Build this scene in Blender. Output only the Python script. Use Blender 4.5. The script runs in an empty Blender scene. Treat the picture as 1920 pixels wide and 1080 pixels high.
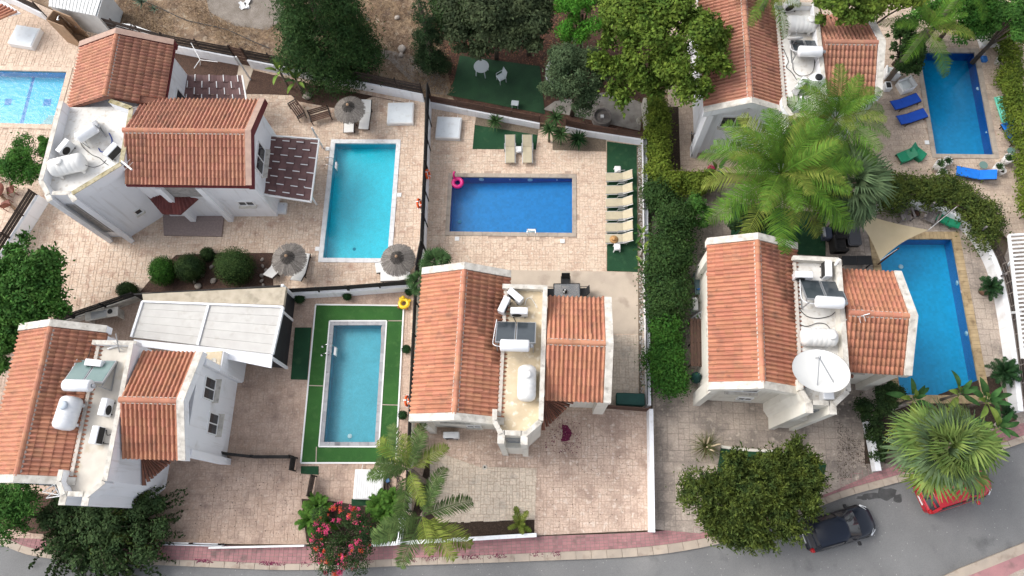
import bpy, math, random
import numpy as np
from mathutils import Matrix, Vector
from mathutils.geometry import delaunay_2d_cdt
random.seed(7); rng = np.random.default_rng(11)
scene = bpy.context.scene
C = scene.collection
R_ = math.radians
# ------------------------------------------------------------------ camera
F, NX, NY, CH = 1394.0, 1006.5, 998.0, 41.0       # focal length in photo pixels, foot point of the drone, height
_d = np.array([(NX-960)/F, (540-NY)/F, -1.0]); _d /= np.linalg.norm(_d)
_up = -_d
_X = np.array([1., 0, 0]) - _up[0]*_up; _X /= np.linalg.norm(_X)
RC = np.array([_X, np.cross(_up, _X), _up])
cam_data = bpy.data.cameras.new('camera'); cam = bpy.data.objects.new('camera', cam_data); C.objects.link(cam)
cam_data.sensor_width = 36; cam_data.lens = F/1920*36; cam_data.clip_end = 3000; cam_data.clip_start = .5
cam.matrix_world = Matrix.Translation((0, 0, CH)) @ Matrix(RC.tolist()).to_4x4()
scene.camera = cam
# ------------------------------------------------------------------ world and sun (thin high cloud: soft light from upper left)
SUN_AZ, SUN_EL = R_(-72), R_(47)                   # azimuth from +Y, towards -X
w = bpy.data.worlds.new('World'); scene.world = w; w.use_nodes = True
nt = w.node_tree; sky = nt.nodes.new('ShaderNodeTexSky'); sky.sky_type = 'NISHITA'; sky.sun_disc = False
sky.sun_elevation = SUN_EL; sky.sun_rotation = SUN_AZ; sky.dust_density = 3.0; sky.air_density = .7; sky.ozone_density = 1.0
hs = nt.nodes.new('ShaderNodeHueSaturation'); hs.inputs['Saturation'].default_value = .32
nt.links.new(sky.outputs[0], hs.inputs['Color'])
bg = nt.nodes['Background']; bg.inputs[1].default_value = .15; nt.links.new(hs.outputs[0], bg.inputs[0])
sd = bpy.data.lights.new('sun', 'SUN'); sun = bpy.data.objects.new('sun', sd); C.objects.link(sun)
sd.energy = .62; sd.angle = R_(30); sd.color = (1, .95, .87)
dv = Vector((math.sin(SUN_AZ)*math.cos(SUN_EL), math.cos(SUN_AZ)*math.cos(SUN_EL), math.sin(SUN_EL)))
sun.rotation_euler = dv.to_track_quat('Z', 'Y').to_euler()
vs = scene.view_settings; vs.view_transform = 'Standard'; vs.look = 'None'; vs.exposure = 1.24; vs.gamma = 1; vs.use_curve_mapping = False

def P(x, y, z=0.0):
    """ground-plan position (metres) of the thing seen at photo pixel x, y when it stands at height z"""
    r = RC @ np.array([(x-960)/F, (540-y)/F, -1.0]); k = (CH-z)/-r[2]
    return (r[0]*k, r[1]*k)
def P3(x, y, z=0.0): return (*P(x, y, z), z)
def PP(pts, z=0.0): return [P(x, y, z) for x, y in pts]

# ------------------------------------------------------------------ material helper
MATS = {}
def mat(name, col, col2=None, scale=2.0, rough=.85, vary=0.0, dirt=None, dscale=.7, dlo=.55, dhi=.75, bump=0.0, bscale=30.0,
        spec=.3, metal=0.0, transl=0.0, detail=4.0, alpha=None, coat=0.0, hvary=0.0, fine=0.0, fscale=40., dirt2=None, d2scale=5., d2lo=.55, d2hi=.7, streak=None):
    if name in MATS: return MATS[name]
    m = bpy.data.materials.new(name); m.use_nodes = True; N = m.node_tree.nodes; L = m.node_tree.links
    b = N['Principled BSDF']; geo = N.new('ShaderNodeNewGeometry')
    b.inputs['Roughness'].default_value = rough; b.inputs['Metallic'].default_value = metal
    b.inputs['Specular IOR Level'].default_value = spec; b.inputs['Coat Weight'].default_value = coat
    def noise(s, det=4.0):
        n = N.new('ShaderNodeTexNoise'); n.inputs['Scale'].default_value = s; n.inputs['Detail'].default_value = det
        L.new(geo.outputs['Position'], n.inputs['Vector']); return n.outputs['Fac']
    def remap(v, lo, hi, a=0., c=1.):
        r = N.new('ShaderNodeMapRange'); r.inputs[1].default_value = lo; r.inputs[2].default_value = hi; r.inputs[3].default_value = a; r.inputs[4].default_value = c
        L.new(v, r.inputs[0]); return r.outputs[0]
    def mix(f, a, c):
        x = N.new('ShaderNodeMix'); x.data_type = 'RGBA'; L.new(f, x.inputs[0])
        for s, v in ((6, a), (7, c)):
            if isinstance(v, tuple): x.inputs[s].default_value = (*v, 1)
            else: L.new(v, x.inputs[s])
        return x.outputs[2]
    cur = None
    if col2 is not None: cur = mix(remap(noise(scale, detail), .32, .68), tuple(col), tuple(col2))
    if dirt is not None: cur = mix(remap(noise(dscale, 6), dlo, dhi), cur if cur is not None else tuple(col), tuple(dirt))
    if dirt2 is not None: cur = mix(remap(noise(d2scale, 6), d2lo, d2hi), cur if cur is not None else tuple(col), tuple(dirt2))
    if streak is not None:
        vm = N.new('ShaderNodeVectorMath'); vm.operation = 'MULTIPLY'; vm.inputs[1].default_value = (4.5, 4.5, .35); L.new(geo.outputs['Position'], vm.inputs[0])
        sn = N.new('ShaderNodeTexNoise'); sn.inputs['Scale'].default_value = 1.0; sn.inputs['Detail'].default_value = 5; L.new(vm.outputs[0], sn.inputs['Vector'])
        cur = mix(remap(sn.outputs['Fac'], .56, .78, 0, .55), cur if cur is not None else tuple(col), tuple(streak))
    if vary or hvary or fine:
        if cur is None:
            rgb = N.new('ShaderNodeRGB'); rgb.outputs[0].default_value = (*col, 1); cur = rgb.outputs[0]
        h = N.new('ShaderNodeHueSaturation'); L.new(cur, h.inputs['Color']); val = None
        if vary or hvary:
            oi = N.new('ShaderNodeObjectInfo'); ad = N.new('ShaderNodeMath'); ad.operation = 'ADD'
            L.new(geo.outputs['Random Per Island'], ad.inputs[0]); L.new(oi.outputs['Random'], ad.inputs[1])
            fr = N.new('ShaderNodeMath'); fr.operation = 'FRACT'; L.new(ad.outputs[0], fr.inputs[0])
            val = remap(fr.outputs[0], 0, 1, 1-vary, 1+vary)
            if hvary:
                m2 = N.new('ShaderNodeMath'); m2.operation = 'MULTIPLY'; m2.inputs[1].default_value = 7.31; L.new(fr.outputs[0], m2.inputs[0])
                f2 = N.new('ShaderNodeMath'); f2.operation = 'FRACT'; L.new(m2.outputs[0], f2.inputs[0])
                L.new(remap(f2.outputs[0], 0, 1, .5-hvary, .5+hvary), h.inputs['Hue'])
        if fine:
            fv = remap(noise(fscale, 3), .3, .7, 1-fine, 1+fine)
            if val is not None:
                mm = N.new('ShaderNodeMath'); mm.operation = 'MULTIPLY'; L.new(val, mm.inputs[0]); L.new(fv, mm.inputs[1]); val = mm.outputs[0]
            else: val = fv
        L.new(val, h.inputs['Value']); cur = h.outputs[0]
    if cur is not None: L.new(cur, b.inputs['Base Color'])
    else: b.inputs['Base Color'].default_value = (*col, 1)
    if bump:
        bp = N.new('ShaderNodeBump'); bp.inputs['Strength'].default_value = bump; bp.inputs['Distance'].default_value = .02
        L.new(noise(bscale, 5), bp.inputs['Height']); L.new(bp.outputs[0], b.inputs['Normal'])
    if transl:
        t = N.new('ShaderNodeBsdfTranslucent'); ms = N.new('ShaderNodeMixShader'); ms.inputs[0].default_value = transl
        if cur is not None: L.new(cur, t.inputs[0])
        else: t.inputs[0].default_value = (*col, 1)
        L.new(b.outputs[0], ms.inputs[1]); L.new(t.outputs[0], ms.inputs[2]); L.new(ms.outputs[0], N['Material Output'].inputs[0])
    if alpha is not None: b.inputs['Alpha'].default_value = alpha
    MATS[name] = m; return m
def water_mat(name, tint, rough=.02):
    m = bpy.data.materials.new(name); m.use_nodes = True; N = m.node_tree.nodes; L = m.node_tree.links
    N.remove(N['Principled BSDF']); geo = N.new('ShaderNodeNewGeometry')
    t = N.new('ShaderNodeBsdfTransparent'); t.inputs[0].default_value = (*tint, 1)
    g = N.new('ShaderNodeBsdfGlossy'); g.inputs['Roughness'].default_value = rough
    n = N.new('ShaderNodeTexNoise'); n.inputs['Scale'].default_value = 3.2; n.inputs['Detail'].default_value = 3; L.new(geo.outputs['Position'], n.inputs['Vector'])
    bp = N.new('ShaderNodeBump'); bp.inputs['Strength'].default_value = .35; bp.inputs['Distance'].default_value = .05; L.new(n.outputs['Fac'], bp.inputs['Height'])
    fr = N.new('ShaderNodeFresnel'); fr.inputs[0].default_value = 1.33; L.new(bp.outputs[0], fr.inputs['Normal']); L.new(bp.outputs[0], g.inputs['Normal'])
    ms = N.new('ShaderNodeMixShader'); L.new(fr.outputs[0], ms.inputs[0]); L.new(t.outputs[0], ms.inputs[1]); L.new(g.outputs[0], ms.inputs[2])
    L.new(ms.outputs[0], N['Material Output'].inputs[0]); return m
def mosaic_mat(name, c1, c2, grout, size=.06, lines=0.0):
    """small square pool mosaic: too small to pick apart"""
    m = bpy.data.materials.new(name); m.use_nodes = True; N = m.node_tree.nodes; L = m.node_tree.links; b = N['Principled BSDF']
    geo = N.new('ShaderNodeNewGeometry')
    vm = N.new('ShaderNodeVectorMath'); vm.operation = 'SCALE'; vm.inputs[3].default_value = 1/size; L.new(geo.outputs['Position'], vm.inputs[0])
    fl = N.new('ShaderNodeVectorMath'); fl.operation = 'FLOOR'; L.new(vm.outputs[0], fl.inputs[0])
    wn = N.new('ShaderNodeTexWhiteNoise'); wn.noise_dimensions = '3D'; L.new(fl.outputs[0], wn.inputs['Vector'])
    x = N.new('ShaderNodeMix'); x.data_type = 'RGBA'; L.new(wn.outputs['Value'], x.inputs[0]); x.inputs[6].default_value = (*c1, 1); x.inputs[7].default_value = (*c2, 1)
    n = N.new('ShaderNodeTexNoise'); n.inputs['Scale'].default_value = 1.3; n.inputs['Detail'].default_value = 5; n.inputs['Distortion'].default_value = 1.2; L.new(geo.outputs['Position'], n.inputs['Vector'])
    r = N.new('ShaderNodeMapRange'); r.inputs[1].default_value = .3; r.inputs[2].default_value = .7; r.inputs[3].default_value = .93; r.inputs[4].default_value = 1.07; L.new(n.outputs['Fac'], r.inputs[0])
    h = N.new('ShaderNodeHueSaturation'); L.new(x.outputs[2], h.inputs['Color']); L.new(r.outputs[0], h.inputs['Value'])
    out = h.outputs[0]
    if lines:
        fr = N.new('ShaderNodeVectorMath'); fr.operation = 'FRACTION'; L.new(vm.outputs[0], fr.inputs[0]); sp = N.new('ShaderNodeSeparateXYZ'); L.new(fr.outputs[0], sp.inputs[0])
        mn = N.new('ShaderNodeMath'); mn.operation = 'MINIMUM'; L.new(sp.outputs[0], mn.inputs[0]); L.new(sp.outputs[1], mn.inputs[1])
        lt = N.new('ShaderNodeMath'); lt.operation = 'LESS_THAN'; lt.inputs[1].default_value = lines; L.new(mn.outputs[0], lt.inputs[0])
        y = N.new('ShaderNodeMix'); y.data_type = 'RGBA'; L.new(lt.outputs[0], y.inputs[0]); L.new(out, y.inputs[6]); y.inputs[7].default_value = (*grout, 1); out = y.outputs[2]
    L.new(out, b.inputs['Base Color']); b.inputs['Roughness'].default_value = .3; return m

# ------------------------------------------------------------------ mesh helper
class MB:
    def __init__(s): s.v = []; s.f = []
    def add(s, vs, fs):
        o = len(s.v); s.v += [tuple(v) for v in vs]; s.f += [tuple(i+o for i in f) for f in fs]; return s
    def box(s, x0, x1, y0, y1, z0, z1, M=None):
        vs = [Vector((x, y, z)) for z in (z0, z1) for x, y in ((x0, y0), (x1, y0), (x1, y1), (x0, y1))]
        if M is not None: vs = [M @ v for v in vs]
        return s.add(vs, [(3, 2, 1, 0), (4, 5, 6, 7), (0, 1, 5, 4), (1, 2, 6, 5), (2, 3, 7, 6), (3, 0, 4, 7)])
    def cbox(s, cx, cy, cz, sx, sy, sz, rz=0, rx=0, ry=0):
        M = Matrix.Translation((cx, cy, cz)) @ Matrix.Rotation(rz, 4, 'Z') @ Matrix.Rotation(ry, 4, 'Y') @ Matrix.Rotation(rx, 4, 'X')
        return s.box(-sx/2, sx/2, -sy/2, sy/2, -sz/2, sz/2, M)
    def bbox(s, cx, cy, cz, sx, sy, sz, b=.02, rz=0, rx=0, ry=0):
        """box with chamfered vertical corners and top edge"""
        M = Matrix.Translation((cx, cy, cz)) @ Matrix.Rotation(rz, 4, 'Z') @ Matrix.Rotation(ry, 4, 'Y') @ Matrix.Rotation(rx, 4, 'X')
        X, Y, Z = sx/2, sy/2, sz/2
        ring = lambda i, z: [(X-i-b, -Y+i, z), (X-i, -Y+i+b, z), (X-i, Y-i-b, z), (X-i-b, Y-i, z), (-X+i+b, Y-i, z), (-X+i, Y-i-b, z), (-X+i, -Y+i+b, z), (-X+i+b, -Y+i, z)]
        vs = [M @ Vector(v) for v in ring(0, -Z)+ring(0, Z-b)+ring(b, Z)]
        fs = [tuple(reversed(range(8))), tuple(range(16, 24))]
        for k in (0, 8): fs += [(k+i, k+(i+1) % 8, k+8+(i+1) % 8, k+8+i) for i in range(8)]
        return s.add(vs, fs)
    def prism(s, poly, z0, z1):
        poly = list(poly); n = len(poly)
        a = sum(poly[i][0]*poly[(i+1) % n][1]-poly[(i+1) % n][0]*poly[i][1] for i in range(n))
        if a < 0: poly.reverse()
        f0 = z0 if callable(z0) else (lambda x, y: z0); f1 = z1 if callable(z1) else (lambda x, y: z1)
        vs = [(x, y, f0(x, y)) for x, y in poly]+[(x, y, f1(x, y)) for x, y in poly]
        return s.add(vs, [tuple(reversed(range(n))), tuple(range(n, 2*n))]+[(i, (i+1) % n, n+(i+1) % n, n+i) for i in range(n)])
    def wallseg(s, a, b, t, z0, z1, side=0):
        """upright slab from a to b, thickness t (side -1/0/1 = right of/centred on/left of the line)"""
        dx, dy = b[0]-a[0], b[1]-a[1]; l = math.hypot(dx, dy) or 1; nx, ny = -dy/l, dx/l
        o0, o1 = {0: (-t/2, t/2), 1: (0, t), -1: (-t, 0)}[side]
        return s.prism([(a[0]+nx*o0, a[1]+ny*o0), (b[0]+nx*o0, b[1]+ny*o0), (b[0]+nx*o1, b[1]+ny*o1), (a[0]+nx*o1, a[1]+ny*o1)], z0, z1)
    def bar(s, a, b, w, h=None):
        a, b = Vector(a), Vector(b); d = b-a; l = d.length
        if l < 1e-6: return s
        q = d.to_track_quat('X', 'Z').to_matrix().to_4x4(); h = h or w
        return s.box(0, l, -w/2, w/2, -h/2, h/2, Matrix.Translation(a) @ q)
    def tube(s, pts, r, n=6, cap=True):
        pts = [Vector(p) for p in pts]; rs = r if isinstance(r, (list, tuple)) else [r]*len(pts); o = len(s.v); vs = []
        for i, p in enumerate(pts):
            d = (pts[min(i+1, len(pts)-1)]-pts[max(i-1, 0)]); q = d.to_track_quat('Z', 'Y')
            vs += [p+q @ Vector((rs[i]*math.cos(2*math.pi*k/n), rs[i]*math.sin(2*math.pi*k/n), 0)) for k in range(n)]
        fs = [(i*n+k, i*n+(k+1) % n, (i+1)*n+(k+1) % n, (i+1)*n+k) for i in range(len(pts)-1) for k in range(n)]
        if cap: fs += [tuple(reversed(range(n))), tuple(range((len(pts)-1)*n, len(pts)*n))]
        return s.add(vs, fs)
    def lathe(s, prof, n=16, M=None, capb=True, capt=True, jit=0):
        vs = []
        for r, z in prof:
            for k in range(n):
                rr = r*(1+random.uniform(-jit, jit)) if jit else r
                vs.append(Vector((rr*math.cos(2*math.pi*k/n), rr*math.sin(2*math.pi*k/n), z)))
        if M is not None: vs = [M @ v for v in vs]
        m = len(prof); fs = [(i*n+k, i*n+(k+1) % n, (i+1)*n+(k+1) % n, (i+1)*n+k) for i in range(m-1) for k in range(n)]
        if capb: fs.append(tuple(reversed(range(n))))
        if capt: fs.append(tuple(range((m-1)*n, m*n)))
        return s.add(vs, fs)
    def build(s, name, m, parent=None, smooth=False):
        me = bpy.data.meshes.new(name); me.from_pydata(s.v, [], s.f); me.update()
        return mk(name, me, m, parent, smooth)
def mk(name, me, m, parent=None, smooth=False):
    if m is not None and not me.materials: me.materials.append(m)
    if smooth: me.polygons.foreach_set('use_smooth', np.ones(len(me.polygons), bool))
    o = bpy.data.objects.new(name, me); C.objects.link(o)
    if parent is not None: o.parent = parent
    return o
def inst(name, me, parent, M=None, loc=None):
    o = bpy.data.objects.new(name, me); C.objects.link(o); o.parent = parent
    if M is not None: o.matrix_local = M
    elif loc is not None: o.location = loc
    return o
def npmesh(name, V, Fq, m, parent=None, smooth=False):
    """fast mesh from numpy arrays, all faces with the same number of corners"""
    me = bpy.data.meshes.new(name); V = np.asarray(V, np.float32); Fq = np.asarray(Fq, np.int32); k = Fq.shape[1]
    me.vertices.add(len(V)); me.vertices.foreach_set('co', V.ravel())
    me.loops.add(Fq.size); me.loops.foreach_set('vertex_index', Fq.ravel())
    me.polygons.add(len(Fq)); me.polygons.foreach_set('loop_start', np.arange(0, Fq.size, k, dtype=np.int32))
    me.update(calc_edges=True); me.validate()
    return mk(name, me, m, parent, smooth) if m is not False else me
def tag(o, label, cat, group=None):
    o['label'] = label; o['category'] = cat
    if group: o['group'] = group
    return o
def thing(name, label, cat, loc=(0, 0, 0), rz=0.0, group=None):
    o = bpy.data.objects.new(name, None); C.objects.link(o); o.empty_display_size = .2
    o.location = (loc[0], loc[1], loc[2] if len(loc) > 2 else 0); o.rotation_euler = (0, 0, rz); return tag(o, label, cat, group)
def struct(o): o['kind'] = 'structure'; return o
def stuff(o, label=None, cat=None):
    o['kind'] = 'stuff'
    if label: o['label'] = label; o['category'] = cat
    return o
def dup(root, label, loc=None, rz=None, group=None):
    def cp(o, par):
        c = o.copy(); C.objects.link(c); c.parent = par
        for ch in kids.get(o.name, ()): cp(ch, c)
        return c
    kids = {}
    for o in root.children_recursive: kids.setdefault(o.parent.name, []).append(o)
    r = cp(root, None); r['label'] = label
    if group: r['group'] = group
    if loc is not None: r.location = (loc[0], loc[1], loc[2] if len(loc) > 2 else 0)
    if rz is not None: r.rotation_euler = (0, 0, rz)
    return r
def inpoly(x, y, poly):
    c = False; n = len(poly)
    for i in range(n):
        x0, y0 = poly[i]; x1, y1 = poly[i-1]
        if (y0 > y) != (y1 > y) and x < (x1-x0)*(y-y0)/(y1-y0)+x0: c = not c
    return c
def sheet(name, poly, z, m, holes=(), parent=None, sub=None):
    """flat sheet with holes (constrained Delaunay)"""
    vs = [Vector(p) for p in poly]; ed = [(i, (i+1) % len(poly)) for i in range(len(poly))]
    for h in holes:
        o = len(vs); vs += [Vector(p) for p in h]; ed += [(o+i, o+(i+1) % len(h)) for i in range(len(h))]
    r = delaunay_2d_cdt(vs, ed, [], 0, 1e-5); V = [(v.x, v.y, z) for v in r[0]]; fs = []
    for f in r[2]:
        cx = sum(V[i][0] for i in f)/len(f); cy = sum(V[i][1] for i in f)/len(f)
        if inpoly(cx, cy, poly) and not any(inpoly(cx, cy, h) for h in holes):
            a = sum(V[f[i]][0]*V[f[(i+1) % len(f)]][1]-V[f[(i+1) % len(f)]][0]*V[f[i]][1] for i in range(len(f)))
            fs.append(tuple(f) if a > 0 else tuple(reversed(f)))
    me = bpy.data.meshes.new(name); me.from_pydata(V, [], fs); me.update()
    return mk(name, me, m, parent)
def clip_rect(poly, x0, x1, y0, y1):
    """polygon clipped to an axis-aligned rectangle"""
    for ax, lim, sg in ((0, x0, 1), (0, x1, -1), (1, y0, 1), (1, y1, -1)):
        out = []
        for i in range(len(poly)):
            a, b = poly[i-1], poly[i]; da, db = sg*(a[ax]-lim), sg*(b[ax]-lim)
            if (da >= 0) != (db >= 0):
                t = da/(da-db); out.append((a[0]+t*(b[0]-a[0]), a[1]+t*(b[1]-a[1])))
            if db >= 0: out.append(b)
        poly = out
        if len(poly) < 3: return []
    return poly
def curve_pts(pts, n=8):
    """smooth polyline through points (Catmull-Rom)"""
    pts = [np.array(p, float) for p in pts]; out = []
    for i in range(len(pts)-1):
        p0, p1, p2, p3 = pts[max(i-1, 0)], pts[i], pts[i+1], pts[min(i+2, len(pts)-1)]
        for k in range(n):
            t = k/n; out.append(tuple(.5*((2*p1)+(-p0+p2)*t+(2*p0-5*p1+4*p2-p3)*t*t+(-p0+3*p1-3*p2+p3)*t**3)))
    out.append(tuple(pts[-1])); return out
# ------------------------------------------------------------------ materials
m_white = mat('white render', (.80, .81, .83), (.75, .76, .78), .6, .9, dirt=(.52, .50, .47), dscale=.9, dlo=.62, dhi=.85, bump=.1, streak=(.50, .48, .45))
m_cream = mat('cream render', (.70, .67, .60), (.63, .60, .53), .6, .9, dirt=(.45, .41, .34), dscale=1.1, dlo=.6, dhi=.85, bump=.1, streak=(.44, .40, .34))
m_cap = mat('weathered parapet', (.62, .59, .53), (.42, .39, .34), 3., .95, dirt=(.25, .23, .2), dscale=4, dlo=.55, dhi=.8, bump=.3)
m_moss = mat('mossy parapet', (.42, .38, .28), (.30, .25, .12), 3., .95, dirt=(.12, .11, .09), dscale=6, dlo=.5, dhi=.8, bump=.3)
m_roofw = mat('white roof coating', (.70, .69, .66), (.60, .58, .54), 1.4, .9, dirt=(.42, .37, .30), dscale=1.0, dlo=.56, dhi=.78, bump=.25, bscale=9, dirt2=(.5, .46, .4), d2scale=5)
m_roofc = mat('cream roof screed', (.60, .50, .35), (.50, .41, .28), 1.6, .9, dirt=(.38, .32, .24), dscale=1.2, dlo=.58, dhi=.8, bump=.25, bscale=9, dirt2=(.72, .66, .55), d2scale=4)
m_roofg = mat('grey white roof screed', (.60, .56, .49), (.50, .46, .40), 1.6, .9, dirt=(.42, .34, .23), dscale=.9, dlo=.58, dhi=.75, bump=.25, bscale=9)
def tile_mat(name, a, b): return mat(name, a, b, .9, .88, vary=.10, hvary=.006, dirt=(.20, .11, .08), dscale=1.4, dlo=.56, dhi=.85, fine=.08, dirt2=(.12, .075, .058), d2scale=3.2, d2lo=.62, d2hi=.85)
m_tile = tile_mat('terracotta tile', (.44, .205, .128), (.38, .168, .103)); m_tile_o = tile_mat('orange terracotta tile', (.47, .215, .132), (.41, .180, .108)); m_tile_p = tile_mat('faded pinkish tile', (.43, .210, .140), (.37, .172, .115)); m_tile_r = tile_mat('reddish tile', (.45, .200, .122), (.38, .160, .098))
m_tile_red = mat('dark red tile', (.13, .035, .031), (.095, .028, .026), 2., .7, vary=.15)
m_tile_brown = mat('brown tile', (.26, .11, .07), (.15, .07, .05), 3., .85, vary=.2)
m_maroon = mat('maroon fascia', (.13, .02, .025), None, rough=.6)
m_mortar = mat('ridge mortar', (.55, .50, .44), (.42, .38, .34), 5, .95)
m_glass = mat('dark window glass', (.035, .035, .04), None, rough=.05, spec=.6)
m_dark = mat('near black', (.015, .014, .014), (.03, .028, .026), 4, .8)
m_darkwood = mat('dark stained timber', (.045, .032, .026), (.025, .018, .015), 5, .8, vary=.3)
m_brownwood = mat('brown boards', (.10, .055, .038), (.07, .04, .03), 6, .75, vary=.25)
m_tan = mat('tan boards', (.36, .24, .15), (.28, .18, .11), 5, .8, vary=.1)
m_grey = mat('grey metal', (.36, .37, .38), None, rough=.4, metal=.6)
m_chrome = mat('chrome', (.7, .7, .7), None, rough=.18, metal=1.)
m_plastic = mat('white plastic', (.72, .72, .71), None, rough=.45, fine=.03)
m_steelw = mat('white enamel', (.70, .71, .72), (.65, .66, .67), 3, .35, spec=.5)
m_tank = mat('white tank', (.68, .68, .66), (.62, .61, .58), 2.5, .5, dirt=(.55, .5, .42), dscale=2.2, dlo=.62, dhi=.85)
m_black = mat('black rubber', (.012, .012, .013), None, rough=.5)
m_turf = mat('artificial turf', (.034, .115, .024), (.024, .085, .020), .8, .95, dirt=(.045, .12, .03), dscale=2.5, dlo=.55, dhi=.7, bump=.6, bscale=220, fine=.25, fscale=60)
m_turfd = mat('deep green turf', (.016, .065, .028), (.011, .045, .020), .7, .95, dirt=(.026, .075, .032), dscale=2.2, dlo=.55, dhi=.7, bump=.6, bscale=220, fine=.25, fscale=60)
m_mulch = mat('bark mulch', (.10, .058, .042), (.055, .035, .027), 14, 1., bump=1., bscale=30, fine=.5, fscale=25)
m_soil = mat('dark soil', (.060, .040, .028), (.034, .024, .018), 9, 1., bump=1., bscale=25, fine=.5, fscale=25)
m_gravel = mat('gravel bed', (.20, .16, .115), (.13, .10, .075), 12, 1., bump=1., bscale=40, fine=.4, fscale=30)
# ================================================================== SETTING: ground, paving, road
def rect_from(px, z=0):
    a, b, c, d = [np.array(P(x, y, z)) for x, y in px]                     # TL TR BR BL
    ux = (b-a)+(c-d); ux /= np.linalg.norm(ux); ang = math.atan2(ux[1], ux[0]); uy = np.array([-ux[1], ux[0]])
    return tuple((a+b+c+d)/4), float(((b-a)@ux+(c-d)@ux)/2), float(((a-d)@uy+(b-c)@uy)/2), ang
POOLS = {'A': rect_from([(625, 268), (740.5, 268.7), (731, 485.5), (607.5, 485)]),
         'B': rect_from([(627, 609), (719.5, 609), (702, 830), (604.5, 830)]),
         'C': rect_from([(847, 331), (1073, 333), (1074.5, 438), (842, 435.5)]),
         'T': rect_from([(1725, 97), (1830, 98), (1862, 291), (1751, 290)]),
         'D': rect_from([(1648, 447), (1791, 448), (1835, 742), (1682, 742)]),
         'N': rect_from([(-55, 129), (127, 135), (99, 234), (-95, 230)])}
def rect_poly(k, grow=0.0):
    (cx, cy), w_, h_, a = POOLS[k]; c, s = math.cos(a), math.sin(a)
    return [(cx+c*x-s*y, cy+s*x+c*y) for x, y in ((-w_/2-grow, -h_/2-grow), (w_/2+grow, -h_/2-grow), (w_/2+grow, h_/2+grow), (-w_/2-grow, h_/2+grow))]
m_ground = mat('bare ground', (.22, .165, .115), (.15, .11, .08), .5, 1., dirt=(.27, .25, .22), dscale=.35, bump=.8, bscale=12, fine=.3)
struct(sheet('ground', [(-400, -300), (400, -300), (400, 500), (-400, 500)], -.25, m_ground, [rect_poly(k, .1) for k in POOLS]))

pav = dict(rough=.85, bump=.45, bscale=22, fine=.17, fscale=11)
m_pavA = mat('stamped paving rose', (.59, .475, .375), (.51, .38, .285), 1.1, vary=.04, dirt=(.33, .20, .145), dscale=1.6, dlo=.53, dhi=.78, dirt2=(.60, .52, .43), d2scale=4.5, **pav)
m_pavC = mat('stamped paving sand', (.61, .485, .375), (.53, .395, .30), 1.0, vary=.035, dirt=(.37, .245, .18), dscale=1.9, dlo=.55, dhi=.8, dirt2=(.62, .54, .44), d2scale=4.5, **pav)
m_pavF = mat('stamped paving dusty rose', (.56, .43, .345), (.47, .345, .27), .8, vary=.035, dirt=(.30, .215, .175), dscale=.8, dlo=.48, dhi=.78, dirt2=(.62, .52, .44), d2scale=3.5, **pav)
m_pavB = mat('stamped paving brownish rose', (.48, .36, .285), (.39, .28, .215), 1.0, vary=.04, dirt=(.24, .17, .14), dscale=1.2, dlo=.5, dhi=.8, dirt2=(.46, .36, .29), d2scale=4.5, **pav)
m_pavD = mat('weathered grey paving', (.42, .35, .29), (.32, .27, .23), .5, vary=.04, dirt=(.14, .12, .105), dscale=.5, dlo=.44, dhi=.75, dirt2=(.42, .36, .30), d2scale=3.5, **pav)
m_pavT = mat('pale square paving', (.50, .40, .31), (.42, .33, .26), .9, vary=.06, dirt=(.30, .24, .2), dscale=1.0, dlo=.52, dhi=.78, **pav)
m_pavN = mat('pale pink stamped paving', (.60, .475, .37), (.52, .40, .31), 1.0, vary=.06, dirt=(.42, .30, .22), dscale=2.2, dlo=.55, dhi=.8, **pav)
m_pavw = mat('pale grey stamped paving', (.60, .515, .415), (.53, .445, .355), 1.2, vary=.05, dirt=(.38, .34, .29), dscale=1.3, dlo=.56, dhi=.8, **pav)
m_slabc = mat('bare concrete', (.50, .42, .335), (.42, .35, .28), .9, .9, dirt=(.30, .24, .19), dscale=1., bump=.2, fine=.08)
m_grout = mat('paving joint', (.43, .32, .25), (.35, .26, .20), 3, 1.)
m_groutd = mat('dark paving joint', (.24, .20, .17), (.18, .155, .135), 3, 1.)
_stone = {}
def stone_mesh(cw, ch, m):
    k = (round(cw, 3), round(ch, 3), m.name)
    if k not in _stone:
        b = MB(); x, y, i = cw/2, ch/2, .012
        b.add([(-x, -y, 0), (x, -y, 0), (x, y, 0), (-x, y, 0), (-x+i, -y+i, .014), (x-i, -y+i, .014), (x-i, y-i, .014), (-x+i, y-i, .014)],
              [(4, 5, 6, 7), (0, 1, 5, 4), (1, 2, 6, 5), (2, 3, 7, 6), (3, 0, 4, 7)])
        me = bpy.data.meshes.new('paving_stone'); me.from_pydata(b.v, [], b.f); me.materials.append(m); _stone[k] = me
    return _stone[k]
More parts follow.
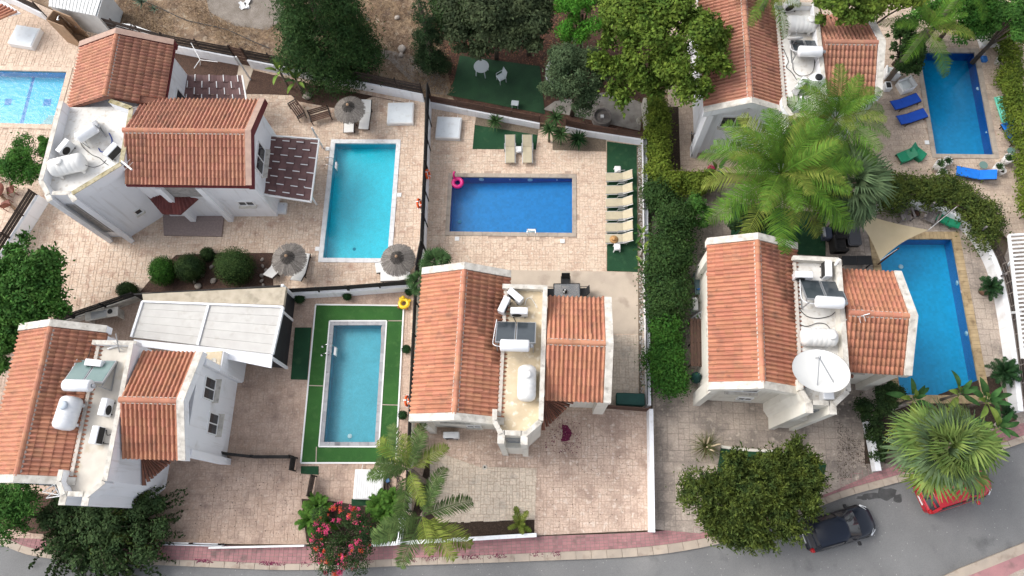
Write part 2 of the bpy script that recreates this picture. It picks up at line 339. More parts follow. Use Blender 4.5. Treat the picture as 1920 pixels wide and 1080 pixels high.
def paving(name, poly, m, holes=(), cell=.2, rot=0.0, gap=.014, z=0.0, nind=280, grout=None, sizes=((2, 2), (2, 1), (1, 2), (1, 1), (2, 3), (3, 2)), wts=(4, 3, 3, 2, 2, 2), drop=(), brick=None):
    c, s = math.cos(-rot), math.sin(-rot); L = [(c*x-s*y, s*x+c*y) for x, y in poly]
    H = [[(c*x-s*y, s*x+c*y) for x, y in h] for h in holes]; D = [[(c*x-s*y, s*x+c*y) for x, y in h] for h in drop]
    slab = struct(sheet(name, L, z, grout or m_grout, H)); slab.rotation_euler = (0, 0, rot)
    x0 = min(p[0] for p in L); x1 = max(p[0] for p in L); y0 = min(p[1] for p in L); y1 = max(p[1] for p in L)
    nx, ny = int((x1-x0)/cell)+1, int((y1-y0)/cell)+1; occ = np.zeros((ny+4, nx+4), bool); R = random.Random(hash(name) % 99 if False else len(name))
    rects = []
    if brick:
        bw, bh = brick; j = 0; yy = y0
        while yy < y1:
            xx = x0-(bw/2 if j % 2 else 0)
            while xx < x1: rects.append((xx, xx+bw, yy, yy+bh)); xx += bw
            yy += bh; j += 1
    else:
        for j in range(ny):
            for i in range(nx):
                if occ[j, i]: continue
                for t in range(5):
                    a, b = R.choices(sizes, wts)[0]
                    if not occ[j:j+b, i:i+a].any(): break
                else: a = b = 1
                occ[j:j+b, i:i+a] = True; rects.append((x0+i*cell, x0+(i+a)*cell, y0+j*cell, y0+(j+b)*cell))
    whole, mb = [], MB()
    for a, b, cc, d in rects:
        mx, my = (a+b)/2, (cc+d)/2
        if any(inpoly(mx, my, h) for h in H) or any(inpoly(mx, my, h) for h in D): continue
        g = gap/2; cs = [inpoly(px, py, L) for px, py in ((a, cc), (b, cc), (b, d), (a, d))]
        if all(cs): whole.append((mx, my, b-a-gap, d-cc-gap))
        elif any(cs) or inpoly(mx, my, L):
            q = clip_rect(L, a+g, b-g, cc+g, d-g)
            if len(q) >= 3:
                n = len(q); zz = z+.012+R.uniform(0, .004)
                mb.add([(px, py, z) for px, py in q]+[(px, py, zz) for px, py in q], [tuple(range(n, 2*n))]+[(i, (i+1) % n, n+(i+1) % n, n+i) for i in range(n)])
    # the nearest whole stones stand alone, the rest is one mesh
    wx = lambda p: (p[0]*math.cos(rot)-p[1]*math.sin(rot))**2+(p[0]*math.sin(rot)+p[1]*math.cos(rot))**2
    whole.sort(key=wx)
    for (mx, my, a, b) in whole[:nind]: inst('paving_stone', stone_mesh(a, b, m), slab, loc=(mx, my, z+R.uniform(0, .003)))
    for (mx, my, a, b) in whole[nind:]:
        x, y, i, t = a/2, b/2, .012, z+.012+R.uniform(0, .004)
        mb.add([(mx-x, my-y, z), (mx+x, my-y, z), (mx+x, my+y, z), (mx-x, my+y, z), (mx-x+i, my-y+i, t), (mx+x-i, my-y+i, t), (mx+x-i, my+y-i, t), (mx-x+i, my+y-i, t)],
               [(4, 5, 6, 7), (0, 1, 5, 4), (1, 2, 6, 5), (2, 3, 7, 6), (3, 0, 4, 7)])
    if mb.v: stuff(mb.build('paving_stone', m, slab))
    return slab
hp = lambda *ks: [rect_poly(k, .12) for k in ks]
POLY_A = PP([(150, 55), (215, 62), (320, 92), (450, 120), (610, 150), (797, 188), (790, 475), (776, 525), (545, 548), (265, 556), (150, 602), (-60, 668), (-70, 560), (0, 476), (78, 352), (120, 200)])
POLY_B = PP([(-60, 668), (150, 602), (265, 556), (545, 550), (775, 528), (760, 1010), (570, 1021), (300, 1019), (-60, 1005)])
POLY_C = PP([(808, 190), (1012, 238), (1212, 268), (1214, 600), (1216, 768), (766, 768), (772, 528), (796, 475)])
POLY_F = PP([(766, 768), (1216, 768), (1220, 994), (1005, 1004), (762, 1017)])
POLY_D = PP([(1222, 336), (1330, 342), (1500, 350), (1640, 356), (1700, 372), (1780, 405), (1835, 455), (1866, 530), (1880, 640), (1896, 770), (1862, 806), (1640, 886), (1560, 922), (1310, 1000), (1224, 992)])
POLY_T = PP([(1252, 195), (1250, -60), (2000, -60), (2000, 430), (1893, 452), (1840, 400), (1760, 345), (1640, 338), (1330, 322), (1256, 322)])
POLY_N = PP([(-140, -20), (10, -20), (100, 20), (205, 42), (150, 55), (120, 200), (78, 352), (0, 476), (-70, 560), (-160, 560)])
POLY_E = PP([(1893, 452), (2000, 430), (2000, 775), (1910, 795), (1896, 770), (1880, 640), (1868, 530)])
paving('terrace_rose', POLY_A, m_pavA, hp('A'), .17, R_(.6), drop=[rect_poly('A', .2)])
paving('terrace_pale_pink', POLY_N, m_pavN, hp('N'), .17, R_(-6), nind=200, drop=[rect_poly('N', .2)])
paving('driveway_brownish', POLY_B, m_pavB, hp('B'), .19, R_(1.2), drop=[rect_poly('B', .2)])
paving('terrace_sand', POLY_C, m_pavC, hp('C'), .17, R_(-.8), drop=[rect_poly('C', .2)])
paving('forecourt', POLY_F, m_pavF, (), .17, R_(-.8))
paving('courtyard_grey', POLY_D, m_pavD, hp('D'), .30, R_(-2), gap=.016, grout=m_groutd, drop=[rect_poly('D', .2)])
paving('terrace_square', POLY_T, m_pavT, hp('T'), rot=R_(2), brick=(.36, .36), gap=.016, nind=260, drop=[rect_poly('T', .2)])
paving('side_path', POLY_E, m_pavD, cell=.3, rot=R_(8), nind=100, grout=m_groutd)
# pale parking bay and bare slabs laid over the sand terrace
paving('parking_bay', PP([(805, 842), (902, 877), (925, 876), (1006, 878), (1003, 974), (826, 982), (803, 940)]), m_pavw, cell=.17, rot=R_(-1.), z=.02, nind=200)
paving('side_passage', PP([(1140, 628), (1198, 628), (1200, 760), (1140, 760)]), m_pavw, cell=.17, rot=R_(-1.), z=.02, nind=60)
def slab_(name, px, m, z=.03, th=.06):
    return struct(MB().prism(PP(px, z), z-th, z).build(name, m))
slab_('patio_slab', [(935, 506), (1138, 509), (1198, 511), (1198, 626), (1138, 626), (935, 570)], m_slabc, .025)

# top: dry field, path, wooded ground
m_dry = mat('dry grass earth', (.29, .21, .135), (.18, .12, .08), .9, 1., dirt=(.085, .06, .047), dscale=1.3, dlo=.46, dhi=.75, bump=1., bscale=14, fine=.35, fscale=20, dirt2=(.33, .27, .2), d2scale=2.2)
m_path = mat('gravel track', (.24, .21, .18), (.165, .14, .115), 1.4, 1., dirt=(.12, .085, .06), dscale=.9, bump=1., bscale=25, fine=.35, fscale=30)
m_wood = mat('leaf litter', (.085, .043, .030), (.045, .026, .02), 2., 1., dirt=(.12, .065, .04), dscale=3, bump=1., bscale=20, fine=.4, fscale=25)
fld = PP([(205, 40), (100, 18), (10, -22), (10, -500), (1400, -500), (1250, 262), (1212, 262), (1012, 232), (797, 182), (610, 146), (450, 116), (320, 88)])
struct(sheet('dry_field', fld, -.03, m_dry))
struct(MB().prism(PP([(375, -60), (392, 22), (440, 48), (500, 56), (540, 30), (500, -60)]), -.1, -.022).build('gravel_track', m_path)); struct(MB().prism(PP([(690, 100), (730, 112), (765, 148), (812, 176), (845, 178), (835, 150), (800, 118), (770, 104), (720, 92)]), -.1, -.021).build('gravel_patch', m_path))
struct(MB().prism(PP([(800, -200), (815, 60), (838, 130), (850, 186), (1010, 228), (1215, 262), (1250, 60), (1300, -200)]), -.1, -.018).build('wooded_ground', m_wood))
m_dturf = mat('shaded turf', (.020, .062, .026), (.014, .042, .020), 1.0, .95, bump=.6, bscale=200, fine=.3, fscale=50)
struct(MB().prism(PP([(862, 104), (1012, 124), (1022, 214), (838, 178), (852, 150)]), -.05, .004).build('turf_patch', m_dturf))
struct(MB().prism(PP([(1018, 205), (1200, 245), (1208, 195), (1150, 170), (1040, 190)]), -.05, .004).build('back_yard_slab', mat('dim concrete', (.30, .28, .25), (.2, .18, .16), 2, .95, dirt=(.12, .09, .07), dscale=1.5)))

# street
KERB = curve_pts([(-120, 1000), (0, 1022), (60, 1042), (180, 1056), (310, 1060), (400, 1064), (562, 1069), (775, 1060), (1000, 1052), (1240, 1039), (1420, 1000), (1567, 938), (1683, 905), (1790, 872), (1890, 840), (2000, 800)], 6)
KIN = curve_pts([(-120, 985), (0, 1006), (60, 1028), (180, 1044), (310, 1049), (400, 1052), (562, 1057), (775, 1046), (1000, 1037), (1240, 1022), (1420, 985), (1562, 926), (1678, 892), (1785, 860), (1882, 830), (2000, 785)], 6)
BACK = curve_pts([(-120, 960), (0, 985), (60, 1004), (180, 1015), (310, 1019), (400, 1022), (562, 1024), (775, 1020), (1000, 1006), (1240, 995), (1400, 965), (1548, 905), (1660, 868), (1760, 840), (1858, 806), (2000, 750)], 6)
m_asph = mat('asphalt', (.185, .185, .183), (.15, .15, .149), .5, .9, dirt=(.225, .222, .215), dscale=.25, bump=.5, bscale=60, fine=.14, fscale=35, dirt2=(.10, .10, .10), d2scale=.9, d2lo=.6, d2hi=.8)
m_pink = mat('pink paving', (.37, .185, .185), (.29, .15, .155), 1.1, .9, vary=.10, dirt=(.17, .11, .105), dscale=1.4, dlo=.55, dhi=.72, fine=.1)
m_kerb = mat('kerb concrete', (.42, .35, .28), (.34, .29, .24), 1.2, .9, vary=.06, dirt=(.26, .20, .16), dscale=2., bump=.2)
struct(MB().prism(PP(KERB, -.13)+[(60, -40), (-60, -40)], -.24, -.13).build('road', m_asph))
walk = struct(MB().prism(PP(KIN, 0)+PP(BACK[::-1], 0), -.2, -.004).build('pavement', m_groutd))
def strip(i, A, B, t): return ((1-t)*A[i][0]+t*B[i][0], (1-t)*A[i][1]+t*B[i][1])
Ki, Bi, Ko = PP(KIN, 0), PP(BACK, 0), PP(KERB, 0)
def resample(pts, step):
    pts = [np.array(p) for p in pts]; d = [0]
    for a, b in zip(pts, pts[1:]): d.append(d[-1]+np.linalg.norm(b-a))
    out = []; s_ = 0; i = 0
    while s_ < d[-1]:
        while d[i+1] < s_: i += 1
        t = (s_-d[i])/(d[i+1]-d[i]); out.append(pts[i]*(1-t)+pts[i+1]*t); s_ += step
    return out
# pink paviors across the footway: short rows
mbp = MB(); npav = 0
ki = resample(Ki, .24); nrow = 5
bi = [np.array(p) for p in Bi]
def nearest(p): return min(bi, key=lambda q: (q[0]-p[0])**2+(q[1]-p[1])**2)
def on_line(p, pts):
    best = None
    for a, b in zip(pts, pts[1:]):
        a = np.array(a); b = np.array(b); t = np.clip(((p-a) @ (b-a))/((b-a) @ (b-a)), 0, 1); q = a+t*(b-a); dd = np.linalg.norm(p-q)
        if best is None or dd < best[0]: best = (dd, q)
    return best[1]
bq = [on_line(np.array(p), Bi) for p in ki]
cand = []
for i in range(len(ki)-1):
    for r in range(nrow):
        t0, t1 = r/nrow+.012, (r+1)/nrow-.012
        q = [ki[i]*(1-t0)+bq[i]*t0, ki[i+1]*(1-t0)+bq[i+1]*t0, ki[i+1]*(1-t1)+bq[i+1]*t1, ki[i]*(1-t1)+bq[i]*t1]
        q = [q[0]*.96+q[1]*.04, q[1]*.96+q[0]*.04, q[2]*.96+q[3]*.04, q[3]*.96+q[2]*.04]; cand.append(q)
for k, q in enumerate(sorted(cand, key=lambda q: q[0] @ q[0])):
    z1 = .006+random.uniform(0, .004); vs_ = [(x, y, -.004) for x, y in q]+[(x, y, z1) for x, y in q]
    fs_ = [(4, 5, 6, 7), (0, 1, 5, 4), (1, 2, 6, 5), (2, 3, 7, 6), (3, 0, 4, 7)]
    if k < 280: MB().add(vs_, fs_).build('pavior', m_pink, walk)
    else: mbp.add(vs_, fs_)
stuff(mbp.build('pavior', m_pink, walk))
kerb = struct(MB().prism(PP(KERB, 0)+PP(KIN[::-1], 0), -.2, -.03).build('kerb', m_kerb))
ko = resample(Ko, .8)
for i in range(len(ko)-1):
    a, b = ko[i]*.985+ko[i+1]*.015, ko[i+1]*.985+ko[i]*.015; c_, d_ = on_line(b, Ki), on_line(a, Ki)
    c_ = c_*.98+b*.02; d_ = d_*.98+a*.02
    MB().prism([a, b, c_, d_], -.19, .004+random.uniform(0, .004)).build('kerb_stone', m_kerb, kerb)
# far side of the street
FK = PP([(1750, 1090), (1800, 1066), (1860, 1042), (1930, 1014), (2000, 985)], 0); FI = PP([(1790, 1090), (1830, 1074), (1875, 1056), (1930, 1034), (2000, 1004)], 0)
FB = PP([(1850, 1100), (1870, 1090), (1905, 1072), (1940, 1058), (2010, 1030)], 0)
struct(MB().prism(FK+FI[::-1], -.2, .0).build('far_kerb', m_kerb))
struct(MB().prism(FI+FB[::-1], -.2, -.004).build('far_pavement', m_pink))
struct(MB().prism(FB+PP([(2050, 1050), (2050, 1200), (1850, 1200)], 0), -.2, -.008).build('far_paving', m_pavD))
# damp patch on the asphalt
_R = random.Random(4)
for _n, (_cx, _cy, _rx, _ry) in enumerate(((1662, 926, 22, 12), (1640, 930, 20, 7), (1684, 935, 10, 10), (1618, 933, 12, 4))):
    _q = curve_pts([(_cx+_rx*math.cos(t*.52)*_R.uniform(.65, 1.2), _cy+_ry*math.sin(t*.52)*_R.uniform(.65, 1.2)) for t in range(12)], 3)
    struct(sheet('damp_patch', PP(_q, -.125), -.1255+.0006*_n, mat('damp asphalt', (.075, .075, .075), (.05, .05, .05), 3, .6, dirt=(.13, .13, .13), dscale=4)))
# beds and lawns
def bed(name, px, m, z=.035): return struct(MB().prism(PP(px, z), -.05, z).build(name, m))
bed('mulch_bed', [(322, 92), (450, 121), (470, 130), (585, 158), (780, 196), (725, 186), (700, 180), (640, 205), (560, 190), (545, 178), (478, 176), (345, 176)], m_mulch)
bed('mulch_border', [(262, 548), (285, 520), (330, 478), (420, 474), (512, 474), (512, 538), (400, 545)], m_mulch)
bed('stepping_path', [(448, 120), (476, 126), (462, 168), (440, 172)], m_slabc, .05)
bed('gravel_bed_upper', [(893, 218), (1010, 240), (1008, 254), (890, 234)], m_gravel)
bed('gravel_bed_corner', [(1036, 252), (1100, 252), (1136, 262), (1136, 284), (1036, 281)], m_gravel)
bed('lawn_loungers', [(890, 234), (1008, 253), (1005, 280), (886, 279)], m_turfd, .04)
bed('lawn_side', [(1138, 265), (1200, 273), (1196, 510), (1138, 508)], m_turfd, .04)
bed('pebble_strip', [(1194, 275), (1204, 275), (1204, 742), (1198, 742)], m_gravel, .05)
bed('planting_bed_front', [(760, 1012), (806, 840), (806, 958), (822, 980), (1002, 974), (1002, 1004), (830, 1010)], m_soil)
bed('lawn_courtyard', [(1372, 380), (1548, 400), (1548, 480), (1370, 470)], m_turfd, .04)
bed('lawn_verge', [(1352, 838), (1400, 842), (1482, 846), (1550, 870), (1540, 915), (1400, 950), (1350, 930), (1345, 880)], m_turfd, .05)
bed('soil_gap', [(1252, 200), (1272, 200), (1276, 318), (1256, 318)], m_soil)
bed('planting_bed_corner', [(1620, 790), (1870, 700), (1892, 770), (1850, 806), (1660, 866), (1622, 870)], m_soil)
bed('planting_bed_street', [(-60, 905), (105, 930), (290, 985), (290, 1015), (60, 1000), (-60, 975)], m_mulch)
bed('planting_bed_fern', [(565, 935), (625, 940), (690, 950), (756, 940), (752, 1010), (575, 1018)], m_soil)
# turf frame round the lower pool, with pale edging strips
inn = rect_poly('B', .22)
def turf_ring():
    out = PP([(592, 571), (757, 573), (742, 868), (564, 868)], .05)
    o = struct(sheet('pool_lawn', out, .05, m_turf, [inn]))
    for a, b in zip(out, out[1:]+out[:1]): MB().wallseg(a, b, .08, -.02, .075).build('edging', m_plastic, o)
    for a, b in zip(inn, inn[1:]+inn[:1]): MB().wallseg(a, b, .07, -.02, .08).build('edging', m_plastic, o)
    for p, q in (((728, 602), (757, 602)), ((577, 723), (606, 724)), ((717, 759), (747, 760)), ((594, 838), (593, 868))):
        MB().wallseg(P(*p), P(*q), .05, .02, .07).build('edging', m_kerb, o)
turf_ring()
bed('turf_mat', [(553, 614), (584, 614), (576, 712), (545, 711)], m_turfd, .05)
bed('turf_step', [(564, 874), (597, 874), (597, 890), (564, 888)], m_turfd, .05)
bed('turf_square', [(659, 935), (690, 935), (690, 948), (659, 948)], m_turfd, .05)
bed('door_platform', [(305, 402), (420, 400), (415, 443), (307, 441)], mat('grey pink mat', (.26, .205, .19), (.21, .165, .155), 9, .95, fine=.2), .12)

# ================================================================== POOLS
m_water = water_mat('pool water', (.80, .97, 1.0))
def pool(key, label, floor_c, coping_m, zf, cw=.32, zr=None, split=.55, wall_shade=None):
    (cx, cy), w_, h_, a = POOLS[key]; root = thing('swimming_pool', label, 'pool', (cx, cy, 0), a)
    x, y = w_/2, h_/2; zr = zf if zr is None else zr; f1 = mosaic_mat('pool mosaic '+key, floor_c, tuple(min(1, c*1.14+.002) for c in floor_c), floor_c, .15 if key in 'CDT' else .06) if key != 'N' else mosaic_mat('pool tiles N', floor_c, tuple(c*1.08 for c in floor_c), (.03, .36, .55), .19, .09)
    wallm = mosaic_mat('shaded pool wall mosaic '+key, wall_shade, tuple(c*1.3 for c in wall_shade), wall_shade) if wall_shade else f1  # basin walls catch less light: that shade is put into a darker mosaic colour
    MB().add([(-x, -y, zf), (x, -y, zr), (x, y, zr), (-x, y, zf)], [(0, 1, 2, 3)]).build('basin_floor', f1, root)
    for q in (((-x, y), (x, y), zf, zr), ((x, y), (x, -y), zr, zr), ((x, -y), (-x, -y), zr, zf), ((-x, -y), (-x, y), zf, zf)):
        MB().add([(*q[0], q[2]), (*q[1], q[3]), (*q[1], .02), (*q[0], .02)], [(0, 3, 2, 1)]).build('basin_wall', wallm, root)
    MB().add([(-x, -y, -.07), (x, -y, -.07), (x, y, -.07), (-x, y, -.07)], [(0, 1, 2, 3)]).build('water', m_water, root)
    n1 = max(2, round((w_+2*cw)/split)); n2 = max(2, round(h_/split)); g = .006
    for sgn in (-1, 1):
        for i in range(n1):
            l = (w_+2*cw)/n1; x0 = -x-cw+i*l
            MB().box(x0+g, x0+l-g, (y-.03) if sgn > 0 else (-y-cw), (y+cw) if sgn > 0 else (-y+.03), -.1, .05+random.uniform(0, .004)).build('coping_stone', coping_m, root)
        for i in range(n2):
            l = (h_-.06)/n2; y0 = -y+.03+i*l
            MB().box((x-.03) if sgn > 0 else (-x-cw), (x+cw) if sgn > 0 else (-x+.03), y0+g, y0+l-g, -.1, .05+random.uniform(0, .004)).build('coping_stone', coping_m, root)
    return root, x, y
m_copw = mat('white marble coping', (.68, .68, .67), (.60, .60, .60), 3, .6, vary=.04, dirt=(.5, .49, .47), dscale=4)
m_copg = mat('grey slab coping', (.36, .36, .37), (.28, .28, .29), 3, .7, vary=.12, dirt=(.16, .16, .17), dscale=1.6, dlo=.6, dhi=.7)
m_cops = mat('sandy coping', (.40, .34, .28), (.33, .28, .23), 3, .8, vary=.04, dirt=(.24, .2, .17), dscale=2)
m_copb = mat('sandstone brick coping', (.44, .33, .19), (.34, .25, .14), 3, .8, vary=.12, dirt=(.2, .14, .08), dscale=3)
pA, ax_, ay_ = pool('A', 'turquoise pool with white marble coping beside the slatted pergola', (.025, .58, .67), m_copw, -.75, .24, wall_shade=(.03, .38, .48))
pB, bx_, by_ = pool('B', 'pale blue pool with grey slab coping framed by bright green turf', (.08, .37, .44), m_copg, -.8, .2, wall_shade=(.07, .30, .40))
pC, cx_, cy_ = pool('C', 'deep blue wide pool with a pink ring floating in its corner', (.000, .20, .50), m_cops, -1.0, .22, zr=-.6, wall_shade=(.003, .07, .30))
pD, dx_, dy_ = pool('D', 'sky blue pool partly covered by the sand coloured shade sail', (.000, .33, .57), m_copb, -.95, .42, split=.22, wall_shade=(.006, .14, .36))
pT, tx_, ty_ = pool('T', 'blue mosaic pool with blue loungers on both long sides', (.000, .245, .47), m_cops, -.9, .24, wall_shade=(.006, .09, .33))
pN, nx_, ny_ = pool('N', 'light tiled pool with dark blue lane line at the left edge', (.02, .47, .64), m_pavN, -.75, .3, wall_shade=(.02, .33, .62))
m_lane = mat('dark blue tile', (.01, .20, .50), None, rough=.3)
def lane(px):
    m = MB(); q = [P(x, y, -.745) for x, y in px]; Mi = pN.matrix_basis
    iv = (Matrix.Translation(pN.location) @ Matrix.Rotation(pN.rotation_euler[2], 4, 'Z')).inverted()
    m.prism([tuple((iv @ Vector((*p, 0)))[:2]) for p in q], -.75, -.742); m.build('lane_marking', m_lane, pN)
lane([(61, 144), (66, 144), (44, 231), (37, 231)]); lane([(10, 185), (23, 185), (20, 197), (8, 197)]); lane([(83, 186), (97, 186), (95, 198), (80, 198)])
for i in range(4):
    MB().box(nx_-.95, nx_-.02, -ny_+.02+i*.26, -ny_+.27+i*.26, -.74, -.2-.13*i).build('step', mat('pool step', (.42, .55, .55)), pN)
# entry steps in pool A (pale shelf) and fittings
def disc(par, x, y, z, r, m, name, h=.02, rx=0, rz=0):
    M = Matrix.Translation((x, y, z)) @ Matrix.Rotation(rz, 4, 'Z') @ Matrix.Rotation(rx, 4, 'X')
    return MB().lathe([(r, 0), (r, h), (r*.7, h*1.4)], 14, M).build(name, m, par, True)
disc(pB, -.2, -by_+.45, -.79, .13, m_plastic, 'drain'); disc(pC, -cx_+.5, -.75, -.95, .12, mat('drain blue', (.12, .4, .6)), 'drain'); disc(pD, -.55, dy_-1.4, -.94, .14, m_plastic, 'drain'); disc(pT, .2, -ty_+.4, -.89, .12, m_plastic, 'drain')
disc(pA, -.3, -ay_+.9, -.74, .10, mat('drain teal', (.02, .3, .4)), 'drain')
for xx in (-1.9, 1.1): disc(pC, xx, cy_-.005, -.32, .16, m_steelw, 'pool_lamp', .04, R_(90))
for xx in (-.15, 2.75): disc(pC, xx, cy_-.005, -.3, .05, m_steelw, 'nozzle', .03, R_(90))
for k, yy in ((pT, 1.2), (pT, -1.9)): disc(k, tx_-.005, yy, -.35, .12 if yy > 0 else .06, m_steelw, 'pool_lamp', .04, 0, 0).rotation_euler
for yy in (2.0, -1.0): disc(pD, dx_-.01, yy, -.35, .15, m_steelw, 'pool_lamp', .04, R_(90), R_(90))
# skimmer lids
def skim(par, x, y): MB().bbox(x, y, .035, .26, .26, .05, .01).build('skimmer_lid', m_plastic, par)
skim(pC, -cx_+.52, -cy_-.42); skim(pC, cx_-.6, -cy_-.5); skim(pA, -ax_-.36, -ay_+.6); skim(pA, -ax_-.4, ay_-.42); skim(pT, -tx_-.4, -ty_+.8); skim(pA, ax_+.4, .3)
# ladders
def ladder(par, x, y, rz, wd=.42, n=2):
    M = Matrix.Translation((x, y, 0)) @ Matrix.Rotation(rz, 4, 'Z'); o = MB()
    for s in (-wd/2, wd/2):
        pts = [(s, -.45, .05), (s, -.42, .32), (s, -.28, .5), (s, -.05, .55), (s, .14, .42), (s, .2, .1), (s, .2, -.5)]
        o.tube([M @ Vector(p) for p in curve_pts(pts, 4)], .025, 6)
    l = o.build('ladder', m_chrome, par, True)
    for i in range(n): MB().add([M @ Vector(v) for v in ((-wd/2, .15, -.02-.25*i), (wd/2, .15, -.02-.25*i), (wd/2, .28, -.02-.25*i), (-wd/2, .28, -.02-.25*i))], [(0, 1, 2, 3)]).build('tread', m_plastic, l)
ladder(pC, 1.25, -cy_, 0, .5); ladder(pA, -ax_, ay_-1.55, R_(-90), .5); ladder(pB, -bx_, by_-1.55, R_(-90), .5)
for s in (-.25, .25): disc(pB, -bx_-.5, by_-1.55+s, .06, .06, m_plastic, 'ladder_anchor')

# ================================================================== WALLS AND FENCES
def fence(label, pts, wall_h=.9, wall_t=.2, top=1.9, slats=7, st=.025, mw=None, ms=None, panel=2.0, name='garden_fence', cat='fence', off=0.0, posts=True, cap=None, slat_gap=.25, stagger=True):
    """rendered dwarf wall with a slatted screen on top; pts are ground positions"""
    mw = mw or m_white; ms = ms or m_darkwood
    x0, y0 = pts[0]; root = thing(name, label, cat, (x0, y0, 0)); pts = [(x-x0, y-y0) for x, y in pts]
    for a, b in zip(pts, pts[1:]):
        if wall_h > 0:
            MB().wallseg(a, b, wall_t, -.1, wall_h).build('wall', mw, root)
            if cap: MB().wallseg(a, b, wall_t+.06, wall_h+.002, wall_h+.06).build('coping', cap, root)
        if slats <= 0: continue
        l = math.hypot(b[0]-a[0], b[1]-a[1]); n = max(1, round(l/panel)); ux, uy = (b[0]-a[0])/l, (b[1]-a[1])/l; ox, oy = -uy*off, ux*off
        zb = max(wall_h+.04, .1); step = (top-zb)/slats
        for i in range(n):
            s0, s1 = l*i/n+.03, l*(i+1)/n-.03; A = (a[0]+ux*s0+ox, a[1]+uy*s0+oy); B = (a[0]+ux*s1+ox, a[1]+uy*s1+oy)
            for k in range(slats):
                z0 = zb+k*step; sh = .012 if (k % 2 and stagger) else 0
                MB().wallseg((A[0]-uy*sh, A[1]+ux*sh), (B[0]-uy*sh, B[1]+ux*sh), st, z0, z0+step*(1-slat_gap)).build('slat', ms, root)
        if posts:
            for i in range(n+1):
                s0 = min(max(l*i/n, .03), l-.03); c_ = (a[0]+ux*s0+ox-uy*.05, a[1]+uy*s0+oy+ux*.05)
                MB().cbox(c_[0], c_[1], (top+.06)/2, .07, .07, top+.06, math.atan2(uy, ux)).build('post', ms, root)
    return root
fence('dark slatted fence on white wall behind the mulch bed and pine', PP([(325, 97), (449, 121)]), .85, top=1.9, slats=6)
fence('dark slatted fence on white wall in the shade of the big pine', PP([(473, 126), (610, 153), (702, 171), (796, 190)]), .85, top=1.9, slats=6)
g_ = fence('narrow dark slatted gate between two stretches of white wall', PP([(450, 121), (472, 126)]), 0, top=1.95, slats=10, panel=1.2, name='garden_gate', cat='gate', ms=m_brownwood)
fence('tall dark screen on white wall between turquoise pool and deep blue pool', PP([(807, 192), (802, 330), (796, 475), (787, 520)]), .95, top=2.15, slats=9, ms=m_dark, off=.06, st=.05)
fence('dark screen on cream wall along the left eaves of the middle house', PP([(786, 522), (778, 700), (768, 960)]), .95, top=1.95, slats=8, ms=m_dark, off=.06, st=.05, mw=m_cream)
fence('black slatted fence on white wall above the bright green pool lawn', PP([(776, 543), (660, 552), (552, 558)]), .8, top=1.55, slats=6, ms=m_dark, off=-.05)
fence('low black slatted fence behind the sink at the end of the shed', PP([(268, 560), (150, 600), (-40, 665)]), .6, top=1.3, slats=5, ms=m_dark, mw=m_cap)
fence('brown boarded fence on white wall behind the two beige loungers', PP([(809, 201), (1012, 240)]), .62, top=1.35, slats=4, ms=m_brownwood, slat_gap=.06, cap=None)
fence('brown boarded fence on white wall behind the corner gravel bed', PP([(1060, 246), (1098, 254), (1210, 271)]), .62, top=1.35, slats=4, ms=m_brownwood, slat_gap=.06)
fence('white wall with black mesh strip beside six beige loungers and pebbles', PP([(1206, 272), (1209, 500), (1213, 765)]), .9, .2, top=1.15, slats=1, ms=m_dark, off=-.12, slat_gap=.1, posts=False)
fence('white gate wall along the right side of the forecourt', PP([(1216, 772), (1219, 998)]), 1.0, .22, slats=0, name='boundary_wall', cat='wall')
fence('brown boarded fence between middle house and white wall near green box', PP([(1116, 765), (1214, 772)]), 0, top=1.2, slats=5, ms=m_brownwood, slat_gap=.08)
fence('slatted fence on white wall beside the diamond shaped bay', PP([(90, 378), (40, 458), (-10, 540)]), 1.0, top=1.75, slats=6, ms=m_darkwood, off=-.1)
fence('dark slatted fence behind the tan shower cabin', PP([(-40, -12), (30, 8), (92, 38)]), .8, top=1.7, slats=6)
fence('short dark slatted fence beside the corrugated shed', PP([(150, 52), (190, 60)]), .8, top=1.7, slats=6)
fence('dark slatted fence over the white utility boxes', PP([(190, 60), (325, 97)]), .3, top=1.9, slats=7)
fence('ragged dark hedge screen across the brownish driveway', PP([(426, 852), (480, 858), (551, 858)]), 0, top=.75, slats=5, ms=m_dark, st=.12, slat_gap=.05)
fence('dark slatted side screen at the driveway step', PP([(556, 858), (552, 884)]), 0, top=1.0, slats=7, ms=m_dark)
fence('dark slatted gate with pale gaps beside the fern bed', PP([(592, 892), (584, 932)]), 0, top=1.0, slats=7, ms=m_darkwood, slat_gap=.4)
fence('low white front wall below the dark planting bed', PP([(820, 1014), (1006, 1003)]), .55, .2, slats=0, name='boundary_wall', cat='wall')
fence('low white front wall under the leaning palm', PP([(700, 1021), (820, 1014)]), .55, .2, slats=0, name='boundary_wall', cat='wall')
fence('white sliding gate rail along the front of the brownish driveway', PP([(396, 1027), (574, 1023)]), .35, .1, slats=0, name='sliding_gate', cat='gate', mw=m_plastic)
fence('black and white gate panel by the dark feathery bush', PP([(310, 1019), (420, 1022)]), .3, .16, top=.62, slats=2, ms=m_dark, name='gate_panel', cat='gate')
fence('small white wall stub between two properties near the leaning palm', PP([(758, 965), (752, 1016)]), .9, .2, slats=0, name='boundary_wall', cat='wall')
fence('white wall piers behind the fan palm at the street corner', PP([(1622, 792), (1640, 884)]), .5, .3, slats=0, name='boundary_wall', cat='wall')
cw = curve_pts(PP([(1640, 392), (1700, 388), (1762, 402), (1812, 436), (1848, 492), (1868, 560), (1884, 660), (1897, 775)]), 4)
fence('curved white wall with dark rails wrapping round the sky blue pool', cw, .8, .28, top=1.35, slats=4, ms=m_darkwood, panel=3, posts=False, slat_gap=.4, off=.2)
